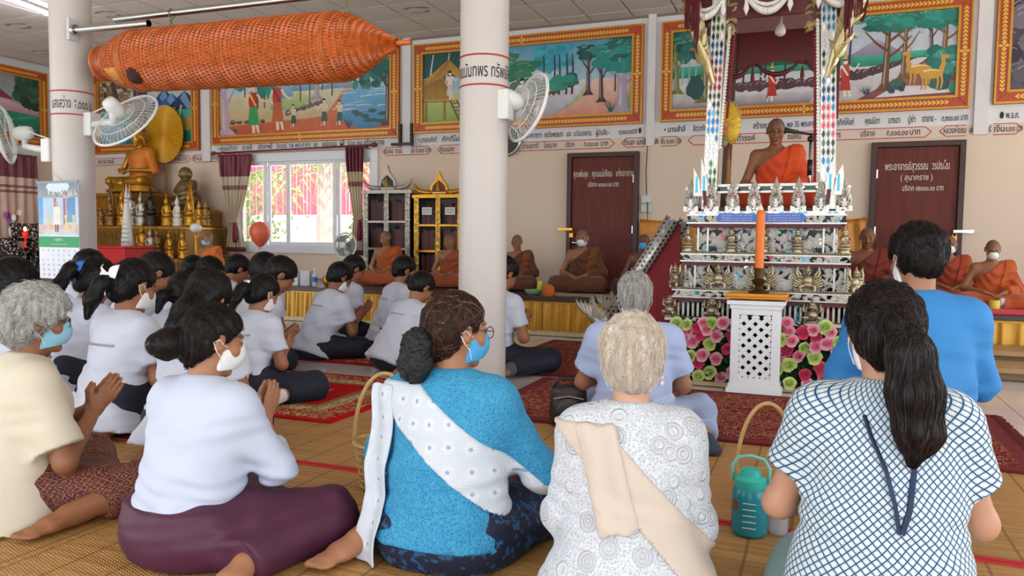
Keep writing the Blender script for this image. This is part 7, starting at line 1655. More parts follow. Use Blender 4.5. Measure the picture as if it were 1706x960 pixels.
pb_ = tag(empty('bracket_pole', (0, 0, 0)), 'short steel pole fixed to the left column by a white plate', 'pole'); q = MB(); q.tube([(-5.86, CY-.12, 2.765), (-5.03, CY-.12, 2.745)], .028, 16, cap=False); q.tube([(-5.86, CY-.12, 2.765), (-5.03, CY-.12, 2.745)], .024, 16, cap=False); q.build('tube', steel, pb_, smooth=True)
q = MB(); q.box((-5.88, CY-.12, 2.77), (.03, .09, .18)); q.build('wall_plate', mat('grey_plate', '#c9ccd0', .4), pb_, bevel=.004); q = MB(); q.lathe([(.045, 0), (.045, .03)], 16, (-5.865, CY-.12, 2.765), Matrix.Rotation(pi/2, 3, 'Y')); q.build('flange', steel, pb_)
for x, lab in ((-4.93, 'green cord tying the left end of the fish trap to the pole'), (-3.26, 'green cord tying the right end of the fish trap to the pole')):
    zt = 2.85; zb = tpt(x-TX0, pi/2).z; e = tag(empty('hanging_cord', (x, CY, zb)), lab, 'cord', 'cords of the fish trap'); q = MB(); q.tube([(cos(a)*.005, cos(a)*.034+.02, zt-zb+sin(a)*.036) for a in np.linspace(0, 2*pi, 15)[:-1]], .004, 5, closed=True); q.tube([(0, -.01, zt-zb-.03), (.008, 0, (zt-zb)*.5), (-.006, .0, .0)], .004, 5); q.tube([(0, .04, zt-zb-.03), (-.008, .01, (zt-zb)*.5), (.03, .02, .005)], .004, 5); q.build('loop', mat('cord_olive', '#7a7a4a', .8), e); q = MB(); q.ball((0, .005, (zt-zb)*.5), .014, 8, 6); q.build('knot', mat('cord_olive', '#7a7a4a', .8), e)
# crystal chandelier above the pole, fluorescent tube
ch = tag(empty('chandelier', (-4.55, 5.35, ZC)), 'silver crystal chandelier partly seen above the steel pole', 'chandelier'); crys = mat('crystal', '#e6ecf0', .05, .3, spec=1.0)
q = MB(); q.tube([(0, 0, 0), (0, 0, -.55)], .012, 8); q.build('stem', silver, ch); zz = -.80
for k in range(8):
    a = k*pi/4; q = MB(); q.tube([(0, 0, -.5), (cos(a)*.12, sin(a)*.12, -.62), (cos(a)*.26, sin(a)*.26, -.6), (cos(a)*.32, sin(a)*.32, -.53)], .011, 6); q.lathe([(.04, 0), (.05, .012), (.02, .02), (.02, .07)], 10, (cos(a)*.32, sin(a)*.32, -.53)); q.build('arm', silver, ch, smooth=True)
    for r, z in ((.32, -.62), (.22, -.68), (.13, -.72)): q = MB(); q.lathe([(.003, .05), (.012, .03), (.018, .012), (.001, -.02)], 6, (cos(a+r)*r, sin(a+r)*r, z)); q.build('crystal_drop', crys, ch)
q = MB(); q.ball((0, 0, -.68), .07, 16, 10, (1, 1, .7)); q.build('bowl', silver, ch, smooth=True)
tl = tag(empty('tube_light', (-9.1, 6.7, ZC-.035)), 'lit white fluorescent tube on the ceiling at the top left corner', 'ceiling light'); tl.rotation_euler = (0, 0, radians(102)); q = MB(); q.box((0, 0, .015), (1.24, .06, .035)); q.build('housing', white_paint, tl); q = MB(); q.tube([(-.6, 0, -.02), (.6, 0, -.02)], .016, 10); q.build('tube', mat('lit_tube', '#f4f2ff', .4, emit=45.0), tl, smooth=True)
# ------------------------------------------------------------------ fans
fan_white = mat('fan_plastic', '#dfe0de', .4); wire_m = mat('fan_wire', '#d8d8d4', .4); blade_m = mat('fan_blade', '#8f938c', .4, alpha=.55)
def fan(nm, loc, axis, R, label, wall=None, wires=44, wm=None, bm_=None):
    e = tag(empty(nm, loc), label, 'fan'); ax = Vector(axis).normalized(); Q = ax.to_track_quat('Z', 'Y').to_matrix(); wm = wm or wire_m
    def W_(p): return Q@Vector(p)
    for z in (-.06, .06):
        q = MB()
        for rr, zz in ((1, 0), (.72, z*.72), (.42, z*.95), (.16, z)): q.tube([W_((cos(a)*R*rr, sin(a)*R*rr, zz)) for a in np.linspace(0, 2*pi, 37)[:-1]], .003 if rr < 1 else .006, 5, closed=True)
        for k in range(wires): a = 2*pi*k/wires; q.tube([W_((cos(a)*R*r_, sin(a)*R*r_, z*sqrt(max(0, 1-r_*r_)))) for r_ in (.14, .45, .72, .92, 1.0)], .0016, 4)
        tag(q.build('cage', wm, e), kind='stuff')
    q = MB(); q.tube([W_((cos(a)*R, sin(a)*R, 0)) for a in np.linspace(0, 2*pi, 49)[:-1]], .011, 8, closed=True); q.build('rim', fan_white, e, smooth=True)
    for k in range(3):
        q = MB(); a0 = k*2*pi/3; q.grid(lambda u, v: W_((cos(a0+(v-.5)*1.5*(.45+.55*u))*R*(.12+.74*u), sin(a0+(v-.5)*1.5*(.45+.55*u))*R*(.12+.74*u), .02*(v-.5)*2)), 6, 6); q.build('blade', bm_ or blade_m, e, smooth=True)
    q = MB(); q.lathe([(.001, -.22), (.05, -.21), (.062, -.17), (.06, -.1), (.05, -.06), (.03, -.05)], 20, (0, 0, 0), Q); q.build('motor', fan_white, e, smooth=True); q = MB(); q.lathe([(.045, .05), (.045, .066), (.001, .07)], 18, (0, 0, 0), Q); q.build('hub_cap', fan_white, e, smooth=True)
    if wall is not None:
        wv = Vector(wall)-Vector(loc); m0 = W_((0, 0, -.15)); q = MB(); q.tube([m0, m0+Vector((0, 0, -.12)), wv], [.03, .028, .03], 10); q.build('arm', fan_white, e, smooth=True); q = MB(); q.box(wv, (.1, .12, .2)); q.build('wall_base', fan_white, e, bevel=.01)
        q = MB(); q.tube([m0+Vector((0, 0, .03)), m0.lerp(wv, .5)+Vector((0, 0, .06)), wv+Vector((0, 0, .1))], .006, 6); q.build('cord', fan_white, e)
    return e
fan('wall_fan', (-6.72, 4.72, 1.93), (-.62, -.55, -.12), .25, 'white wall fan on the left side of the left column', (-6.24, 4.78, 1.78)); fan('wall_fan', (-5.29, 4.72, 1.99), (.02, .62, -.5), .29, 'white wall fan seen from behind right of the left column', (-5.86, 4.88, 2.0)); fan('wall_fan', (-1.87, 4.95, 1.95), (.62, .7, -.3), .24, 'white wall fan on the right side of the middle column', (-1.99, 4.82, 1.95))
sf_ = fan('standing_fan', (-6.0, 8.9, .95), (.1, -1, .1), .17, 'grey metal standing fan beside the silver bookcase', None, 30, mat('fan_wire_grey', '#8f9488', .4), mat('blade_grey', '#7a8a80', .35)); q = MB(); q.tube([(0, .12, -.02), (0, .12, -.5)], .014, 8); q.lathe([(.13, -.52), (.13, -.505), (.02, -.49)], 20, (0, .12, 0)); q.build('pole', steel, sf_)
ck = tag(empty('wall_clock', (-3.99, YW-.03, 2.40)), 'round black wall clock with a chrome rim right of the middle column', 'clock'); q = MB(); q.lathe([(.2, 0), (.2, .02)], 40, (0, 0, 0), Matrix.Rotation(pi/2, 3, 'X')); q.build('dial', mat('clock_dial', '#17181a', .25), ck); q = MB(); q.tube([(cos(a)*.2, -.02, sin(a)*.2) for a in np.linspace(0, 2*pi, 49)[:-1]], .022, 10, closed=True); q.build('rim', steel, ck, smooth=True)
for a, l in ((.9, .1), (-.4, .14)): q = MB(); q.bar((0, -.026, 0), (sin(a)*l, -.026, cos(a)*l), .003, .01, (0, -1, 0)); q.build('hand', white_paint, ck)
br = tag(empty('tv_bracket', (-5.54, YW-.03, 2.42)), 'black steel bracket on the wall between two paintings', 'bracket')
for c, d in (((-.09, -.03, .12), (.035, .05, .3)), ((.1, -.03, .12), (.035, .05, .3)), ((0, -.13, -.03), (.34, .05, .035)), ((-.09, -.08, -.03), (.03, .14, .03)), ((.1, -.08, -.03), (.03, .14, .03))): q = MB(); q.box(c, d); q.build('bar', mat('black_steel', '#15151a', .5), br)
sw = tag(empty('switch_box', (-2.06, YW-.02, 1.53)), 'pale green switch box with a hanging cord beside the brown door', 'switch')
for z in (-.06, .06): q = MB(); q.box((0, 0, z), (.13, .04, .1)); q.build('box', mat('switch_pale', '#c8d2c6', .5), sw, bevel=.005)
q = MB(); q.tube([(0, -.01, .11), (-.015, -.01, .4), (0, -.01, .78)], .006, 5); q.tube([(.02, -.03, .02), (.025, -.03, -.2)], .006, 5); q.build('cord', mat('cord_dark', '#2a2826', .6), sw)
# ------------------------------------------------------------------ Buddha altar
gold = mat('gilded', '#c08a2a', .36, .65, vary=.15, vscale=14); gold_d = mat('old_gilt', '#8f6a34', .45, .5, vary=.25, vscale=20); dark_br = mat('dark_statue', '#3a2c20', .4, .4)
AX0, AX1 = -11.15, -8.72
al = tag(empty('altar', ((AX0+AX1)/2, 9.2, 0)), 'stepped altar of old gilt with carved petal bands behind the pupils', 'altar'); aw = AX1-AX0
def petals(q, w, z, y, s, n):
    for k in range(n):
        x = -w/2+(k+.5)*w/n; h = s; q.prism([(x-w/n*.46, z), (x+w/n*.46, z), (x+w/n*.4, z+h*.55), (x, z+h), (x-w/n*.4, z+h*.55)], (0, y, 0), (1, 0, 0), (0, 0, 1), (0, -1, 0), .018); q.prism([(x-w/n*.2, z+h*.1), (x+w/n*.2, z+h*.1), (x, z+h*.7)], (0, y-.018, 0), (1, 0, 0), (0, 0, 1), (0, -1, 0), .012)
for (w, z0, z1, yf, dx) in ((aw, 0, .72, 8.62, 0), (aw-.1, .72, 1.2, 8.87, 0), (aw-.35, 1.2, 1.46, 9.19, 0), (1.15, 1.46, 1.74, 9.25, -.55)):
    q = MB(); q.box((dx, (yf+9.74)/2-9.2, (z0+z1)/2), (w, 9.74-yf, z1-z0)); q.build('tier', gold_d, al, bevel=.006)
    for zz in (z1-.03, z0+.03): q = MB(); q.box((dx, (yf+9.74)/2-9.2-.01, zz), (w+.05, 9.74-yf+.03, .035)); q.build('cornice', gold, al, bevel=.005)
    nrow = max(1, int((z1-z0)/.2))
    for r in range(nrow): q = MB(); petals(q, w-.04, z0+.05+r*.2, yf-9.2-.002, .15, int(w/.085)); q.xform(Matrix.Translation((dx, 0, 0))); tag(q.build('petal_band', (gold, gold_d)[r % 2], al), kind='stuff')
# great Buddha
P = Person(lean=0, pitch=8, arms='lap', legs='cross', girth=1.0, shoulder=1.12, vox=.011); f = P.build_body(vox=.011); f.add(Ell(P.h(0, -.02, .13), (.04, .045, .035)), .02); f.add(Cap(P.h(0, -.02, .15), P.h(0, -.02, .25), .022, .003), .01); f.add(Cap(P.h(-.09, -.01, -.02), P.h(-.085, -.01, -.07), .012, .014), .01); f.add(Cap(P.h(.09, -.01, -.02), P.h(.085, -.01, -.07), .012, .014), .01); f.warp(lambda X, Y, Z: 0*X*Y*Z)
bd = empty('buddha_statue', (-10.3, 9.46, 1.81), pi, 'large golden seated Buddha draped in orange at the top of the altar', 'statue'); bd.scale = (1.12,)*3; field_obj('figure', f, gold, bd)
rf = Field(*P.bounds(.12), .011); P.torso(rf, .016); rf.add(Cap(P.sh[0], P.el[0], .068, .06), .05); rf.cut(P.T(-.03, 0, .45), P.X*.6+P.S*.8); rf.sub(Cap(P.sh[1], P.el[1], .06, .05), .01); rf.cut(P.T(0, 0, .02), -P.S); field_obj('draped_robe', rf, mat('buddha_robe', '#d07a1c', .5, .1, vary=.1, vscale=6, bump=.2, bscale=25), bd)
q = MB(); q.lathe([(.40, 0), (.42, .03), (.34, .06), (.37, .09)], 30, (0, .16, -.06), sy=.62); q.build('lotus_base', gold, bd, smooth=True)
hl = empty('halo_disc', (-9.98, 9.66, 2.16), 0, 'yellow pleated halo disc on a stand behind the great Buddha', 'halo'); q = MB()
for k in range(48): a, c = 2*pi*k/48, 2*pi*(k+.5)/48; e2 = 2*pi*(k+1)/48; q.add([(0, -.02, .55), (cos(a)*.4, 0, .55+sin(a)*.46), (cos(c)*.41, -.025, .55+sin(c)*.47), (cos(e2)*.4, 0, .55+sin(e2)*.46)], [(0, 1, 2), (0, 2, 3)])
o = q.build('pleated_disc', mat('halo_yellow', '#cf9a1c', .4, .2), hl); o.modifiers.new('t', 'SOLIDIFY').thickness = .008; q = MB(); q.tube([(0, .02, -.42), (0, .02, .5)], .02, 8); q.build('stand', gold_d, hl)
# fat seated monk statue
f = Field(V(-.5, -.45, -.05), V(.5, .5, 1.0), .014); f.add(Ell(V(0, 0, .2), (.3, .24, .2)), .05); f.add(Ell(V(0, .04, .34), (.22, .2, .22)), .08); f.add(Ell(V(0, -.01, .5), (.19, .13, .1)), .08); f.add(Ell(V(0, .03, .7), (.125, .13, .14)), .03); f.add(Cap(V(0, .16, .69), V(0, .165, .66), .02, .028), .02)
for s in (-1, 1): f.add(Cap(V(s*.2, -.01, .5), V(s*.28, .06, .33), .075, .065), .05); f.add(Cap(V(s*.28, .06, .33), V(s*.08, .24, .28), .06, .045), .04); f.add(Cap(V(s*.1, .02, .1), V(s*.36, .2, .1), .1, .09), .06); f.add(Cap(V(s*.36, .2, .1), V(-s*.05, .33, .08), .085, .06), .05); f.add(Ell(V(s*.13, .0, .69), (.02, .035, .06)), .015); f.sub(Ell(V(s*.05, .165, .73), (.03, .02, .014)), .01)
fs_ = empty('stout_statue', (-9.3, 9.44, 1.485), pi-.2, 'stout bronze seated monk statue right of the great Buddha', 'statue'); fs_.scale = (.78,)*3; field_obj('figure', f, mat('old_bronze_gold', '#7a6440', .42, .6, vary=.3, vscale=7), fs_); q = MB(); q.box((0, .05, -.0), (.75, .6, .06)); q.build('base', dark_br, fs_)
# small images: four shapes shared by many
def img_mesh(kind):
    q = MB()
    if kind == 2: q.prism([(-.07, 0), (.07, 0), (.075, .2), (.04, .3), (0, .44), (-.04, .3), (-.075, .2)], (0, .03, .03), (1, 0, 0), (0, 0, 1), (0, -1, 0), .02); q.tube([(cos(a)*.07, .005, .2+sin(a)*.1) for a in np.linspace(0, pi, 9)], .01, 5)
    st = 1.0 if kind != 1 else 1.25
    q.lathe([(.09, 0), (.095, .02), (.07, .04), (.085, .07), (.09, .09), (.05, .1)], 16, sy=.75)
    q.ball((0, -.005, .125), .075, 14, 6, (1.05, .72, .42)); q.lathe([(.055, .12), (.042, .17), (.058, .215), (.045, .235), (.018, .245)], 12, sy=.7)
    for s in (-1, 1): q.tube([(s*.055, 0, .22), (s*.075, -.01, .17), (s*.02, -.05, .14)], [.018, .016, .012], 6)
    q.ball((0, -.004, .275), .034, 12, 8, (.9, .95, 1.15)); q.lathe([(.026, .295), (.016, .315), (.006, .34), (.001, .37 if kind != 1 else .42)], 8)
    return q.mesh('image_body', True)
IM = [img_mesh(0), img_mesh(1), img_mesh(2)]; IMC = {}
def image(px, py, Y, z, s, k, m_, label):
    x = onY(px, py, Y).x; key = (k, m_.name)
    if key not in IMC: me = IM[k].copy(); me.materials.clear(); me.materials.append(m_); IMC[key] = me
    o = tag(obj_from('small_buddha', IMC[key], None, (x, Y, z), (0, 0, .1*(px % 7-3))), label, 'statue', 'small images on the altar'); o.scale = (s*.72, s*.72, s)
silv_s = mat('pewter', '#b9b4a6', .35, .5); white_s = mat('white_statue', '#dcd6cc', .45)
for a in [(167, 330, 9.0, 1.2, 1.0, 0, gold_d, 'small gilt image at the left end of the altar beside the column'), (183, 335, 9.0, 1.2, 1.55, 2, gold_d, 'pointed brown image in front of the great Buddha, left one'), (203, 335, 8.98, 1.2, 1.6, 2, gold, 'pointed gilt image below the lap of the great Buddha'), (216, 330, 9.02, 1.2, 1.7, 1, silv_s, 'pale slender image just behind the white paper cone'),
          (234, 335, 9.0, 1.2, 1.5, 0, silv_s, 'silvery image on a dark plinth right of the white cone'), (250, 325, 9.02, 1.2, 1.75, 0, dark_br, 'black seated image with a thin spire left of the stout statue'), (277, 345, 8.95, 1.2, 1.35, 1, gold, 'gilt image on a stepped seat below the stout statue'), (295, 345, 8.95, 1.2, 1.3, 0, white_s, 'white and gold image below the stout statue'), (315, 335, 8.95, 1.2, 1.55, 2, gold, 'gilt image inside a tall pointed dark frame'), (331, 345, 8.95, 1.2, 1.1, 0, gold, 'gilt image near the right end of the altar'), (342, 350, 8.95, 1.2, 1.1, 1, gold_d, 'last slim image at the right end of the altar'),
          (236, 365, 8.72, .72, 1.5, 0, gold, 'bright gold image on the lower step right of the cone'), (250, 370, 8.72, .72, 1.3, 1, silv_s, 'pewter image on the lower step, first of a pair'), (261, 370, 8.72, .72, 1.35, 0, gold_d, 'dull gilt image on the lower step, second of a pair'), (281, 372, 8.72, .72, 1.2, 1, gold, 'gilt image on the lower step below the white and gold one'), (303, 372, 8.72, .72, 1.2, 0, gold, 'gilt image on the lower step next to the white globe')]: image(*a)
gb = empty('globe_vase', (onY(326, 370, 8.72).x, 8.72, .72), 0, 'white round ball vase on a small foot at the altar right end', 'vase'); q = MB(); q.ball((0, 0, .45), .085, 20, 12, (1, 1, .85)); q.build('ball', mat('porcelain', '#dedad6', .25), gb, smooth=True); q = MB(); q.lathe([(.06, 0), (.05, .02), (.02, .1), (.016, .3), (.04, .38)], 14); q.build('foot', gold, gb, smooth=True)
rb = empty('donation_box', (onY(186, 420, 8.2).x, 8.2, 0), 0, 'plain red box standing left of the altar front', 'box'); q = MB(); q.box((0, 0, .44), (1.05, .5, .86)); q.build('body', mat('red_box', '#c01820', .4), rb, bevel=.01); q = MB(); q.box((0, 0, .885), (1.08, .53, .03)); q.build('lid', mat('red_box', '#c01820', .4), rb, bevel=.005)
q = MB(); q.lathe([(.085, 0), (.078, .1), (.045, .5), (.004, .88)], 24); cn_ = empty('paper_cone', (onY(212, 405, 8.2).x, 8.2, .9), 0, 'tall white paper cone covered in handwriting on the red box', 'cone'); q.build('cone', mat('paper_white', '#d8d6d0', .7), cn_, smooth=True)
for k in range(11):
    z = .05+.062*k; r = .083*(1-z/.92)+.003; lettering('ถวายพระพุทธรูป บูชา', (0, 0, 0), (1, 0, 0), (0, 0, 1), .02, ink, cn_, w=r*2.2, curve=lambda x, y: Vector((cos(-2.2+x/r*.9-.2)*(r+.0015), sin(-2.2+x/r*.9-.2)*(r+.0015), z+y)), bold=.01)
# black lacquer table set with mother of pearl, vases and a lamp
lac = mosaic_mat('pearl_lacquer', [(0, '#120a0a'), (.72, '#3a2a28'), (.84, '#c8c0bc'), (.95, '#e8e4e0')], 60, .25, .1)
lt = empty('lacquer_table', (-11.3, 8.1, 0), .2, 'black lacquer altar tables inlaid with pearl at the far left', 'table')
for (x, w, z) in ((-.35, .8, 1.0), (.25, .45, 1.22), (.2, .6, .86)):
    q = MB(); q.box((x, 0 if z != .86 else -.3, z-.03), (w, .4, .05)); q.build('top', lac, lt, bevel=.004); q = MB(); q.box((x, (0 if z != .86 else -.3)-.18, z-.13), (w-.04, .02, .14)); q.build('apron', lac, lt)
    for sx in (-1, 1):
        for sy in (-.16, .16): q = MB(); X_ = x+sx*(w/2-.05); Y_ = (0 if z != .86 else -.3)+sy; q.tube([(X_, Y_, 0), (X_+sx*.02, Y_, .1), (X_-sx*.01, Y_, z*.5), (X_+sx*.015, Y_, z-.06)], [.03, .022, .024, .04], 8); q.build('leg', lac, lt, smooth=True)
def vase(x, y, z, cols, label, h=.16):
    e = empty('flower_vase', (x, y, z), 0, label, 'vase'); q = MB(); q.lathe([(.05, 0), (.075, .03), (.08, h*.7), (.06, h*.9), (.072, h)], 16); q.build('pot', mat('porcelain', '#dedad6', .25), e, smooth=True); g = random.Random(int(-x*100))
    for k in range(9):
        p = Vector((g.uniform(-.12, .12), g.uniform(-.1, .08), h+g.uniform(.05, .22))); q = MB(); q.tube([(0, 0, h*.8), p*.6+Vector((0, 0, h*.4)), p], .004, 4); q.build('stem', mat('stem_green', '#4a6a34', .6), e)
        q = MB(); [q.prism([(0, 0), (.022, .03), (0, .06), (-.022, .03)], p, (cos(j), 0, sin(j)), (-sin(j), -.3, cos(j)), (0, -1, 0), .004) for j in np.linspace(0, 2*pi, 8)[:-1]]; q.ball(p, .014, 6, 4); c = g.choice(cols); q.build('bloom', mat('bloom_'+c, c, .6), e)
_t = lambda x, y: (lt.matrix_basis@Vector((x, y, 0)))
p_ = _t(-.42, -.02); vase(p_.x, p_.y, 1.0, ['#e0b020', '#f0d060', '#f0ece4'], 'white pot of yellow flowers on the lacquer table'); p_ = _t(-.1, .02); vase(p_.x, p_.y, 1.0, ['#8a3a8a', '#a04aa0', '#e8e4e0', '#e07a2a'], 'vase of purple and orange flowers beside the yellow pot', .18)
p_ = _t(.42, -.34); lm = empty('red_lamp', (p_.x, p_.y, .86), 0, 'small glowing red candle lamp on the lacquer table', 'lamp'); q = MB(); q.lathe([(.03, 0), (.01, .03), (.01, .12), (.03, .15), (.04, .2), (.03, .24)], 12); q.build('cup', mat('red_glass', '#c01818', .2, emit=.8), lm, smooth=True); q = MB(); q.ball((0, 0, .27), .02, 8, 6, (1, 1, 1.6)); q.build('flame', mat('flame', '#ffb060', .5, emit=12), lm, smooth=True)
# ------------------------------------------------------------------ scripture bookcases
ORD = 'first second third fourth fifth sixth seventh eighth ninth tenth eleventh twelfth thirteenth fourteenth fifteenth sixteenth'.split()
def bookcase(x0, x1, zt, zp, m_, back, label, sheets):
    e = empty('bookcase', ((x0+x1)/2, 9.5, DZ), 0, label, 'bookcase'); w = x1-x0; h = zt-DZ; yf = -.16
    def b_(nm, c, d, mm=None, par=None, bv=.003): q = MB(); q.box(c, d); return q.build(nm, mm or m_, par or e, bevel=bv)
    b_('back', (0, .15, h/2), (w, .02, h), dark_br); b_('bottom', (0, 0, .03), (w, .32, .06)); b_('top', (0, 0, h-.02), (w+.06, .36, .05))
    for s in (-1, 1): b_('side', (s*(w/2-.01), 0, h/2), (.02, .3, h), dark_br); q = MB(); q.box((s*(w/2-.035), yf, h/2), (.07, .03, h)); o = q.build('stile', m_, e); q = MB(); carve(q, s*(w/2-.035)-.03, 0, .06, h, yf-.016, .055, 5, .8, .008, False); tag(q.build('stile_carving', back, o), kind='stuff')
    b_('mullion', (0, yf, h/2), (.07, .03, h)); q = MB(); carve(q, -.03, 0, .06, h, yf-.016, .055, 6, .8, .008, False); tag(q.build('mullion_carving', back, e), kind='stuff')
    g = random.Random(int(w*997)); n = 3; zb = .1
    for r in range(n):
        z0 = zb+(h-.16)*r/n; z1 = zb+(h-.16)*(r+1)/n; b_('shelf_rail', (0, yf, z0), (w-.1, .026, .03)); b_('shelf', (0, 0, z0), (w-.06, .26, .015), dark_br)
        for s in (-1, 1):
            cnt = 0; x = -w/2+.08 if s < 0 else .045; xe = -.045 if s < 0 else w/2-.08
            while x < xe-.02:
                t = g.uniform(.018, .03); hh = (z1-z0)*g.uniform(.68, .84); c = g.choice(['#5a1f24', '#43181c', '#6a2c2a', '#3a2024', '#7a2a38']); q = MB(); q.box((0, 0, hh/2), (t*.92, .16, hh)); q.box((0, -.081, hh*.8), (t*.7, .003, .012), col=None); bk = q.build('book', mat('book_'+c, c, .6), None, loc=(e.location.x+x+t/2, 9.5-.02, DZ+z0+.0085)); cnt = cnt+1; tag(bk, '%s dark red volume from the left, %s shelf, %s door of the %s bookcase' % (ORD[cnt-1], ('lowest', 'middle', 'top')[r], 'left' if s < 0 else 'right', 'silver' if 'silver' in label else 'gilt'), 'book', 'scripture volumes in the bookcases'); x += t
            q = MB(); q.box((s*(w/4-.01), yf+.006, (z0+z1)/2+.012), (w/2-.09, .004, z1-z0-.04)); q.build('pane', mat('case_glass', '#141414', .05, alpha=.06, spec=.3), e)
    # gable
    for s in (-1, 1): q = MB(); q.tube([(s*.12, yf+.02, h+.03), (s*.2, yf+.02, h+.035), (s*.3, yf+.02, h+.05), (s*(w/2-.01), yf+.02, h+.1), (s*(w/2+.025), yf+.02, h+.16)], [.04, .035, .03, .025, .006], 8); q.build('upturned_eave', m_, e, smooth=True)
    ph = zp-zt; q = MB(); q.prism([(-.15, .02), (.15, .02), (.12, ph*.4), (.05, ph*.66), (0, ph), (-.05, ph*.66), (-.12, ph*.4)], (0, yf+.05, h), (1, 0, 0), (0, 0, 1), (0, -1, 0), .04); gbl = q.build('gable', m_, e); q = MB(); q.prism([(-.1, .04), (.1, .04), (.085, ph*.38), (0, ph*.6), (-.085, ph*.38)], (0, yf+.008, h), (1, 0, 0), (0, 0, 1), (0, -1, 0), .012); q.build('gable_panel', mirror_m if 'silver' in label else maroon, gbl); q = MB(); q.lathe([(.035, .05), (.03, .09), (.02, .13), (.01, .17), (.001, .2)], 8, (0, yf-.012, h)); q.build('gable_figure', gold, gbl)
    for (x, z) in sheets: q = MB(); q.box((x, yf-.006, z), (.15, .003, .1)); s_ = q.build('paper_notice', mat('notice_paper', '#dcd8d2', .8), e); lettering('ตู้พระไตรปิฎก', (x-.06, yf-.0085, z+.01), (1, 0, 0), (0, 0, 1), .02, ink, s_, w=.12, bold=.006); lettering('วัดหนองสะแก', (x-.06, yf-.0085, z-.025), (1, 0, 0), (0, 0, 1), .018, ink, s_, w=.12, bold=.006)
sc_ = mat('case_silver', '#a89c8e', .4, .45, vary=.15, vscale=30)
bookcase(-5.98, -5.24, 1.72, 2.07, sc_, silver, 'silver carved bookcase with glass doors right of the window', []); bookcase(-5.17, -4.44, 1.65, 1.97, gold, mat('bright_gilt', '#e0c060', .35, .5), 'gilt carved bookcase with paper notices left of the middle column', [(-.17, 1.0), (.18, 1.0)])
# ------------------------------------------------------------------ calendar on the left column
cl = empty('wall_calendar', (-5.952, 4.61, .68), 0, 'large wall calendar with a green band hanging on the left column', 'calendar'); q = MB(); q.box((0, .006, .405), (.475, .006, .81)); q.build('sheet', mat('calendar_paper', '#e4e6ee', .5), cl)
p = Paint(.475, .455, 8); p.rect(0, 0, .475, .455, '#c9d4de', '#8fb4d4'); p.rect(0, .33, .475, .455, '#8a929c', '#6a7888'); p.blob(.24, .42, .14, .05, '#c8dcec', 18, .05); p.rect(.0, .02, .475, .1, '#b8b0ac', '#d0a8a4'); p.rect(.0, .1, .06, .33, '#6fa4cc', '#4f94cc'); p.rect(.34, .12, .44, .33, '#6a94b8', '#3f7cb4'); p.rect(.19, .1, .22, .33, '#b05a64'); p.rect(.3, .1, .33, .33, '#a84a58'); p.rect(.05, .02, .44, .06, '#c8c4c0')
for k in range(40): p.blob(p.g.uniform(.1, .46), p.g.uniform(.335, .38), .012, .018, mixc('#5a5a58', '#d8d4c4', p.g.random()), 7, .3)
p.rect(.2, .04, .215, .1, '#3a3230'); p.rect(.225, .04, .24, .1, '#3a3230'); p.poly([(.18, .1), (.27, .1), (.265, .25), (.185, .25)], '#e6e0d2'); p.blob(.225, .27, .018, .022, '#c89a7a', 12, .05)
for x in (.12, .33, .42): p.poly([(x-.03, .06), (x+.03, .06), (x+.01, .13), (x+.02, .18), (x-.02, .18), (x-.01, .13)], '#d8c48a')
o = p.mb.build('printed_picture', pig, cl, loc=(-.2375, .0022, .355)); q = MB(); q.box((0, .002, .31), (.475, .002, .09)); gbn = q.build('green_band', mat('calendar_green', '#1f9a5c', .5), cl)
lettering('ปฏิทิน', (-.05, .0, .32), (1, 0, 0), (0, 0, 1), .018, white_ink, gbn, w=.1); lettering('สหกรณ์การเกษตร', (-.1, .0, .285), (1, 0, 0), (0, 0, 1), .012, white_ink, gbn, w=.2)
gr_ink = mat('calendar_ink', '#5a6478', .6); rd_ink = mat('calendar_red', '#c04a4a', .6)
for d in range(30):
    c = (d+2) % 7; r = (d+2)//7; lettering(str(d+1), (-.2+c*.062, .0022, .19-r*.042), (1, 0, 0), (0, 0, 1), .018, rd_ink if c == 0 else gr_ink, cl, bold=.006)
for c, t in enumerate(('อา', 'จ', 'อ', 'พ', 'พฤ', 'ศ', 'ส')): lettering(t, (-.2+c*.062, .0022, .232), (1, 0, 0), (0, 0, 1), .013, gr_ink, cl, w=.022)
q = MB(); q.box((0, .004, .812), (.48, .012, .02)); q.tube([(-.08, .02, .82), (-.1, .04, .9), (0, .06, .82)], .002, 4); q.build('hanger', mat('calendar_metal', '#8a8a8a', .4), cl)
# orange balloon by the window
bl = empty('balloon', (-7.43, 8.9, DZ), 0, 'salmon orange balloon on a string in front of the window', 'balloon'); q = MB(); q.lathe([(.001, .0), (.05, .03), (.11, .1), (.145, .2), (.14, .28), (.09, .35), (.001, .38)], 24, (0, 0, .47)); q.build('skin', mat('balloon_salmon', '#e0684a', .35, sub=.1), bl, smooth=True); q = MB(); q.lathe([(.02, -.02), (.004, .005)], 8, (0, 0, .47)); q.build('neck', mat('balloon_salmon', '#e0684a', .35), bl); q = MB(); q.tube([(0, 0, .45), (.01, 0, .2), (0, 0, 0)], .003, 4); q.build('string', white_paint, bl)
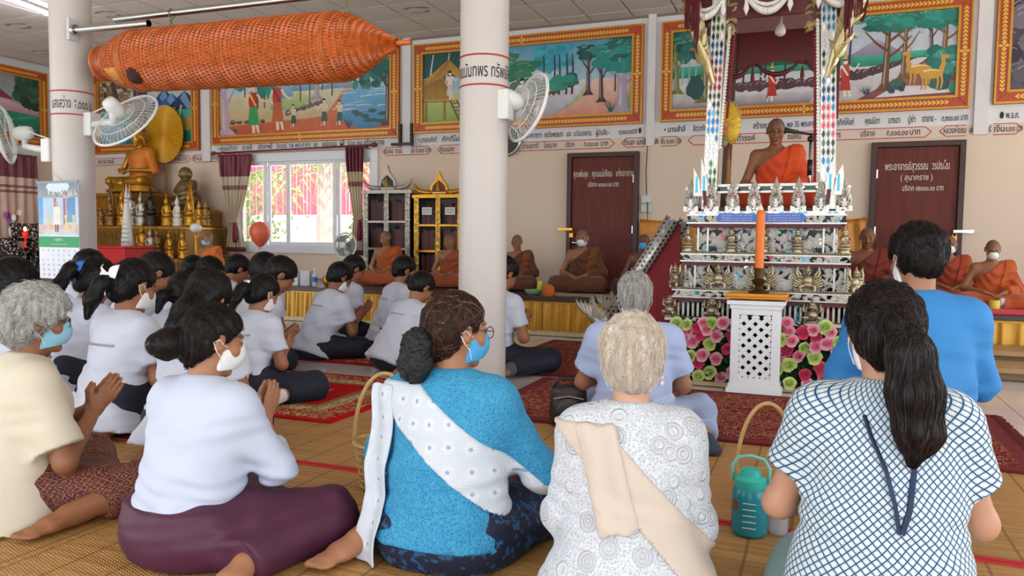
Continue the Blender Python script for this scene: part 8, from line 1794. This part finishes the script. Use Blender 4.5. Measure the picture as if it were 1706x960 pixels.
# ------------------------------------------------------------------ things on the dais
def pot(nm, px, py, Y, z, prof_, m_, label, cat, n=16, extra=None):
    x = onY(px, py, Y).x; e = empty(nm, (x, Y, z), 0, label, cat); q = MB(); q.lathe(prof_, n); q.build('body', m_, e, smooth=True, sharp=50)
    if extra: extra(e)
    return e
cyl = lambda r, h: [(r*.9, 0), (r, .01), (r, h-.01), (r*.9, h)]
plastic = mat('clear_plastic', '#cfe4ee', .08, alpha=.45); lab_bl = mat('label_blue', '#2a6ac0', .4)
def bottle_x(e): q = MB(); q.lathe([(.034, .06), (.0345, .12)], 16, cap=False); q.build('label_wrap', lab_bl, e, smooth=True); q = MB(); q.lathe(cyl(.014, .02), 10, (0, 0, .205)); q.build('cap', white_paint, e)
bprof = [(.03, 0), (.034, .01), (.034, .14), (.014, .19), (.013, .21)]
pot('water_bottle', 524, 462, 8.15, DZ, bprof, plastic, 'clear water bottle with a blue label on the left dais', 'bottle', extra=bottle_x)
for px_, c, lab in ((492, '#d8d8dc', 'white carton stacked on the dais beside the water bottle'), (511, '#c8ccd6', 'pale grey carton next to the water bottle')): x = onY(px_, 462, 8.25).x; q = MB(); q.box((0, 0, .09), (.13, .12, .18)); q.box((0, 0, .185), (.135, .125, .012)); e = empty('carton', (x, 8.25, DZ), .2, lab, 'box'); q.build('box', mat('carton_'+c, c, .6), e, bevel=.004)
pot('monk_bowl', 550, 470, 8.2, DZ, [(.05, 0), (.09, .04), (.1, .1), (.085, .14)], gold, 'round gold bowl on the dais left of the pupils', 'bowl')
pot('offering_bowl', 890, 488, 8.2, DZ, [(.06, 0), (.1, .03), (.11, .06), (.1, .06)], mat('green_plastic', '#8fb88a', .4), 'pale green bowl with offerings before the monk in glasses', 'bowl'); pot('yellow_cup', 899, 480, 8.18, DZ+.062, cyl(.03, .1), mat('yellow_plastic', '#d8c23a', .4), 'yellow cup standing in the green offering bowl', 'cup')
pot('orange_pouch', 914, 488, 8.12, DZ, [(.05, 0), (.07, .04), (.06, .1), (.02, .13)], mat('robe_#cf6c20', '#cf6c20', .8), 'small orange cloth bundle beside the brown robed monk', 'bundle')
q = MB(); q.box((0, 0, .01), (1.0, .28, .02)); e = empty('sitting_mat', (-2.35, 8.3, DZ), 0, 'flat pale mat edge before the brown robed monk', 'mat'); q.build('pad', mat('pale_pad', '#a08a74', .8), e, bevel=.004)
x = onY(1672, 505, 8.11).x; e = empty('red_tray', (x, 8.11, DZ), 0, 'red plastic tray of small items before the far right monk', 'tray'); q = MB(); q.box((0, 0, .01), (.42, .2, .02)); q.build('plate', mat('red_plastic', '#c8283a', .4), e, bevel=.004)
for sx, sy, w_, d_ in ((0, -.095, .42, .012), (0, .095, .42, .012), (-.204, 0, .012, .18), (.204, 0, .012, .18)): q = MB(); q.box((sx, sy, .03), (w_, d_, .04)); q.build('rim', mat('red_plastic', '#c8283a', .4), e)
pot('yellow_jar', 1657, 500, 8.1, DZ+.022, cyl(.045, .1), mat('yellow_plastic', '#d8c23a', .4), 'yellow jar standing in the red tray at right', 'jar'); pot('silver_cup', 1668, 495, 8.14, DZ+.022, [(.02, 0), (.03, .06), (.036, .12)], steel, 'small silver cup behind the yellow jar at right', 'cup'); pot('tea_bowl', 1735, 508, 8.05, DZ, [(.05, 0), (.1, .03), (.12, .06)], mat('porcelain', '#dedad6', .25), 'white bowl on the dais at the right edge', 'bowl')
# ------------------------------------------------------------------ things between the people on the floor
leather = mat('dark_leather', '#241c1a', .38, vary=.15, vscale=12, bump=.3, bscale=70); bg_ = empty('shoulder_bag', (-1.25, 4.0, .0), .32, 'dark brown leather bag with a front pocket on the mat', 'bag')
f = Field(V(-.16, -.09, -.01), V(.16, .1, .36), .008); f.add(Cap(V(0, 0, .06), V(0, 0, .22), (.105, .055), (.1, .045)), .02); f.add(Ell(V(0, -.045, .11), (.08, .03, .09)), .02); f.cut(V(0, 0, .003), V(0, 0, -1)); field_obj('body', f, leather, bg_)
q = MB(); q.tube([(-.09, 0, .24), (-.05, .01, .29), (.03, .0, .295), (.09, 0, .24)], .009, 6); q.build('strap', leather, bg_, smooth=True); q = MB(); q.tube([(-.08, -.05, .19), (0, -.06, .205), (.08, -.05, .19)], .004, 5); q.build('zip', steel, bg_)
cb = MB(); cb.tube([(-1.05+.35*t+.05*sin(t*14), 4.35+.12*sin(t*9), .016) for t in np.linspace(0, 1, 40)], .006, 6); cb = cb.build('microphone_cable', mat('cable_black', '#111114', .5), smooth=True); tag(cb, 'thin black cable looping on the floor right of the leather bag', 'cable')
def basket(loc, r0, r1, h, hh, label, cane, rz=0.0):
    e = empty('cane_basket', loc, rz, label, 'basket')
    for k in range(7):
        z = .01+(h-.02)*k/6; r = r0+(r1-r0)*z/h; q = MB(); q.tube([(cos(a)*r, sin(a)*r, z) for a in np.linspace(0, 2*pi, 33)[:-1]], .0045 if k < 6 else .009, 5, closed=True); q.build('hoop', cane, e)
    for k in range(26): a = 2*pi*k/26; q = MB(); q.tube([(cos(a)*r0, sin(a)*r0, .004), (cos(a)*r1, sin(a)*r1, h)], .004, 5); q.build('stake', cane, e)
    q = MB(); q.lathe([(.001, .004), (r0, .004), (r0, .012), (.001, .012)], 24); q.build('floor', cane, e); q = MB(); q.tube([(cos(a)*r1, 0, h*.9+sin(a)*hh) for a in np.linspace(0, pi, 25)], .0085, 8); q.build('handle', cane, e, smooth=True); return e
cane = mat('pale_cane', '#c8a468', .5, vary=.15, vscale=20)
b1 = onZ(640, 812, 0); basket((b1.x, b1.y, .006), .095, .125, .2, .3, 'round cane basket with a tall handle behind the blue crochet top', cane, .5)
e = empty('brown_bottle', (b1.x-.04, b1.y, .02), 0, 'brown glass bottle inside the cane basket', 'bottle'); q = MB(); q.lathe([(.03, 0), (.034, .01), (.034, .15), (.015, .19), (.015, .23)], 14); q.build('glass', mat('brown_glass', '#3a1410', .15), e, smooth=True)
q = MB(); q.grid(lambda u, v: Vector((-.05+.13*u, -.06+.02*sin(9*u+4*v), .03+.14*v+.02*sin(8*u))), 14, 10); o = q.build('grey_cloth', mat('grey_cloth', '#8a9098', .8, vary=.3, vscale=40), loc=(b1.x, b1.y, 0), smooth=True); o.modifiers.new('t', 'SOLIDIFY').thickness = .006; tag(o, 'grey patterned cloth stuffed in the cane basket', 'cloth')
b2 = onZ(1262, 858, 0); basket((b2.x+.02, b2.y+.12, .006), .09, .115, .12, .30, 'low cane basket with an arched handle behind the blue jug', cane, .15)
jg = onZ(1248, 889, 0); e = empty('water_jug', (jg.x, jg.y, .004), 0, 'turquoise plastic water jug with a carrying handle', 'jug'); tq = mat('turquoise_clear', '#1f8fa0', .25, alpha=.93, vary=.06); tl_ = mat('turquoise_lid', '#38bcae', .4)
q = MB(); q.lathe([(.058, 0), (.064, .012), (.064, .14), (.058, .165), (.05, .175)], 28); q.build('body', tq, e, smooth=True); q = MB(); q.lathe([(.055, .168), (.057, .172), (.057, .2), (.045, .21), (.036, .212), (.034, .232), (.02, .238)], 28); q.build('lid', tl_, e, smooth=True, sharp=40); q = MB(); q.tube([(-.062, 0, .185), (-.064, 0, .24), (-.045, 0, .272), (0, 0, .282), (.045, 0, .272), (.064, 0, .24), (.062, 0, .185)], .006, 8); q.build('handle', mat('turquoise_pale', '#7fd0cc', .4), e, smooth=True)
for k in range(5): q = MB(); q.bar((-.02, -.0652, .125-.022*k), (.026, -.0648, .125-.022*k), .001, .003, (0, 0, 1)); q.build('level_mark', white_paint, e)
q = MB(); q.box((-.045, -.048, .11), (.022, .004, .035), Matrix.Rotation(-.75, 3, 'Z')); q.build('sticker', mat('sticker_brown', '#8a4a2c', .5), e)
bt = onZ(1296, 890, 0); e = empty('small_bottle', (bt.x, bt.y, .004), 0, 'small clear water bottle beside the turquoise jug', 'bottle'); q = MB(); q.lathe(bprof, 18); q.build('body', plastic, e, smooth=True); bottle_x(e)
